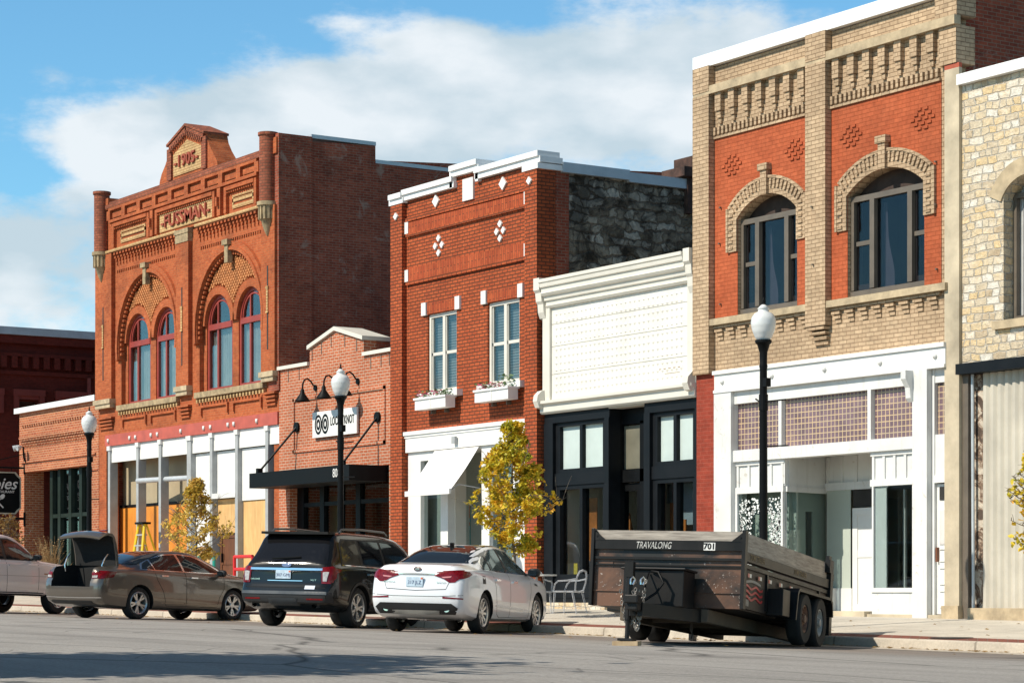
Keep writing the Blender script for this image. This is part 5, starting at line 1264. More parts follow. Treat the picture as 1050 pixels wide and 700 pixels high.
def car_body(sp):
    L = sp['L']; n = 96; d = np.unique(np.concatenate([np.linspace(0, 0.5, 22), np.linspace(0.5, L - 0.5, n), np.linspace(L - 0.5, L, 20)]))
    g = {k: pchip(*zip(*sp[k]), d) for k in ('zt', 'zs', 'zb', 'w', 'wr')}
    rings = []
    for i in range(len(d)):
        zt, zs, zb, w, wr = (g[k][i] for k in ('zt', 'zs', 'zb', 'w', 'wr'))
        zs = min(zs, zt - 0.02); hgt = zs - zb; cab = max(0.0, zt - zs); dr = min(0.075, cab * 0.45)
        cx = [0, .55 * w, .86 * w, .955 * w, .985 * w, .998 * w, w, .995 * w, .985 * w, .955 * w, .925 * w]
        cz = [zb, zb, zb + .005, zb + .05, zb + .14 * hgt + .03, zb + .35 * hgt, zb + .58 * hgt, zb + .76 * hgt, zb + .90 * hgt, zs, zs + min(.025, cab * .3)]
        b0 = (cx[-1], cz[-1]); b1 = (wr, zt - dr)
        for t in (.2, .4, .6, .8): cx.append(b0[0] + (b1[0] - b0[0]) * t + 0.018 * math.sin(math.pi * t) * min(1, cab * 3)); cz.append(b0[1] + (b1[1] - b0[1]) * t)
        for a, b in ((wr, zt - dr), (wr * .93, zt - dr * .45), (wr * .80, zt - dr * .18), (wr * .5, zt - dr * .03), (0, zt)): cx.append(a); cz.append(b)
        rings.append(list(zip(cx, cz)))
    m = len(rings[0]); vs = []; fs = []
    rb, fb = sp['rear'], sp['front']
    def xs_(dd, z, yy, w):
        r_ = float(np.interp(z, [a for a, _ in rb], [b for _, b in rb])) * max(0, 1 - dd / 0.55) ** 1.5
        f_ = float(np.interp(z, [a for a, _ in fb], [b for _, b in fb])) * max(0, 1 - (L - dd) / 0.6) ** 1.5
        return dd + r_ - f_
    full = []
    for i, rg in enumerate(rings):
        ring = [(y, z) for y, z in rg] + [(-y, z) for y, z in reversed(rg[1:-1])]; full.append(ring)
    M_ = len(full[0])
    for i, ring in enumerate(full):
        for (y, z) in ring: vs.append((xs_(d[i], z, y, 1) - L / 2, y, z))
    for i in range(len(full) - 1):
        for k in range(M_):
            q = (k + 1) % M_; fs.append((i * M_ + k, i * M_ + q, (i + 1) * M_ + q, (i + 1) * M_ + k))
    for base, sgn, dd in ((0, -1, 0.0), ((len(full) - 1) * M_, 1, L)):
        ring = full[0] if base == 0 else full[-1]
        cols = 10; grid = []
        for k in range(m):
            y0, z0 = ring[k]; row = [base + k]
            mir = base + ((M_ - k) % M_)
            if k in (0, m - 1): grid.append([base + k] * (cols + 1)); continue
            for c in range(1, cols):
                y = y0 * (1 - 2 * c / cols); bow = 0.045 * (1 - (y / max(.01, y0)) ** 2) * (1 if True else 0) * sp.get('bow', 1)
                vs.append((xs_(dd, z0, y, 1) - L / 2 + sgn * bow, y, z0)); row.append(len(vs) - 1)
            row.append(mir); grid.append(row)
        for k in range(m - 1):
            for c in range(cols):
                f = [grid[k][c], grid[k][c + 1], grid[k + 1][c + 1], grid[k + 1][c]]; f = [v for j, v in enumerate(f) if v not in f[:j]]
                if len(f) >= 3: fs.append(f if sgn < 0 else f[::-1])
    return vs, fs
def cut(o, cutters):
    for c in cutters:
        mo = o.modifiers.new('b', 'BOOLEAN'); mo.operation = 'DIFFERENCE'; mo.object = c; mo.solver = 'EXACT'
        try: mo.material_mode = 'TRANSFER'
        except Exception: pass
    dg = bpy.context.evaluated_depsgraph_get(); me = bpy.data.meshes.new_from_object(o.evaluated_get(dg), preserve_all_data_layers=True, depsgraph=dg)
    o.modifiers.clear(); old = o.data; o.data = me; me.name = old.name
    for c in cutters: bpy.data.objects.remove(c)
    me.polygons.foreach_set('use_smooth', [True] * len(me.polygons))
    try: me.set_sharp_from_angle(angle=R(38))
    except Exception: pass
def patch(bvh, outline, axis, off=0.004, sign=-1, step=0.07, rng=4.0):
    """pane / lamp / trim shaped to the body: an outline in the side (x,z), end (y,z) or top (x,y) view wrapped on the surface"""
    pts = []; n = len(outline)
    for i in range(n):
        a, b = Vector(outline[i]), Vector(outline[(i + 1) % n]); k = max(1, int((b - a).length / step))
        for j in range(k): pts.append(a + (b - a) * j / k)
    ne = len(pts); lo = [min(p[i] for p in pts) for i in (0, 1)]; hi = [max(p[i] for p in pts) for i in (0, 1)]
    def inside(p):
        c = False; j = ne - 1
        for i in range(ne):
            if (pts[i].y > p.y) != (pts[j].y > p.y) and p.x < (pts[j].x - pts[i].x) * (p.y - pts[i].y) / (pts[j].y - pts[i].y) + pts[i].x: c = not c
            j = i
        return c
    extra = []; x = lo[0] + step / 2
    while x < hi[0]:
        z = lo[1] + step / 2
        while z < hi[1]:
            p = Vector((x, z))
            if inside(p) and min((p - q).length for q in pts) > step * 0.4: extra.append(p)
            z += step
        x += step
    v2, e2, f2, *_ = delaunay_2d_cdt(pts + extra, [(i, (i + 1) % ne) for i in range(ne)], [], 1, 1e-6)
    vs = []
    for p in v2:
        if axis == 'side': o, d = Vector((p.x, sign * rng, p.y)), Vector((0, -sign, 0))
        elif axis == 'end': o, d = Vector((sign * rng, p.x, p.y)), Vector((-sign, 0, 0))
        else: o, d = Vector((p.x, p.y, rng)), Vector((0, 0, -1))
        h, nn, _, _ = bvh.ray_cast(o, d)
        if h is None: h, nn, _, _ = bvh.find_nearest(Vector((p.x, sign * 0.9, p.y)) if axis == 'side' else (Vector((sign * 2.5, p.x, p.y)) if axis == 'end' else Vector((p.x, p.y, 1.5))))
        if nn.dot(d) > 0: nn = -nn
        nn = (nn - d * 0.6).normalized() if nn.dot(d) > -0.3 else nn
        vs.append(tuple(h + nn * off))
    return vs, [tuple(f) for f in f2]
class Car:
    def __init__(s, name, label, cat, spec, paint, group='cars parked nose-in along the kerb'):
        s.sp = spec; s.L = spec['L']; s.root = empty(name, (0, 0, 0), label, cat, group); s.paint = paint
        vs, fs = car_body(spec); mb = MB(); mb.add(vs, fs); s.body = mb.build('body', [paint, M_WELL], s.root, local=True, smooth=True)
        cs = []
        for ax in (spec['ra'], spec['fa']):
            for sg in (-1, 1):
                c = MB(); w = spec['W'] / 2; r_ = spec['wr_arch']
                c.tube([(ax - s.L / 2, sg * (w - 0.34), spec['tr']), (ax - s.L / 2, sg * (w + 0.3), spec['tr'])], r_, 36); c.m = [0] * len(c.f)
                cs.append(c.build('cutter', M_WELL))
        for e in spec.get('cuts', []): c = MB(); c.plate([e[0]], e[1], e[2]); cs.append(c.build('cutter', M_WELL))
        cut(s.body, cs)
        me = s.body.data; s.bvh = BVHTree.FromPolygons([v.co.copy() for v in me.vertices], [tuple(p.vertices) for p in me.polygons])
    def D(s, d): return d - s.L / 2
    def add(s, name, outs, mat, axis, off=0.004, signs=(-1,), step=0.07, parent=None):
        last = None
        for o in outs:
            for sg in signs:
                m = MB()
                if axis == 'side': q = [(s.D(a), b) for a, b in o]; vs, fs = patch(s.bvh, q, 'side', off, sg, step)
                elif axis == 'top': q = [(s.D(a), b) for a, b in o]; vs, fs = patch(s.bvh, q, 'top', off, 1, step)
                else: vs, fs = patch(s.bvh, o, 'end', off, sg, step)
                m.add(vs, fs); last = m.build(name, mat, parent or s.root, local=True, smooth=True)
        return last
    def wheels(s, r, wd, spokes, rim_r, mat=M_ALLOY, dbl=True):
        for ax in (s.sp['ra'], s.sp['fa']):
            for sg in (-1, 1):
                yc = sg * (s.sp['W'] / 2 - wd / 2 - 0.035); T = Matrix.Translation((s.D(ax), yc, r)) @ Matrix.Rotation(R(90 * sg), 4, 'X') @ Matrix.Rotation(rnd.random() * 2, 4, 'Z')
                # after rotation local +z points to the outside for both sides
                m = MB(); m.cs = True
                m.lathe([(rim_r, -wd / 2), (r - .035, -wd / 2), (r - .008, -wd / 2 + .03), (r, -wd / 2 + .06), (r, wd / 2 - .06), (r - .008, wd / 2 - .03), (r - .04, wd / 2), (rim_r + .012, wd / 2 - .005), (rim_r, wd / 2 - .02), (rim_r - .01, -wd / 2)], (0, 0, 0), 40, T=T @ Matrix.Scale(-1, 4, (0, 0, 1)))
                tyre = m.build('wheel', M_RUBBER, s.root, local=True, smooth=40)
                m = MB(); zf = wd / 2 - 0.035
                T2 = T @ Matrix.Scale(-1, 4, (0, 0, 1))
                m.lathe([(rim_r, zf + .02), (rim_r - .012, zf + .028), (rim_r - .035, zf + .01), (rim_r - .045, zf - .06), (rim_r - .05, -wd / 2)], (0, 0, 0), 36, T=T2)
                m.lathe([(0, zf + .004), (.055, zf + .002), (.07, zf - .01), (.07, zf - .04), (0, zf - .04)], (0, 0, 0), 18, T=T2)
                for k in range(spokes):
                    a = 360 / spokes * k
                    for da in ((-7, 7) if dbl else (0,)):
                        Q = T2 @ Matrix.Rotation(R(a + da * .35), 4, 'Z')
                        w0, w1 = (.014, .024) if dbl else (.016, .024)
                        e = math.radians(da) * rim_r * 1.1
                        m.add([(.05, -w0, zf - .01), (.05, w0, zf - .01), (rim_r - .02, e + w1, zf + .005), (rim_r - .02, e - w1, zf + .005), (.05, -w0, zf - .045), (.05, w0, zf - .045), (rim_r - .02, e + w1, zf - .03), (rim_r - .02, e - w1, zf - .03)],
                              [(0, 1, 2, 3), (4, 7, 6, 5), (0, 4, 5, 1), (1, 5, 6, 2), (2, 6, 7, 3), (3, 7, 4, 0)], Q)
                m.build('rim', mat, tyre, local=True, smooth=30)
                m = MB(); m.lathe([(0, -.02), (rim_r - .06, -.02), (rim_r - .06, -.05), (0, -.05)], (0, 0, 0), 20, T=T2); m.build('brake_disc', M_WELL, tyre, local=True)
    def place(s, loc_pt, u, depth, heading, sc=(1, 1, 1)):
        """loc_pt (x, y) of the car stands where picture column u meets this distance; heading in degrees right of the view axis"""
        x, y = ray(u, depth); a = R(146.72 - heading); c, s_ = math.cos(a), math.sin(a); lx, ly = s.D(loc_pt[0]), loc_pt[1]
        ox, oy = x - (c * lx - s_ * ly), y - (s_ * lx + c * ly)
        place_on_road(s.root, ox, oy, a, s.D(s.sp['ra']), s.D(s.sp['fa']), s.sp['W'] / 2 - .12)
        s.root.matrix_world = s.root.matrix_world @ Matrix.Diagonal((*sc, 1))
        print('%s at %.2f %.2f; front bumper Y %.2f' % (s.root.name, ox, oy, oy + s_ * s.L / 2))
def place_on_road(root, ox, oy, a, xr, xf, hw, lift=0.0):
    c, s_ = math.cos(a), math.sin(a)
    P = [Vector((ox + c * lx - s_ * ly, oy + s_ * lx + c * ly, 0)) for lx in (xr, xf) for ly in (-hw, hw)]
    for p in P: p.z = road_z(p.x, min(p.y, CURB - 0.15))
    fwd = ((P[2] + P[3]) - (P[0] + P[1])).normalized(); left = ((P[1] + P[3]) - (P[0] + P[2])).normalized(); up = fwd.cross(left).normalized(); left = up.cross(fwd)
    cen = (P[0] + P[1] + P[2] + P[3]) / 4; mid = (xr + xf) / 2; o = cen - fwd * mid
    root.matrix_world = Matrix(((fwd.x, left.x, up.x, o.x), (fwd.y, left.y, up.y, o.y), (fwd.z, left.z, up.z, o.z + lift), (0, 0, 0, 1)))
def box_part(root, name, mat, *boxes, bev=0.0):
    m = MB()
    for b in boxes: m.box(*b)
    o = m.build(name, mat, root, local=True)
    if bev: md = o.modifiers.new('bevel', 'BEVEL'); md.width = bev; md.segments = 2
    return o
def end_text(car, txt, y, z, size, mat, name, w=None, off=0.012, parent=None):
    vs, fs = text_geo(txt, size, 0.002, 0.0); ww = max(v[0] for v in vs) - min(v[0] for v in vs); k = (w / ww) if w else 1
    out = []
    h, nn, _, _ = car.bvh.ray_cast(Vector((-4, y, z)), Vector((1, 0, 0))); x0 = h.x if h else -car.L / 2
    for v in vs:
        yy = y - v[0] * k; h, _, _, _ = car.bvh.ray_cast(Vector((-4, yy, z)), Vector((1, 0, 0))); xx = h.x if h else x0
        out.append((xx - off - v[2], yy, z + v[1]))
    return MB().add(out, fs).build(name, mat, parent or car.root, local=True, fix=True)
def plate_on(car, y, z, txt, tilt=0.0):
    h, _, _, _ = car.bvh.ray_cast(Vector((-4, y, z)), Vector((1, 0, 0))); x = h.x
    p = box_part(car.root, 'licence_plate', M_PLATE, (x - 0.03, x - 0.012, y - .155, y + .155, z - .078, z + .078), bev=0.004)
    vs, fs = text_geo(txt, 0.080, 0.001, 0.0); T = Matrix.Translation((x - 0.0325, y, z - 0.012)) @ Matrix(((0, 0, -1, 0), (-1, 0, 0, 0), (0, 1, 0, 0), (0, 0, 0, 1)))
    MB().add(vs, fs, T).build('plate_number', M_PLTXT, p, local=True)
    box_part(p, 'sticker', plain('orange_sticker', (.7, .16, .05), .6), (x - 0.0325, x - 0.0305, y - .15, y - .115, z + .04, z + .07))
def mirror(car, d, z, y, mat, cap=None):
    for sg in (-1, 1):
        m = MB(); m.cs = True
        T = Matrix.Translation((car.D(d), sg * (y + .13), z)) @ Matrix.Diagonal((.075, .125, .075, 1))
        pr = [(math.sin(math.pi * k / 10), math.cos(math.pi * k / 10)) for k in range(11)]
        m.lathe([(a ** .6 if a > 0 else 0, b) for a, b in pr], (0, 0, 0), 18, T=T); m.cs = False
        m.box(car.D(d) - .02, car.D(d) + .05, sg * (y - .05), sg * (y + .06), z - .06, z - .02)
        o = m.build('wing_mirror', mat, car.root, local=True)
        g = MB(); g.box(car.D(d) - .078, car.D(d) - .070, sg * (y + .05), sg * (y + .20), z - .045, z + .045); g.build('mirror_glass', M_CGLASS, o, local=True)
def handles(car, pts, mat):
    m = MB()
    for (d, z) in pts:
        for sg in (-1, 1):
            h, n_, _, _ = car.bvh.ray_cast(Vector((car.D(d), sg * 3, z)), Vector((0, -sg, 0)))
            if h: m.box(h.x - .10, h.x + .10, h.y - .01 * sg, h.y + .03 * sg, h.z - .014, h.z + .014)
    m.build('door_handle', mat, car.root, local=True)
def seam(pts, w=0.006):
    out = []; 
    L_ = []; R_ = []
    for i, p in enumerate(pts):
        a = Vector(pts[max(0, i - 1)]); b = Vector(pts[min(len(pts) - 1, i + 1)]); d = (b - a).normalized(); n_ = Vector((-d.y, d.x)) * w
        L_.append((p[0] + n_.x, p[1] + n_.y)); R_.append((p[0] - n_.x, p[1] - n_.y))
    return L_ + R_[::-1]
def arch_lip(ax, r, tr, a0=12, a1=168, w=0.03):
    return [(ax + (r + w) * math.cos(R(a)), tr + (r + w) * math.sin(R(a))) for a in range(a0, a1 + 1, 6)] + [(ax + r * math.cos(R(a)), tr + r * math.sin(R(a))) for a in range(a1, a0 - 1, -6)]

# ---------------------------------------------------------------- white sedan
def white_sedan():
    sp = dict(L=4.84, W=1.83, ra=1.03, fa=3.825, tr=0.335, wr_arch=0.375,
        zt=[(0, .95), (.03, 1.03), (.10, 1.075), (.30, 1.09), (.62, 1.105), (1.0, 1.225), (1.45, 1.36), (1.9, 1.435), (2.35, 1.455), (2.8, 1.43), (3.15, 1.33), (3.6, 1.12), (3.85, 1.01), (4.2, .96), (4.55, .87), (4.75, .76), (4.84, .64)],
        zs=[(0, .88), (.2, .96), (.7, .985), (1.5, .96), (2.5, .925), (3.5, .90), (4.1, .87), (4.6, .76), (4.84, .58)],
        zb=[(0, .30), (.3, .24), (.8, .20), (4.0, .19), (4.84, .22)],
        w=[(0, .76), (.04, .815), (.12, .86), (.3, .895), (.6, .91), (1.2, .915), (3.8, .905), (4.3, .88), (4.6, .80), (4.76, .70), (4.84, .56)],
        wr=[(0, .70), (.3, .74), (.62, .74), (1.0, .67), (1.6, .60), (2.4, .59), (3.0, .57), (3.5, .66), (3.9, .74), (4.5, .68), (4.84, .45)],
        rear=[(.2, .14), (.35, .06), (.5, .0), (.7, .02), (.85, .06), (.98, .05), (1.1, .04)], front=[(.2, .05), (.5, 0), (.9, .12)])
    c = Car('parked_sedan', 'white four-door sedan with dark glass roof parked nose-in beside the trailer', 'car', sp, carpaint('white_car_paint', (0.76, 0.77, 0.79), 0.0, .3, dust=.06))
    rearglass = [(-.71, 1.115), (.71, 1.115), (.67, 1.22), (.60, 1.34), (.52, 1.41), (.30, 1.42), (-.30, 1.42), (-.52, 1.41), (-.60, 1.34), (-.67, 1.22)]
    c.add('rear_window', [rearglass], M_CGLASS, 'end', .006)
    c.add('glass_roof', [[(1.80, -.50), (3.0, -.50), (3.0, .50), (1.80, .50)]], plain('brown_glass_roof', (.035, .018, .014), .08, var=0, spec=.7), 'top', .006)
    side_out = [(1.02, 1.02), (1.10, 1.14), (1.45, 1.275), (1.9, 1.37), (2.35, 1.395), (2.75, 1.36), (3.1, 1.25), (3.42, 1.09), (3.55, .985), (2.8, .985), (1.9, 1.00)]
    tr = c.add('window_trim', [side_out], M_CHROME, 'side', .003, (-1, 1), .06)
    w1 = [(1.10, 1.035), (1.16, 1.13), (1.34, 1.215), (1.46, 1.24), (1.40, 1.03)]; w2 = [(1.45, 1.03), (1.50, 1.255), (1.9, 1.35), (2.16, 1.37), (2.20, 1.01)]; w3 = [(2.27, 1.01), (2.24, 1.375), (2.4, 1.375), (2.75, 1.335), (3.07, 1.23), (3.38, 1.08), (3.44, 1.005)]
    gl = c.add('side_window', [w1, w2, w3], plain('pale_reflecting_glass', (.10, .13, .12), .04, var=.35, scale=1.5, spec=.9), 'side', .007, (-1, 1), .06)
    c.add('window_pillar', [[(2.17, 1.0), (2.27, 1.0), (2.24, 1.385), (2.16, 1.38)], [(1.40, 1.02), (1.45, 1.02), (1.51, 1.26), (1.46, 1.25)]], M_PLAST, 'side', .009, (-1, 1), .06)
    for sg in (-1, 1):
        c.add('tail_lamp', [[(sg * .33, .905), (sg * .36, .955), (sg * .60, .985), (sg * .80, .995), (sg * .83, .90), (sg * .70, .80), (sg * .60, .795), (sg * .50, .85)]], M_TAIL, 'end', .010, (-1,), .05)
        c.add('tail_lamp', [[(.04, .99), (.32, .97), (.40, .93), (.20, .88), (.05, .84)]], M_TAIL, 'side', .010, (sg,), .04)
    c.add('tail_lamp_flash', [[(s_ * .45, .885), (s_ * .64, .90), (s_ * .62, .875), (s_ * .5, .865)] for s_ in (-1, 1)], plain('pink_lens', (.65, .25, .25), .2), 'end', .014, (-1,), .05)
    c.add('boot_chrome', [[(-.34, .935), (.34, .935), (.33, .918), (-.33, .918)]], M_CHROME, 'end', .012, (-1,), .06)
    c.add('badge', [[(.075 * math.cos(i * .5236), 1.0 + .035 * math.sin(i * .5236)) for i in range(12)]], plain('badge_red_black', (.05, .02, .02), .3), 'end', .014, (-1,), .04)
    end_text(c, 'KIA', 0, .998, .045, M_CHROME, 'badge_lettering', off=.02)
    end_text(c, 'OPTIMA', .50, .795, .04, M_CHROME, 'model_lettering', w=.22); end_text(c, 'ECO', -.46, .795, .04, M_CHROME, 'model_lettering', w=.16)
    plate_on(c, 0.02, .80, '317 JLZ')
    c.add('boot_shut_line', [seam([(.56, .93), (.60, .80), (.55, .69), (0, .665), (-.55, .69), (-.60, .80), (-.56, .93)], .005)], M_PLAST, 'end', .003, (-1,), .05)
    c.add('bumper_line', [seam([(.84, .60), (.4, .575), (-.4, .575), (-.84, .60)], .004)], M_PLAST, 'end', .003, (-1,), .06)
    c.add('reflector', [[(s_ * .50, .545), (s_ * .84, .535), (s_ * .84, .555), (s_ * .50, .575)] for s_ in (-1, 1)], M_TAIL, 'end', .008, (-1,), .06)
    c.add('rear_valance', [[(-.70, .30), (.70, .30), (.76, .40), (.66, .47), (-.66, .47), (-.76, .40)]], M_PLAST, 'end', .012, (-1,), .06)
    c.add('valance_insert', [[(-.42, .30), (.42, .30), (.44, .36), (-.44, .36)]], plain('silver_grey_plastic', (.28, .26, .23), .4), 'end', .020, (-1,), .06)
    m = MB()
    for sg in (-1, 1): m.tube([(-c.L / 2 + .02, sg * .56, .385), (-c.L / 2 + .26, sg * .56, .385)], .065, 16, cap=False); m.tube([(-c.L / 2 + .03, sg * .56, .385), (-c.L / 2 + .26, sg * .56, .385)], .056, 16)
    m.build('exhaust', M_CHROME, c.root, local=True)
    c.add('door_seam', [seam([(1.38, 1.02), (1.52, .75), (1.60, .32), (1.75, .26)]), seam([(2.26, 1.0), (2.28, .6), (2.26, .26)]), seam([(3.42, .98), (3.40, .7), (3.30, .45), (3.30, .26)]), seam([(1.75, .265), (3.3, .265)], .004)], M_PLAST, 'side', .002, (-1, 1), .06)
    c.add('fuel_flap', [seam([(.86, .80), (.86, .92), (1.0, .92), (1.0, .80), (.86, .80)], .004)], M_PLAST, 'side', .002, (-1,), .05)
    c.add('sill_crease', [[(1.55, .44), (3.35, .36), (3.35, .395), (1.55, .475)]], plain('white_crease', (.82, .82, .82), .3), 'side', .006, (-1, 1), .06)
    c.add('wing_vent', [[(3.60, .82), (3.78, .80), (3.76, .83), (3.62, .855)]], M_PLAST, 'side', .008, (-1, 1), .05)
    c.add('boot_lid_line', [seam([(.12, -.60), (.58, -.64), (.62, 0), (.58, .64), (.12, .60)], .004)], M_PLAST, 'top', .002, (1,), .06)
    handles(c, [(1.60, .87), (2.50, .85)], M_CHROME); mirror(c, 3.30, 1.03, .86, M_PLAST)
    box_part(c.root, 'aerial_fin', M_BLACK, (c.D(1.58), c.D(1.72), -.02, .02, 1.37, 1.47), bev=.01)
    c.wheels(.335, .225, 10, .235, M_ALLOY, False)
    c.place((sp['ra'], -.80), 493, 39.9, 19.3, (1, .97, 1.06))
white_sedan()

# ---------------------------------------------------------------- black SUV
def suv():
    sp = dict(L=5.0, W=2.0, ra=1.10, fa=3.96, tr=0.375, wr_arch=0.425,
        zt=[(0, 1.02), (.03, 1.10), (.07, 1.18), (.22, 1.36), (.38, 1.56), (.50, 1.70), (.62, 1.745), (1.2, 1.775), (2.2, 1.775), (3.0, 1.73), (3.35, 1.64), (3.8, 1.36), (4.02, 1.22), (4.3, 1.17), (4.7, 1.10), (4.9, .98), (5.0, .82)],
        zs=[(0, 1.0), (.2, 1.10), (1, 1.12), (2.5, 1.09), (3.8, 1.06), (4.5, 1.0), (4.85, .88), (5, .74)],
        zb=[(0, .42), (.3, .33), (.9, .27), (4.2, .26), (5, .30)],
        w=[(0, .86), (.05, .91), (.15, .95), (.4, .98), (1, .99), (4.0, .985), (4.5, .95), (4.8, .87), (4.93, .76), (5, .66)],
        wr=[(0, .80), (.1, .80), (.3, .735), (.45, .725), (1.5, .74), (3.0, .73), (3.5, .75), (4.0, .82), (4.7, .80), (5, .6)],
        rear=[(.3, .12), (.45, .0), (.62, -.03), (.70, .04), (1.0, .06), (1.2, .02)], front=[(.3, .06), (.6, 0), (1.0, .1)])
    c = Car('parked_suv', 'shiny black sport utility vehicle with roof rails parked between the two sedans', 'car', sp, carpaint('black_car_paint', (0.005, 0.0055, 0.0055), 0.0, .25, .55, dust=.012))
    c.add('rear_window', [[(-.80, 1.16), (.80, 1.16), (.76, 1.30), (.66, 1.64), (-.66, 1.64), (-.76, 1.30)]], M_CGLASS2, 'end', .006)
    side1 = [(.52, 1.17), (.60, 1.50), (.72, 1.60), (1.22, 1.615), (1.26, 1.17)]
    side2 = [(1.36, 1.16), (1.34, 1.615), (2.16, 1.615), (2.24, 1.14)]; side3 = [(2.32, 1.14), (2.26, 1.615), (2.85, 1.60), (3.15, 1.52), (3.55, 1.28), (3.62, 1.12)]
    c.add('window_trim', [[(.47, 1.135), (.56, 1.52), (.70, 1.635), (2.85, 1.645), (3.18, 1.56), (3.64, 1.28), (3.70, 1.09), (2.3, 1.11)]], M_PLAST, 'side', .003, (-1, 1))
    c.add('side_window', [side2, side3], M_CGLASS2, 'side', .008, (-1, 1))
    c.add('quarter_window', [side1], plain('bronze_tinted_glass', (.10, .085, .065), .06, var=.3, scale=2, spec=.7), 'side', .008, (-1, 1))
    c.add('sill_chrome', [seam([(.50, 1.145), (1.5, 1.135), (3.62, 1.10)], .010)], M_CHROME, 'side', .012, (-1, 1))
    c.add('tailgate_bar', [[(-.74, 1.075), (.74, 1.075), (.74, 1.035), (-.74, 1.035)]], M_CHROME, 'end', .014, (-1,))
    for sg in (-1, 1):
        c.add('tail_lamp', [[(sg * .72, 1.09), (sg * .95, 1.12), (sg * .95, .90), (sg * .90, .80), (sg * .74, .80)]], M_TAIL, 'end', .012, (-1,), .05)
        c.add('tail_lamp', [[(.06, 1.10), (.40, 1.06), (.32, 1.02), (.20, .98), (.12, .82), (.06, .82)]], M_TAIL, 'side', .012, (sg,), .05)
        c.add('reversing_lamp', [[(sg * .755, 1.01), (sg * .86, 1.01), (sg * .84, .84), (sg * .765, .84)]], M_LENS, 'end', .018, (-1,), .05)
    c.add('badge', [[(.10 * math.cos(i * .5236), 1.125 + .04 * math.sin(i * .5236)) for i in range(12)]], plain('blue_oval', (.10, .16, .30), .25), 'end', .022, (-1,), .04)
    end_text(c, 'EXPLORER', .62, .865, .04, M_CHROME, 'model_lettering', w=.20); end_text(c, 'XLT', -.58, .86, .04, M_CHROME, 'model_lettering', w=.12)
    c.add('grab_strip', [[(-.36, .85), (.36, .85), (.36, .835), (-.36, .835)]], M_CHROME, 'end', .012, (-1,))
    c.add('dealer_sticker', [[(-.42, .76), (-.62, .76), (-.62, .69), (-.42, .69)]], plain('pale_decal', (.45, .5, .6), .5), 'end', .008, (-1,), .05)
    plate_on(c, 0.03, .955, '307 GMJ')
    c.add('tailgate_line', [seam([(.80, 1.12), (.82, .72), (-.82, .72), (-.80, 1.12)], .005)], M_WELL, 'end', .003, (-1,))
    c.add('bumper_cover', [[(-.93, .46), (.93, .46), (.93, .64), (-.93, .64)]], M_PLAST, 'end', .010, (-1,))
    c.add('bumper_ledge', [[(-.86, .645), (.86, .645), (.86, .60), (-.86, .60)]], plain('dark_satin_trim', (.06, .065, .07), .35), 'end', .02, (-1,))
    c.add('hitch_cover', [[(-.30, .40), (.30, .40), (.30, .53), (-.30, .53)]], plain('grey_black_plastic', (.03, .035, .04), .5), 'end', .02, (-1,))
    c.add('reflector', [[(s_ * .48, .50), (s_ * .80, .50), (s_ * .80, .53), (s_ * .48, .53)] for s_ in (-1, 1)], M_TAIL, 'end', .016, (-1,))
    m = MB()
    for sg in (-1, 1): m.tube([(-c.L / 2 + .0, sg * .62, .40), (-c.L / 2 + .3, sg * .62, .42)], .05, 14, cap=False)
    m.build('exhaust', M_CHROME, c.root, local=True)
    m = MB(); m.box(c.D(.32), c.D(.62), -.69, .69, 1.705, 1.75); m.build('roof_spoiler', plain('spoiler_black', (.010, .010, .010), .6, spec=.2), c.root, local=True)
    for sg in (-1, 1):
        m = MB(); m.tube([(c.D(.75), sg * .70, 1.74), (c.D(.85), sg * .70, 1.81), (c.D(1.6), sg * .705, 1.835), (c.D(2.6), sg * .70, 1.82), (c.D(2.75), sg * .69, 1.76)], .022, 8); m.build('roof_rail', plain('satin_rail', (.12, .12, .12), .3, metal=.5), c.root, local=True, smooth=40)
    m = MB(); m.tube([(c.D(.06), .30, 1.24), (c.D(.10), .08, 1.255), (c.D(.13), -.25, 1.28)], .014, 6); m.build('rear_wiper', M_BLACK, c.root, local=True)
    c.add('door_seam', [seam([(1.30, 1.14), (1.45, .9), (1.55, .6), (1.62, .38)]), seam([(2.28, 1.12), (2.30, .38)]), seam([(3.56, 1.08), (3.5, .7), (3.42, .38)])], M_WELL, 'side', .002, (-1, 1))
    c.add('cladding', [[(1.50, .27), (3.55, .27), (3.55, .40), (1.50, .42)]] + [arch_lip(sp['ra'], .425, .375, w=.05), arch_lip(sp['fa'], .425, .375, w=.05)], M_PLAST, 'side', .008, (-1, 1), .06)
    handles(c, [(1.55, 1.0), (2.52, .98)], M_CHROME); mirror(c, 3.35, 1.17, .95, M_PLAST)
    c.wheels(.375, .25, 5, .265, M_ALLOY, True)
    c.place((sp['ra'], -.86), 362, 43.4, 23)
def _wedge(x0, x1, y0, y1, z0, z1):
    return [(x0, y0, z1 - .055), (x0, y1, z1 - .055), (x1, y0, z0 + .04), (x1, y1, z0 + .04), (x0 + .02, y0 + .03, z1 - .01), (x0 + .02, y1 - .03, z1 - .01), (x1, y0 + .02, z1 + .01), (x1, y1 - .02, z1 + .01)], [(0, 2, 3, 1), (4, 5, 7, 6), (0, 1, 5, 4), (2, 6, 7, 3), (0, 4, 6, 2), (1, 3, 7, 5)]
suv()

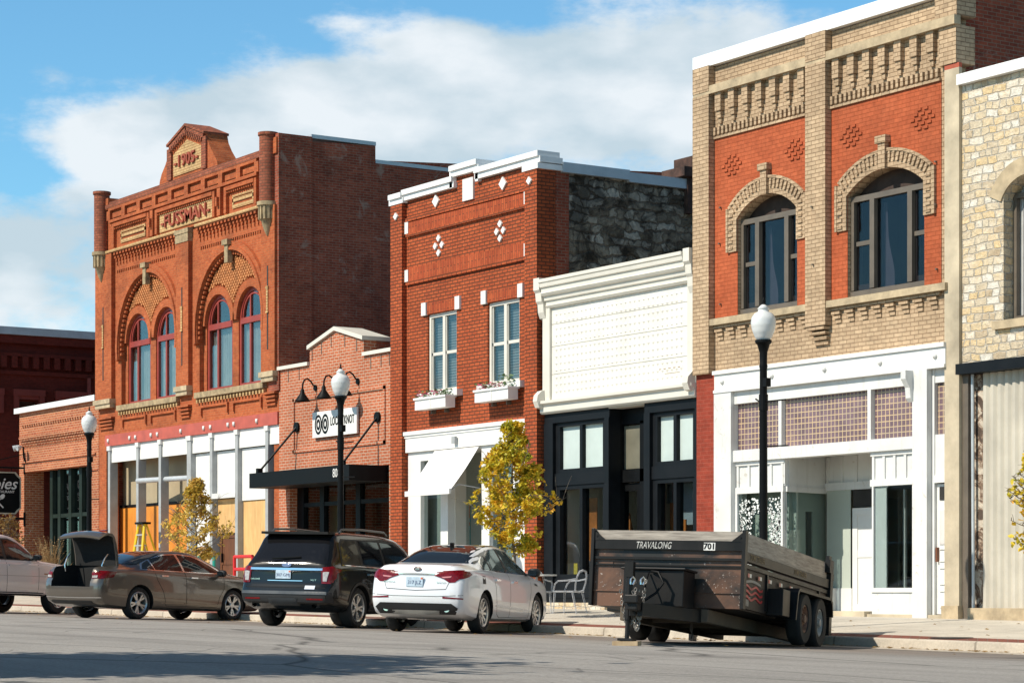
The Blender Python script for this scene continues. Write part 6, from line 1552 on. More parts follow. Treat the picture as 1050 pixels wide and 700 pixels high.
# ---------------------------------------------------------------- grey-brown sedan with its boot open
def grey_sedan():
    sp = dict(L=5.11, W=1.854, ra=1.13, fa=3.97, tr=0.35, wr_arch=0.39,
        zt=[(0, .98), (.03, 1.05), (.10, 1.09), (.5, 1.125), (.78, 1.15), (1.2, 1.27), (1.7, 1.41), (2.2, 1.485), (2.6, 1.496), (3.0, 1.46), (3.35, 1.34), (3.85, 1.12), (4.05, 1.04), (4.5, .99), (4.85, .90), (5.05, .76), (5.11, .66)],
        zs=[(0, .90), (.25, .99), (.9, 1.02), (1.8, 1.0), (3.0, .965), (4.0, .93), (4.6, .86), (4.95, .72), (5.11, .6)],
        zb=[(0, .32), (.3, .25), (.9, .21), (4.2, .20), (5.11, .23)],
        w=[(0, .78), (.04, .83), (.12, .87), (.35, .905), (.8, .925), (4.0, .915), (4.6, .88), (4.9, .78), (5.04, .68), (5.11, .56)],
        wr=[(0, .72), (.3, .75), (.78, .70), (1.2, .62), (1.8, .575), (2.6, .585), (3.2, .60), (3.8, .70), (4.1, .76), (4.8, .70), (5.11, .45)],
        rear=[(.2, .14), (.35, .05), (.5, 0), (.75, .0), (.82, .05), (1.1, .04)], front=[(.2, .05), (.5, 0), (.95, .12)],
        cuts=[])
    pts = [(-.30 - 5.11 / 2, .70), (.74 - 5.11 / 2, .55), (.74 - 5.11 / 2, 1.5), (-.3 - 5.11 / 2, 1.5)]
    sp['cuts'] = [(pts, -.60, .60)]
    c = Car('parked_sedan', 'grey-brown four-door sedan parked at the kerb with its boot lid raised', 'car', sp, carpaint('bronze_grey_paint', (0.135, 0.115, 0.095), 0.55, .30, dust=.08))
    so = [(1.18, 1.06), (1.32, 1.20), (1.65, 1.32), (2.05, 1.405), (2.5, 1.43), (2.9, 1.40), (3.25, 1.295), (3.62, 1.12), (3.74, 1.02), (2.6, 1.03), (1.6, 1.045)]
    c.add('window_trim', [so], M_CHROME, 'side', .003, (-1, 1), .06)
    w1 = [(1.25, 1.075), (1.36, 1.185), (1.56, 1.265), (1.60, 1.07)]; w2 = [(1.63, 1.07), (1.62, 1.29), (2.05, 1.38), (2.38, 1.405), (2.44, 1.05)]; w3 = [(2.50, 1.05), (2.46, 1.408), (2.88, 1.375), (3.2, 1.28), (3.55, 1.115), (3.63, 1.045)]
    c.add('side_window', [w1, w2, w3], M_CGLASS, 'side', .007, (-1, 1), .06)
    c.add('rear_window', [[(-.68, 1.165), (.68, 1.165), (.62, 1.27), (.56, 1.40), (.42, 1.455), (-.42, 1.455), (-.56, 1.40), (-.62, 1.27)]], M_CGLASS, 'end', .006)
    c.add('windscreen', [[(-.62, 1.12), (.62, 1.12), (.52, 1.40), (-.52, 1.40)]], M_CGLASS, 'end', .006, (1,))
    for sg in (-1, 1):
        c.add('tail_lamp', [[(sg * .61, .96), (sg * .86, .98), (sg * .86, .84), (sg * .62, .83)]], M_TAIL, 'end', .012, (-1,), .05)
        c.add('tail_lamp', [[(.05, 1.0), (.48, .99), (.36, .87), (.05, .83)]], M_TAIL, 'side', .012, (sg,), .05)
        c.add('reversing_lamp', [[(sg * .63, .90), (sg * .76, .90), (sg * .76, .85), (sg * .63, .85)]], M_LENS, 'end', .018, (-1,), .05)
    c.add('bumper_crease', [seam([(.84, .44), (.3, .43), (-.3, .43), (-.84, .44)], .010)], M_CHROME, 'end', .006, (-1,), .06)
    c.add('valance', [[(-.66, .30), (.66, .30), (.62, .37), (-.62, .37)]], M_PLAST, 'end', .012, (-1,), .06)
    c.add('door_seam', [seam([(1.55, 1.05), (1.62, .85), (1.80, .6), (1.90, .30)]), seam([(2.48, 1.04), (2.50, .3)]), seam([(3.66, 1.0), (3.64, .7), (3.5, .5), (3.45, .3)]), seam([(1.9, .30), (3.45, .29)], .004)], M_WELL, 'side', .002, (-1, 1), .06)
    c.add('sill_chrome', [[(1.75, .35), (3.45, .34), (3.45, .362), (1.75, .372)]], plain('dull_crease', (.2, .17, .14), .3, metal=.6), 'side', .006, (-1, 1), .06)
    handles(c, [(1.83, .94), (2.72, .92)], M_CHROME); mirror(c, 3.48, 1.04, .87, M_PLAST)
    c.add('headlamp', [[(4.35, .86), (4.72, .82), (4.9, .74), (4.88, .66), (4.6, .74)]], M_LENS, 'side', .008, (-1, 1), .05)
    m = MB(); x0 = c.D(.0)
    m.box(c.D(.04), c.D(.72), -.595, .595, .56, .58); m.build('boot_floor', M_WELL, c.root, local=True)
    # raised lid: hinged at the foot of the rear window
    hx, hz = c.D(.76), 1.13; T = Matrix.Translation((hx, 0, hz)) @ Matrix.Rotation(R(78), 4, 'Y')
    prof = [(0, 0), (-.25, .02), (-.50, .015), (-.66, -.01), (-.74, -.06), (-.77, -.16), (-.76, -.28), (-.72, -.40)]
    vs = []; fs = []; ny = 12
    for k, (a, b) in enumerate(prof):
        for j in range(ny + 1):
            y = -.66 + 1.32 * j / ny; e = 1 - (abs(y) / .66) ** 4 * .10; vs.append((a * (1 - .06 * (y / .66) ** 2), y * (1 - .05 * (k > 4)), b - .03 * (y / .66) ** 2))
    n0 = len(vs); vs += [(x + (.045 if k_ // (ny + 1) > 3 else 0.0), y * .97, z - (.045 if k_ // (ny + 1) <= 4 else .0)) for k_, (x, y, z) in enumerate(vs)]
    for k in range(len(prof) - 1):
        for j in range(ny):
            a = k * (ny + 1) + j; fs.append((a, a + 1, a + ny + 2, a + ny + 1)); fs.append((n0 + a, n0 + a + ny + 1, n0 + a + ny + 2, n0 + a + 1))
    for k in range(len(prof) - 1):
        a, b = k * (ny + 1), (k + 1) * (ny + 1); fs.append((a, b, n0 + b, n0 + a)); a += ny; b += ny; fs.append((a, n0 + a, n0 + b, b))
    K = (len(prof) - 1) * (ny + 1)
    for j in range(ny): fs.append((K + j, K + j + 1, n0 + K + j + 1, n0 + K + j)); fs.append((j, n0 + j, n0 + j + 1, j + 1))
    m = MB(); m.add(vs, fs, T); lid = m.build('boot_lid', c.paint, c.root, local=True, smooth=50)
    m = MB(); m.add([(x + (.012 if i // (ny + 1) > 4 else 0), y * .95, z - .008) for i, (x, y, z) in enumerate(vs[n0:])], [(a_ - 0, b_ - 0, c_ - 0, d_ - 0) for a_, b_, c_, d_ in [(k * (ny + 1) + j, (k + 1) * (ny + 1) + j, (k + 1) * (ny + 1) + j + 1, k * (ny + 1) + j + 1) for k in range(len(prof) - 1) for j in range(ny)]], T); m.build('lid_lining', M_WELL, lid, local=True)
    m = MB()
    m.box(-.79, -.765, -.60, -.44, -.24, -.15, T)
    m.build('lid_lamp', M_TAIL, lid, local=True)
    m = MB()
    for sg in (-1, 1): m.tube([(c.D(.36), sg * .575, .98), (c.D(.33), sg * .58, 1.12), (c.D(.40), sg * .585, 1.27), (c.D(.48), sg * .585, 1.36)], .016, 8)
    m.build('lid_strut', M_CHROME, c.root, local=True, smooth=40)
    c.wheels(.345, .235, 5, .245, M_ALLOY, True)
    c.place((sp['ra'], -.82), 140, 49.7, 37.5)
grey_sedan()

# ---------------------------------------------------------------- pearl pickup at the left edge
def pickup():
    sp = dict(L=5.9, W=2.03, ra=1.15, fa=4.85, tr=0.41, wr_arch=0.47,
        zt=[(0, 1.25), (.03, 1.33), (.2, 1.36), (1.60, 1.36), (1.66, 1.40), (1.76, 1.72), (1.84, 1.86), (2.1, 1.91), (2.9, 1.93), (3.35, 1.88), (3.6, 1.77), (4.05, 1.45), (4.25, 1.33), (4.6, 1.29), (5.4, 1.22), (5.75, 1.08), (5.9, .92)],
        zs=[(0, 1.18), (.2, 1.29), (1.6, 1.29), (2, 1.27), (4.2, 1.24), (5, 1.20), (5.6, 1.06), (5.9, .84)],
        zb=[(0, .52), (.5, .46), (5.2, .42), (5.9, .40)],
        w=[(0, .93), (.05, .97), (.2, 1.0), (1, 1.01), (4.8, 1.01), (5.4, .97), (5.75, .86), (5.9, .74)],
        wr=[(0, .92), (1.6, .93), (1.8, .76), (2.5, .74), (3.4, .72), (3.9, .80), (4.3, .88), (5.4, .86), (5.9, .6)],
        rear=[(.4, .05), (.8, 0), (1.3, 0)], front=[(.4, .08), (.7, 0), (1.2, .1)])
    c = Car('parked_pickup', 'pearl white crew cab pickup truck cut off by the left edge of the picture', 'pickup', sp, carpaint('pearl_paint', (0.74, 0.69, 0.67), 0.0, .35, dust=.12))
    so = [(1.90, 1.30), (1.92, 1.72), (2.05, 1.81), (3.1, 1.82), (3.45, 1.72), (3.98, 1.40), (4.05, 1.29)]
    c.add('window_trim', [so], M_PLAST, 'side', .003, (-1, 1))
    c.add('side_window', [[(1.96, 1.33), (1.98, 1.70), (2.10, 1.77), (2.72, 1.78), (2.76, 1.32)], [(2.86, 1.32), (2.84, 1.78), (3.1, 1.78), (3.42, 1.69), (3.90, 1.40), (3.96, 1.31)]], M_CGLASS, 'side', .007, (-1, 1))
    c.add('cab_gap', [seam([(1.72, .48), (1.72, 1.30), (1.80, 1.75)], .015)], M_WELL, 'side', .003, (-1, 1))
    c.add('door_seam', [seam([(1.98, 1.28), (2.02, .9), (2.1, .52)]), seam([(2.80, 1.3), (2.82, .52)]), seam([(4.02, 1.28), (4.02, .52)]), seam([(2.1, .52), (4.02, .52)], .005)], M_WELL, 'side', .002, (-1, 1))
    c.add('sill_step', [[(1.85, .44), (4.25, .43), (4.25, .52), (1.85, .52)]], M_PLAST, 'side', .01, (-1, 1))
    c.add('body_crease', [seam([(1.0, .92), (4.3, .92)], .006)], plain('pearl_shadow_line', (.40, .36, .34), .4), 'side', .002, (-1, 1))
    c.add('windscreen', [[(-.70, 1.40), (.70, 1.40), (.62, 1.82), (-.62, 1.82)]], M_CGLASS, 'end', .006, (1,))
    c.add('rear_window', [[(-.62, 1.48), (.62, 1.48), (.58, 1.74), (-.58, 1.74)]], M_CGLASS, 'end', .006, (-1,))
    c.add('wing_lettering', [[(4.22, 1.0), (4.60, 1.0), (4.60, .97), (4.22, .97)]], plain('copper_script', (.35, .16, .08), .4), 'side', .004, (-1, 1), .05)
    handles(c, [(2.16, 1.17), (2.98, 1.17)], c.paint); mirror(c, 3.80, 1.38, 1.0, M_PLAST)
    c.add('headlamp', [[(5.25, 1.12), (5.7, 1.05), (5.78, .90), (5.4, .92)]], M_LENS, 'side', .008, (-1, 1), .05)
    c.wheels(.41, .27, 6, .26, M_ALLOY, False)
    c.place((sp['fa'], -.90), 57, 58.5, 27)
pickup()

# ================================================================== dump trailer
def trailer():
    root = empty('dump_trailer', (0, 0, 0), 'black tandem-axle dump trailer with weathered board sides standing on its jack', 'trailer')
    n = NT('dusty_black_panel'); c = n.mix(n.ramp(n.noise(1.6, 5, .6, dist=.4), (.42, 0.0), (.62, .9)), (0.010, .009, .008), (0.17, .078, .042))
    spk = n.noise(26, 3, .6); c = n.mix(n.math('MULTIPLY', n.ramp(spk, (.62, 0.0), (.66, 1.0)), n.ramp(n.noise(2.3, 2), (.52, 0.0), (.62, .7))), c, (.55, .50, .45))
    n.set('Base Color', c); n.set('Roughness', .45); dusty = n.mat
    paint = plain('trailer_black', (.009, .008, .0075), .45, var=.3, scale=2, spec=.3); rust = plain('brown_black_steel', (.034, .022, .016), .6, var=.4, scale=3)
    Lb, hw, z0, z1, zb_ = 4.85, 1.045, .345, 1.12, 1.36
    P = lambda nm, mt, *bx, **k: box_part(root, nm, mt, *bx, **k)
    # bed: local x runs away from the hitch
    P('front_panel', dusty, (0, .06, -hw, hw, z0, z1), (-.02, 0.0, -hw, hw, z0 + .20, z0 + .215))
    P('top_rail', paint, (-.05, .05, -hw - .04, hw + .04, z1, z1 + .13), (-.04, .07, -hw, hw, .985, 1.02), (-.03, .06, -hw, hw, .90, .92))
    P('corner_post', paint, (-.07, .05, -hw - .05, -hw, z0 + .0, z1 + .28), (-.07, .05, hw, hw + .05, z0 + .0, z1 + .28), bev=.008)
    for sg in (-1, 1):
        y0, y1 = (hw - .05, hw) if sg > 0 else (-hw, -hw + .05)
        P('side_panel', rust, (.06, Lb, y0, y1, z0 + .02, z1 - .16))
        P('side_rail', paint, (.05, Lb, sg * (hw - .06), sg * (hw + .045), z1 - .13, z1), (.05, Lb, sg * (hw - .04), sg * (hw + .03), z1 - .22, z1 - .16), bev=.005)
        P('side_stake', paint, *[(x - .035, x + .035, sg * hw, sg * (hw + .03), z0 + .05, z1 - .22) for x in (1.25, 4.3)])
        P('side_board', M_GREYWOOD, (.05, Lb, sg * (hw - .05), sg * hw, z1 + .005, z1 + .26))
    m = MB(); m.plate([[(-hw, z1 + .26), (hw, z1 + .26), (hw - .13, z1 + .13), (-hw + .13, z1 + .13)]], -.01, .035, axis='x'); m.build('front_board', M_GREYWOOD, root, local=True)
    m = MB()
    for sg in (-1, 1): m.plate([[(sg * (hw + .03), z1 + .27), (sg * (hw + .03), z1 + .12), (sg * (hw - .16), z1 + .12)]], -.055, -.012, axis='x'); m.tube([(-.06, sg * (hw - .03), z1 + .18), (-.065, sg * (hw - .03), z1 + .18)], .015, 8)
    m.build('gusset', paint, root, local=True)
    P('bed_floor', rust, (.05, Lb, -hw + .05, hw - .05, z0, z0 + .05))
    tg = P('tailgate', rust, (Lb, Lb + .06, -hw, hw, z0, z1 + .1), *[(Lb + .06, Lb + .11, y - .04, y + .04, z0, z1 + .1) for y in (-.95, -.4, .4, .95)])
    P('gate_post', paint, *[(Lb - .02, Lb + .14, s_ * (hw - .02), s_ * (hw + .07), z0 - .22, z1 + .30) for s_ in (-1, 1)], *[(Lb + .1, Lb + .22, s_ * (hw - .01), s_ * (hw + .06), z, z + .10) for s_ in (-1, 1) for z in (z0 - .15, z1 + .0)], bev=.006)
    P('latch_hardware', paint, *[(Lb - .14, Lb - .02, s_ * hw, s_ * (hw + .08), z1 + .10, z1 + .30) for s_ in (-1, 1)], *[(Lb - .10, Lb + .06, s_ * (hw + .0), s_ * (hw + .05), z1 + .28, z1 + .36) for s_ in (-1, 1)])
    # reflectors & lettering on the sides
    rd = MB(); wh = MB()
    for sg in (-1, 1):
        for x in (.18, .72, 1.26, 1.86, 2.46, 3.06, 3.66): rd.box(x, x + .09, sg * (hw + .031), sg * (hw + .034), z1 - .33, z1 - .28); wh.box(x + .09, x + .18, sg * (hw + .031), sg * (hw + .034), z1 - .33, z1 - .28)
    rd.build('reflector_red', plain('reflective_red', (.5, .05, .03), .3), root, local=True); wh.build('reflector_white', plain('reflective_white', (.7, .68, .62), .3), root, local=True)
    m = MB()
    for k in range(3):
        top = [(.10 + .95 * i / 16, .68 - .075 * k + .022 * math.sin(i / 16 * 4 * math.pi)) for i in range(17)]
        m.plate([top + [(x, z - .03) for x, z in reversed(top)]], -hw - .012, -hw - .001)
    m.build('wave_emblem', plain('red_vinyl', (.50, .02, .03), .4), root, local=True)
    m = MB(); top = [(.14 + .80 * i / 16, .74 + .03 * math.sin(i / 16 * math.pi)) for i in range(17)]; m.plate([top + [(x, z - .035) for x, z in reversed(top)]], -hw - .012, -hw - .001)
    m.build('emblem_arc', plain('grey_vinyl', (.25, .24, .22), .5), root, local=True)
    P('warning_label', plain('worn_label', (.30, .26, .22), .6, var=.3, scale=12), (.14, .36, -hw - .006, -hw - .001, z0 + .06, z0 + .15), (.10, .45, -hw - .005, -hw - .001, .52, .535))
    SX = Matrix(((1, 0, 0, 0), (0, 0, -1, 0), (0, 1, 0, 0), (0, 0, 0, 1)))
    m = MB(); 
    for x in (.60, 3.0):
        vs, fs = text_geo('DUMP TRAILER', .11, .001, .001); m.add(vs, fs, Matrix.Translation((x, -hw - .048, z1 - .062)) @ SX)
    m.build('side_lettering', plain('faded_gold_print', (.20, .14, .07), .6), root, local=True)
    RX = Matrix(((0, 0, -1, 0), (-1, 0, 0, 0), (0, 1, 0, 0), (0, 0, 0, 1)))
    vs, fs = text_geo('TRAVALONG', .13, .002, .001, shear=.25); w = max(v[0] for v in vs) - min(v[0] for v in vs)
    MB().add(vs, fs, Matrix.Translation((-.054, .20, z1 + .055)) @ RX @ Matrix.Scale(.50 / w, 4, (1, 0, 0))).build('maker_lettering', plain('worn_white_vinyl', (.50, .49, .46), .6, var=.4, scale=30), root, local=True)
    nb = P('number_plate', M_WHITE, (-.056, -.05, -.67, -.51, z1 + .0, z1 + .105))
    vs, fs = text_geo('701', .11, .001, .003); MB().add(vs, fs, Matrix.Translation((-.059, -.59, z1 + .052)) @ RX).build('numerals', M_BLACK, nb, local=True)
    # frame, tongue, tool box
    P('frame_rail', plain('dusty_frame', (.10, .075, .05), .7, var=.3, scale=2), (-.1, Lb - .1, -.62, -.52, z0 - .20, z0 - .02), (-.1, Lb - .1, .52, .62, z0 - .20, z0 - .02), *[(x, x + .06, -.52, .52, z0 - .16, z0 - .06) for x in (-.1, 1.0, 2.2, 3.4, 4.1)], bev=.01)
    m = MB()
    for sg in (-1, 1):
        a, b = Vector((-.05, sg * .50, z0 - .10)), Vector((-1.30, sg * .05, z0 - .10)); d = (b - a).normalized(); nn = Vector((-d.y, d.x, 0)) * .04
        m.plate([[(a + nn)[:2], (b + nn)[:2], (b - nn)[:2], (a - nn)[:2]]], z0 - .20, z0 - .03, axis='z')
    m.build('tongue', paint, root, local=True)
    P('pump_box', paint, (-.62, -.10, -.42, .42, z0 - .03, .80), (-.66, -.08, -.45, .45, .80, .83), bev=.01)
    P('coupler', paint, (-1.50, -1.25, -.07, .07, z0 - .14, z0 + .02), (-1.55, -1.38, -.09, .09, z0 - .05, z0 + .06), bev=.015)
    jk = MB(); jk.tube([(-1.12, .17, .10), (-1.12, .17, .86)], .045, 12); jk.box(-1.17, -1.07, .11, .23, .66, .86); jk.tube([(-1.12, .17, .86), (-1.12, .40, .86), (-1.12, .40, .78)], .012, 6); jk.tube([(-1.12, .17, -.16), (-1.12, .17, .12)], .03, 10); jk.box(-1.22, -1.02, .07, .27, -.18, -.15)
    jk.build('jack', paint, root, local=True)
    # hanging safety chains
    ch = MB()
    for (ya, yb, dz, xo) in ((-.04, .10, .62, -1.16), (.02, .30, .55, -1.10), (-.08, .06, .48, -1.2)):
        for k in range(26):
            t = k / 25; y = ya + (yb - ya) * t; z = .60 - dz * math.sin(math.pi * t) ** .7
            T = Matrix.Translation((xo + .01 * (k % 2), y, z)) @ Matrix.Rotation(R(90 * (k % 2)), 4, 'Z') @ Matrix.Rotation(rnd.uniform(-.4, .4), 4, 'X')
            ch.tube([(0, .018 * math.cos(a * .785), .03 * math.sin(a * .785)) for a in range(9)], .008, 5, cap=False, T=T)
    ch.build('safety_chain', plain('galvanised_chain', (.20, .18, .16), .4, metal=.6), root, local=True)
    hk = MB()
    for y in (-.04, .10): hk.tube([(-1.18, y, .56), (-1.18, y - .03, .62), (-1.18, y, .66), (-1.18, y + .03, .63), (-1.18, y + .03, .56)], .014, 8)
    hk.build('chain_hook', M_CHROME, root, local=True, smooth=40)
    cb = MB(); cb.tube([(-.64, .02, .78), (-.72, -.10, .76), (-.75, -.18, .62), (-.80, -.10, .48), (-1.0, 0, .36)], .018, 8); cb.tube([(-.64, .06, .76), (-.80, .05, .62), (-.9, .02, .45)], .012, 6); cb.build('brake_cable', M_BLACK, root, local=True, smooth=40)
    sh = MB(); sh.tube([(.4, -.25, z0 - .2), (.4, -.25, z0 - .3)], .02, 6); sh.tube([(.4, -.25, z0 - .30), (.4, -.27, z0 - .34), (.4, -.25, z0 - .40)], .010, 5); sh.build('hanging_hook', rust, root, local=True)
    # fenders & wheels
    for sg in (-1, 1):
        m = MB(); pr = [(x_ + .2 - (.12 if x_ > 3 else 0), z_) for x_, z_ in [(1.62, z0 - .02), (1.72, z1 - .40), (1.80, z1 - .34), (3.86, z1 - .34), (3.98, z1 - .40), (4.03, z1 - .62), (3.99, z1 - .62), (3.93, z1 - .43), (3.84, z1 - .38), (1.82, z1 - .38), (1.76, z1 - .43), (1.67, z0 - .02)]]
        m.plate([pr], sg * (hw + .005), sg * (hw + .30)); 
        m.build('fender', paint, root, local=True)
        P('step_box', paint, (1.30, 1.70, sg * (hw + .0), sg * (hw + .24), z0 + .0, z1 - .40), bev=.01)
        for x in (2.56, 3.48):
            yc = sg * (hw + .155); T = Matrix.Translation((x, yc, .38)) @ Matrix.Rotation(R(-90 * sg), 4, 'X')
            m = MB(); m.cs = True; m.lathe([(.20, -.11), (.34, -.11), (.375, -.08), (.38, -.05), (.38, .05), (.375, .08), (.34, .11), (.215, .10), (.20, .08), (.19, -.11)], (0, 0, 0), 36, T=T); ty = m.build('wheel', M_RUBBER, root, local=True, smooth=40)
            m = MB(); m.lathe([(.20, .085), (.185, .09), (.17, .03), (.15, .02), (.10, .045), (.06, .045), (.055, .10), (0, .11)], (0, 0, 0), 24, T=T)
            for k in range(6):
                a = k * 1.047; m.tube([(.075 * math.cos(a), .075 * math.sin(a), .045), (.075 * math.cos(a), .075 * math.sin(a), .075)], .013, 6, T=T)
            m.build('rim', plain('rusty_rim', (.30, .16, .10), .6, var=.4, scale=8) if x < 3.2 else plain('grey_rim', (.42, .42, .40), .5, var=.2, scale=8), ty, local=True, smooth=35)
        ax = MB()
    ax = MB()
    for x in (2.56, 3.48): ax.tube([(x, -hw - .05, .38), (x, hw + .05, .38)], .05, 10)
    ax.build('axle', rust, root, local=True)
    HD = 21.0; a = R(146.72 - HD); x, y = ray(761, 31.3)
    # local point (0,-hw,z) is the near right corner of the bed
    cx, s_ = math.cos(a), math.sin(a); ox, oy = x - (-s_ * -(hw + .04)), y - (cx * -(hw + .04))
    place_on_road(root, ox, oy, a, 2.56, 3.48, hw + .15)
    # lean the whole trailer nose-up about its wheels
    M0 = root.matrix_world.copy(); piv = Vector((3.0, 0, 0)); root.matrix_world = M0 @ Matrix.Translation(piv) @ Matrix.Rotation(R(3.3), 4, 'Y') @ Matrix.Translation(-piv)
    bpy.context.view_layer.update()
    jx = root.matrix_world @ Vector((-1.12, .17, -.18)); gz = road_z(jx.x, jx.y)
    print('jack foot', jx, 'ground', gz)
    b = MB(); T = Matrix.Translation((jx.x, jx.y, gz)) @ Matrix.Rotation(a + .1, 4, 'Z'); top = max(.06, jx.z - gz)
    b.box(-.12, .12, -.17, .17, 0.002, top - .001, T)
    o = b.build('wooden_block', wood('chock_wood', (.32, .22, .12), (.5, .38, .24), (6, 1)), None); tag(o, 'pale timber block on the road under the trailer jack', 'block')
trailer()
# ================================================================== street furniture
def globe_mat():
    n = NT('frosted_globe'); n.set('Base Color', (0.66, 0.67, 0.66)); n.set('Roughness', 0.25); n.p.inputs['Subsurface Weight'].default_value = 0.25; n.p.inputs['Subsurface Radius'].default_value = (.1, .1, .1)
    n.bump(n.math('SINE', n.math('MULTIPLY', (lambda s: (n.L.new(n.tc.outputs['Object'], s.inputs[0]), s.outputs[2])[1])(n.N.new('ShaderNodeSeparateXYZ')), 60.0)), 0.25, 0.004); return n.mat
M_GLOBE = globe_mat()
def lamp(u, vtop, Y, label, proto=None):
    x = X(u, Y); gz = walk_z(x, Y); top = Z(u, vtop, Y); h = top - gz; x0, y0 = x, Y
    root = empty('street_lamp', (x, Y, gz), label, 'street lamp', 'acorn globe street lamps along the kerb')
    b = top - 0.60     # underside of the globe
    m = MB(); m.cs = True
    m.lathe([(.20, 0), (.20, .10), (.17, .14), (.155, .5), (.12, .56), (.085, .62), (.072, .8), (.060, b - gz - .45), (.07, b - gz - .40), (.06, b - gz - .36), (.065, b - gz - .18), (.10, b - gz - .06), (.135, b - gz - .02), (.135, b - gz + .02), (0, b - gz + .02)], (x, Y, gz), 20)
    part('post', m, M_BLACK, root, smooth=40)
    m = MB(); m.cs = True
    m.lathe([(.10, 0), (.135, .04), (.185, .16), (.205, .27), (.195, .36), (.15, .43), (.09, .46), (.085, .50), (.10, .51), (.05, .56), (.02, .58)], (x, Y, b + .02), 26)
    part('globe', m, M_GLOBE, root, smooth=True)
    part('finial', MB().lathe([(.025, 0), (.03, .03), (.012, .05), (.02, .08), (0, .14)], (x, Y, b + .59), 10), M_BLACK, root)
    m = MB()
    for z, l in ((b - .98, .62), (b - 1.02, -.22)): m.tube([(x, Y, z), (x + l * .9, Y, z + (0 if l > 0 else .10))], .013, 6)
    m.tube([(x, Y, b - 1.12), (x, Y, b - .86)], .075, 12); m.box(x + .04, x + .13, Y - .05, Y + .05, b - .74, b - .60); m.tube([(x, Y, b - 1.7), (x + .62, Y, b - 1.72)], .012, 6)
    part('banner_bracket', m, M_BLACK, root)
lamp(91.5, 421, -4.25, 'street lamp with frosted acorn globe at the far left in front of the annex')
lamp(349.3, 378, -4.2, 'street lamp with frosted acorn globe in front of the gooseneck-lit shop sign')
lamp(782.8, 312, -4.25, 'street lamp with frosted acorn globe behind the dump trailer')

def hanging_sign():
    x = X(25); root = empty('hanging_sign', (x, 0, 3.2), 'black restaurant sign with crossed spoon and fork hanging on the left annex', 'sign')
    y0, z1 = side(21, 484, x); y0b, z0 = side(21, 527, x); yc = y0 - .80; zc = (z0 + z1) / 2; hh = (z1 - z0) / 2
    def plaque(w, h, t):
        q = .18
        return [(yc - w + q, zc - h), (yc + w - q, zc - h), (yc + w - .10, zc - h + .10), (yc + w, zc - h + q), (yc + w, zc + h - q), (yc + w - .1, zc + h - .1), (yc + w - q, zc + h), (yc - w + q, zc + h), (yc - w, zc + h - q), (yc - w, zc - h + q)]
    part('board', MB().plate([plaque(.80, hh, 0)], x - .04, x + .04, axis='x'), M_BLACK, root)
    rim = MB(); rim.plate([plaque(.80, hh, 0), plaque(.76, hh - .04, 0)], x + .041, x + .055, axis='x'); part('border', rim, plain('cream_line', (.45, .42, .33), .6), root)
    TX = Matrix(((0, 0, 1, 0), (1, 0, 0, 0), (0, 1, 0, 0), (0, 0, 0, 1)))
    m = MB(); vs, fs = text_geo('Opies', .52, .004, .004, shear=.35); m.add(vs, fs, Matrix.Translation((x + .048, yc + .02, zc + hh * .42)) @ TX)
    vs, fs = text_geo('PIZZA & RESTAURANT', .115, .003, .001); m.add(vs, fs, Matrix.Translation((x + .048, yc, zc + hh * .05)) @ TX)
    part('lettering', m, M_WHITE, root)
    m = MB()
    for s in (-1, 1):
        T = Matrix.Translation((0, yc, zc - hh * .42)) @ Matrix.Rotation(R(45 * s), 4, 'X')
        m.box(x + .045, x + .055, -.02, .02, -.28, .18, T)
        if s < 0: m.plate([[(.07 * math.cos(a * .52), .23 + .10 * math.sin(a * .52)) for a in range(12)]], x + .045, x + .055, axis='x', T=T)
        else:
            for q in (-.055, 0, .055): m.box(x + .045, x + .055, q - .012, q + .012, .20, .34, T)
            m.box(x + .045, x + .055, -.067, .067, .17, .205, T)
    part('crossed_cutlery', m, M_WHITE, root)
    m = MB(); zt = z1 + .14; zb = z0 - .14
    m.tube([(x, -.02, zt), (x, yc - .9, zt)], .03, 8); m.tube([(x, -.02, zb), (x, yc - .9, zb)], .04, 8); m.tube([(x, 0, zt - .2), (x, 0, zt + .5)], .03, 8); m.tube([(x, 0, zb - .25), (x, 0, zb + .2)], .035, 8); m.tube([(x, -.02, zt + .45), (x, yc - .9, zt)], .015, 6)
    for q in (-.5, .5): m.tube([(x, yc + q, z1), (x, yc + q, zt)], .012, 6); m.tube([(x, yc + q, z0), (x, yc + q, zb)], .012, 6)
    part('bracket', m, M_BLACK, root)
    f = empty('flood_lamp', (x + .1, -.05, Z(24, 460)), 'small twin floodlight on the annex corner above the hanging sign', 'wall lamp'); zz = Z(24, 460)
    m = MB(); m.tube([(x + .25, -.02, zz - .5), (x + .25, -.12, zz - .3), (x + .25, -.14, zz + .05)], .03, 8); part('bracket', m, M_BLACK, f)
    m = MB()
    for q in (-.22, .05): m.lathe([(.03, -.08), (.09, .02), (.10, .10), (.085, .11), (0, .09)], (0, 0, 0), 14, T=Matrix.Translation((x + .25 + q, -.28, zz + .02)) @ Matrix.Rotation(R(110), 4, 'X') @ Matrix.Rotation(R(q * 90), 4, 'Y'))
    part('lamp_head', m, M_COPE_G, f)
hanging_sign()

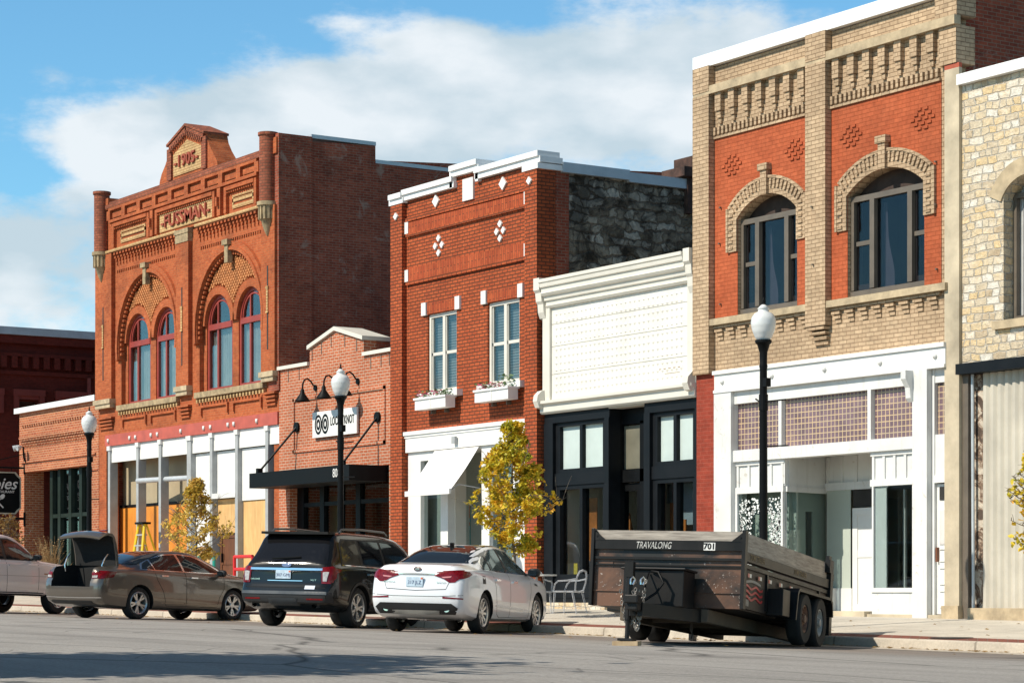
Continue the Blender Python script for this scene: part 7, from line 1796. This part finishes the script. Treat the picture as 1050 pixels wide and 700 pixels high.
def ladder():
    Y = -.75; x = X(137, Y); gz = walk_z(x, Y); zt = Z(137, 537, Y)
    root = empty('step_ladder', (x, Y, gz), 'yellow fibreglass step ladder standing in the open shopfront', 'ladder')
    m = MB(); w0, w1 = .42, .20; h = zt - gz
    for s in (-1, 1):
        m.tube([(x + s * w0, Y - .05, gz), (x + s * w1, Y + .25, gz + h)], .045, 6); m.tube([(x + s * w0 * .9, Y + 1.0, gz), (x + s * w1, Y + .30, gz + h)], .03, 6)
    part('rail', m, plain('yellow_fibreglass', (.80, .58, .02), .5, var=.1), root)
    m = MB()
    for k in range(1, 7): t = k / 7; w = w0 + (w1 - w0) * t; m.box(x - w, x + w, Y - .08 + .30 * t, Y + .06 + .30 * t, gz + h * t - .02, gz + h * t + .02)
    part('tread', m, M_GREYMET, root); part('top_cap', B((x - .26, x + .26, Y + .15, Y + .42, gz + h, gz + h + .06)), M_BLACK, root)
ladder()
def rails():
    for nm, lab, u0, u1, Y0, col, vs_ in (('barrier_rail', 'red metal barrier rail beside the boarded door', 240.5, 259, -1.2, (.62, .02, .02), (570, 583, 596)), ('barrier_rail', 'green metal barrier rail behind the young yellow tree', 203, 219.5, -1.2, (.02, .33, .26), (571, 582))):
        m = MB(); a, b = X(u0, Y0), X(u1, Y0); root = empty(nm, ((a + b) / 2, Y0, walk_z(a, Y0)), lab, 'railing', 'coloured barrier rails in front of the shopfront'); gz = walk_z(a, Y0)
        for v in vs_: z = Z(u1, v, Y0); m.tube([(a, Y0, z), (b, Y0, z)], .045, 8)
        part('rail', m, plain(nm + lab[:3], col, .45), root)
        m = MB(); zt = Z(u1, vs_[0], Y0)
        for q in (a, b): m.tube([(q, Y0, gz), (q, Y0, zt)], .045, 8)
        part('post', m, plain(nm + lab[:3], col, .45), root)
rails()
# clear chairs and table outside the black shopfront
def chair():
    n = NT('clear_polycarbonate'); n.N.remove(n.p); out = n.N['Material Output']
    tr = n.N.new('ShaderNodeBsdfTransparent'); tr.inputs[0].default_value = (.86, .87, .88, 1); gl = n.N.new('ShaderNodeBsdfPrincipled'); gl.inputs['Base Color'].default_value = (.72, .74, .78, 1); gl.inputs['Roughness'].default_value = .08
    mx = n.N.new('ShaderNodeMixShader'); lw = n.N.new('ShaderNodeLayerWeight'); lw.inputs[0].default_value = .55; n.L.new(n.math('ADD', n.math('MULTIPLY', lw.outputs['Facing'], .8), .08, True), mx.inputs[0]); n.L.new(tr.outputs[0], mx.inputs[1]); n.L.new(gl.outputs[0], mx.inputs[2]); n.L.new(mx.outputs[0], out.inputs[0])
    mt = n.mat; root = empty('clear_chair', (0, 0, 0))
    box_part(root, 'seat', mt, (-.25, .25, -.24, .24, .43, .465), bev=.015)
    bk = MB(); pts = []
    outl = [(.0, .47), (.19, .50), (.235, .66), (.22, .82), (.15, .92), (0, .95), (-.15, .92), (-.22, .82), (-.235, .66), (-.19, .50)]
    inn = [(x * .86, .70 + (z - .70) * .86) for x, z in outl]
    T = Matrix.Translation((0, 0, .45)) @ Matrix.Rotation(R(-12), 4, 'X') @ Matrix.Translation((0, 0, -.45))
    bk.plate([outl, inn], .22, .245, T=T); bk.build('backrest', mt, root, local=True)
    for sx_2 in (-1, 1):
        for sy in (-1, 1): m = MB(); m.tube([(sx_2 * .215, sy * .20, .44), (sx_2 * .235, sy * (.23 if sy < 0 else .30), 0)], [.024, .016], 8); m.build('leg', mt, root, local=True)
        m = MB(); m.tube([(sx_2 * .24, -.22, .45), (sx_2 * .27, -.17, .60), (sx_2 * .27, -.10, .66), (sx_2 * .26, .10, .67), (sx_2 * .225, .28, .70)], .016, 8); m.build('armrest', mt, root, local=True, smooth=40)
    return root, mt
ch0, M_POLY = chair()
def copy_thing(root):
    r = root.copy(); COL.objects.link(r)
    for c in list(root.children):
        d = c.copy(); COL.objects.link(d); d.parent = r
        for g in list(c.children): e = g.copy(); COL.objects.link(e); e.parent = d
    return r
cx_, cy_ = X(583, -1.6), -1.6
ch0.location = (cx_, cy_, walk_z(cx_, cy_)); ch0.rotation_euler = (0, 0, R(-62)); tag(ch0, 'clear plastic armchair right of the small round table, before the black shopfront', 'chair', 'clear chairs outside the black shopfront')
ch1 = copy_thing(ch0); x_ = X(551, -1.9); ch1.location = (x_, -1.9, walk_z(x_, -1.9)); ch1.rotation_euler = (0, 0, R(70)); tag(ch1, 'clear plastic armchair left of the small round table, partly behind the white sedan', 'chair')
x_, y_ = X(556, -1.9), -1.9; x_ = X(560, -1.9); tz = Z(556, 588.5, -1.9)
tb = empty('cafe_table', (x_ - .35, -1.9, walk_z(x_, -1.9)), 'small round white cafe table between the clear chairs', 'table')
x_ -= .35
part('table_top', MB().lathe([(0, tz), (.42, tz), (.42, tz - .03), (0, tz - .03)], (x_, -1.9, 0), 28), M_WHITE, tb)
part('pedestal', MB().lathe([(.025, tz - .03), (.025, walk_z(x_, -1.9) + .03), (.22, walk_z(x_, -1.9) + .02), (.22, walk_z(x_, -1.9))], (x_, -1.9, 0), 16), M_GREYMET, tb)
dx, dy = X(905, -3.9), -4.35
ms = MB(); ms.lathe([(0, .012), (.30, .012), (.32, 0), (.30, -.02)], (X(979, -4.3), -4.35, walk_z(X(979, -4.3), -4.35)), 24); tag(ms.build('manhole_cover', plain('iron_cover', (.05, .045, .04), .6)), 'dark round iron cover set in the kerb pavement', 'manhole cover')

# ================================================================== young trees
def leafmat(name, cols, sc=4.0):
    n = NT(name); f = n.noise(sc, 4, .7); c = n.ramp(f, *[(.32 + .36 * i / (len(cols) - 1), k) for i, k in enumerate(cols)])
    n.set('Base Color', n.mix(1.0, c, n.ramp(n.noise(38, 2), (.3, .7), (.7, 1.2)), 'MULTIPLY')); n.set('Roughness', .55)
    tr = n.N.new('ShaderNodeBsdfTranslucent'); n.L.new(c, tr.inputs[0]); mx = n.N.new('ShaderNodeMixShader'); mx.inputs[0].default_value = .32
    n.L.new(n.p.outputs[0], mx.inputs[1]); n.L.new(tr.outputs[0], mx.inputs[2]); n.L.new(mx.outputs[0], n.N['Material Output'].inputs[0]); return n.mat
M_LEAFY = leafmat('yellow_leaves', [(.16, .22, .03), (.52, .46, .03), (.82, .58, .04), (.74, .34, .03)], 3.0)
M_LEAFP = leafmat('pale_gold_leaves', [(.42, .34, .05), (.70, .50, .08), (.80, .58, .14), (.55, .30, .10)], 4.0)
M_LEAFB = leafmat('brown_leaves', [(.16, .09, .03), (.34, .20, .06), (.40, .28, .10)], 4.0)
M_BARK = plain('grey_bark', (.17, .14, .11), .9, var=.3, scale=8, bump=.4); M_TWIG = plain('pink_twigs', (.30, .18, .15), .9, var=.3, scale=8)
def sapling(x, Y, gz, height, crown0, prof, leaves, leaf, mat, label, seed, bark=None, twigs=1, trunk_r=.035, group='young trees in the pavement', name='young_tree', gaps=.45):
    r_ = random.Random(seed); bark = bark or M_BARK
    root = empty(name, (x, Y, gz), label, 'tree', group)
    m = MB(); tips = []
    tp = [(x, Y, gz)]; n = 9
    for i in range(1, n + 1):
        t = i / n; tp.append((x + r_.uniform(-.04, .04) * t * height * .3, Y + r_.uniform(-.04, .04), gz + height * .94 * t))
    m.tube(tp, [trunk_r * (1 - .85 * i / n) + .004 for i in range(n + 1)], 8)
    def at(t): 
        i = min(n - 1, int(t * n)); a, b = Vector(tp[i]), Vector(tp[i + 1]); return a + (b - a) * (t * n - i)
    c0 = crown0 / height; br = []
    for k in range(46):
        t = c0 * .9 + (0.97 - c0 * .9) * (k + r_.random()) / 46; p = at(min(.98, t / .94 if t < .92 else .98)); az = k * 2.4 + r_.uniform(-.5, .5)
        rad = float(np.interp(t, [a for a, _ in prof], [b for _, b in prof])) * r_.uniform(.42, 1.15)
        up = r_.uniform(.25, .8); q1 = p + Vector((math.cos(az), math.sin(az), up)) * rad * .5; q2 = p + Vector((math.cos(az) * rad, math.sin(az) * rad, rad * up * 1.25))
        m.tube([p, q1, q2], [trunk_r * .32, trunk_r * .2, .003], 5); br.append((p, q1, q2, rad))
        for s in range(3 + twigs):
            f = r_.uniform(.35, .95); b0 = q1 + (q2 - q1) * f if f > .5 else p + (q1 - p) * f * 2; d = Vector((r_.uniform(-1, 1), r_.uniform(-1, 1), r_.uniform(-.1, 1))).normalized() * rad * r_.uniform(.25, .55)
            m.tube([b0, b0 + d * .5 + Vector((0, 0, .02)), b0 + d], [.006, .004, .002], 4); br.append((b0, b0 + d * .5, b0 + d, rad * .4))
    part('trunk', m, bark, root, smooth=60)
    lm = MB(); cnt = 0
    while cnt < leaves:
        p, q1, q2, rad = r_.choice(br); f = r_.random() ** .6; c = (q1 + (q2 - q1) * (f * 2 - 1)) if f > .5 else (p + (q1 - p) * f * 2)
        c = c + Vector((r_.gauss(0, 1), r_.gauss(0, 1), r_.gauss(0, 1))) * .055
        tz_ = (c.z - gz) / height; lim = float(np.interp(tz_, [a for a, _ in prof], [b for _, b in prof])) * 1.1
        if math.hypot(c.x - x, c.y - Y) > lim: continue
        g = math.sin(c.x * 6.3 + seed) * math.sin(c.y * 5.7 + 1.3 * seed) + .8 * math.sin(c.z * 7.9 + c.x * 3 + seed * .7)
        if g > gaps and r_.random() < .88: continue
        for q in range(2):
            s = leaf * r_.uniform(.6, 1.15); T = Matrix.Translation(c + Vector((r_.uniform(-.03, .03), r_.uniform(-.03, .03), r_.uniform(-.03, .03)))) @ Matrix.Rotation(r_.random() * 6.28, 4, 'Z') @ Matrix.Rotation(r_.uniform(-1.1, 1.1), 4, 'X') @ Matrix.Rotation(r_.uniform(-.9, .9), 4, 'Y')
            lm.add([(0, -s, 0), (s * .55, -s * .35, .1 * s), (s * .62, s * .25, .12 * s), (0, s, -.05 * s), (-s * .62, s * .25, .12 * s), (-s * .55, -s * .35, .1 * s)], [(0, 1, 2, 3), (0, 3, 4, 5)], T); cnt += 1
    part('crown', lm, mat, root, fix=False); return root
Yt = -3.9
x_ = X(526, Yt); gz = walk_z(x_, Yt); H_ = Z(524, 428, Yt) - gz
sapling(x_, Yt, gz, H_, 1.35, [(.28, .0), (.33, .60), (.38, .92), (.50, .98), (.58, .86), (.66, .66), (.76, .60), (.84, .40), (.90, .22), (.96, .22), (1.0, .12)], 10500, .043, M_LEAFY, 'young tree full of yellow leaves behind the white sedan', 5, gaps=.62)
x_ = X(201, Yt); gz = walk_z(x_, Yt); H_ = Z(204, 486, Yt) - gz
sapling(x_, Yt, gz, H_, 1.0, [(.26, .1), (.32, .72), (.44, .95), (.54, .80), (.62, .84), (.74, .48), (.86, .26), (1.0, .08)], 4400, .044, M_LEAFP, 'thin young tree with pale gold leaves behind the grey-brown sedan', 11, twigs=3)
x_ = X(7, Yt); gz = walk_z(x_, Yt); H_ = Z(7, 527, Yt) - gz
sapling(x_, Yt, gz, H_, .9, [(.25, .2), (.45, .75), (.7, .7), (.9, .35), (1.0, .12)], 900, .05, M_LEAFB, 'nearly bare young tree behind the pickup at the far left', 17, twigs=4)
x_ = X(1057, Yt); gz = walk_z(x_, Yt); H_ = 2.75
sapling(x_, Yt, gz, H_, 1.3, [(.45, .25), (.6, .32), (.8, .30), (1.0, .12)], 500, .05, M_LEAFY, 'tip of a young leafy tree at the right edge', 23)
# dried grass clump by the green shopfront
x_ = X(52, -.8); gz = walk_z(x_, -.8); m = MB(); r_ = random.Random(9)
for k in range(160):
    a = r_.random() * 6.28; l = r_.uniform(.8, 1.9); s = r_.uniform(.15, .6); p = Vector((x_ + r_.gauss(0, .1), -.8 + r_.gauss(0, .1), gz)); q = p + Vector((math.cos(a) * s * .4, math.sin(a) * s * .4, l * .7)); e = p + Vector((math.cos(a) * s, math.sin(a) * s, l))
    m.tube([p, q, e], [.006, .005, .002], 3)
    for j in range(3): c = q + (e - q) * r_.random(); T = Matrix.Translation(c) @ Matrix.Rotation(r_.random() * 6, 4, 'Z') @ Matrix.Rotation(r_.random() * 3, 4, 'X'); m.add([(-.03, 0, 0), (0, -.015, 0), (.03, 0, 0), (0, .015, 0)], [(0, 1, 2, 3)], T)
tag(m.build('dry_grass_clump', plain('straw', (.42, .28, .13), .9, var=.3, scale=9), fix=False), 'tall clump of dry straw-coloured grass before the green shopfront', 'plant')
# fallen leaves along the gutter
m = MB(); r_ = random.Random(4)
for k in range(1500):
    x = r_.uniform(-62, -20); y = CURB - .17 - abs(r_.gauss(0, .30)) if r_.random() < .8 else r_.uniform(-9, -.5)
    if -42 < x < -34 and r_.random() < .5: y = CURB - .2 - abs(r_.gauss(0, .5))
    if CURB - .16 < y: z = walk_z(x, y) + .012
    else: z = road_z(x, y) + .025
    s = r_.uniform(.02, .045); T = Matrix.Translation((x, y, z)) @ Matrix.Rotation(r_.random() * 6.28, 4, 'Z') @ Matrix.Rotation(r_.uniform(-.5, .5), 4, 'X')
    m.add([(-s, 0, 0), (0, -s * .6, .004), (s, 0, 0), (0, s * .6, .004)], [(0, 1, 2, 3)], T)
tag(m.build('fallen_leaves', M_LEAFB, fix=False), kind='stuff')
# big street trees on the viewer's side: they throw the shade on the road
def street_tree(x, y, h, r, seed, label, leaves=1500):
    r_ = random.Random(seed); gz = road_z(x, max(y, -40)); root = empty('street_tree', (x, y, gz), label, 'tree', 'street trees on the near side')
    m = MB(); m.tube([(x, y, gz), (x + .1, y, gz + h * .3), (x, y + .1, gz + h * .8)], [.22, .16, .05], 8); br = []
    for k in range(16):
        t = .3 + .5 * k / 16; p = Vector((x, y, gz + h * t)); a = k * 2.4; q = p + Vector((math.cos(a) * r * .9, math.sin(a) * r * .9, r * .5)); m.tube([p, (p + q) / 2 + Vector((0, 0, .15)), q], [.07, .045, .012], 5); br.append((p, q))
    part('trunk', m, M_BARK, root)
    lm = MB()
    for k in range(leaves):
        p, q = r_.choice(br); c = p + (q - p) * r_.uniform(.35, 1.05) + Vector((r_.gauss(0, .5), r_.gauss(0, .5), r_.gauss(0, .45))); s = r_.uniform(.10, .19)
        T = Matrix.Translation(c) @ Matrix.Rotation(r_.random() * 6.28, 4, 'Z') @ Matrix.Rotation(r_.uniform(-1, 1), 4, 'X'); lm.add([(-s, 0, 0), (0, -s * .6, .02), (s, 0, 0), (0, s * .6, .02)], [(0, 1, 2, 3)], T)
    part('crown', lm, M_LEAFB, root, fix=False)
street_tree(-19.0, -25.6, 6.5, 2.2, 1, 'street tree on the near side whose shade falls across the road at left', 14000)
street_tree(-7.3, -29.8, 6.2, 1.5, 2, 'smaller street tree on the near side closer to the viewer', 6000)

for o in bpy.data.objects:
    if o.type == 'MESH' and not o.data.materials: o.data.materials.append(M_GREYMET)
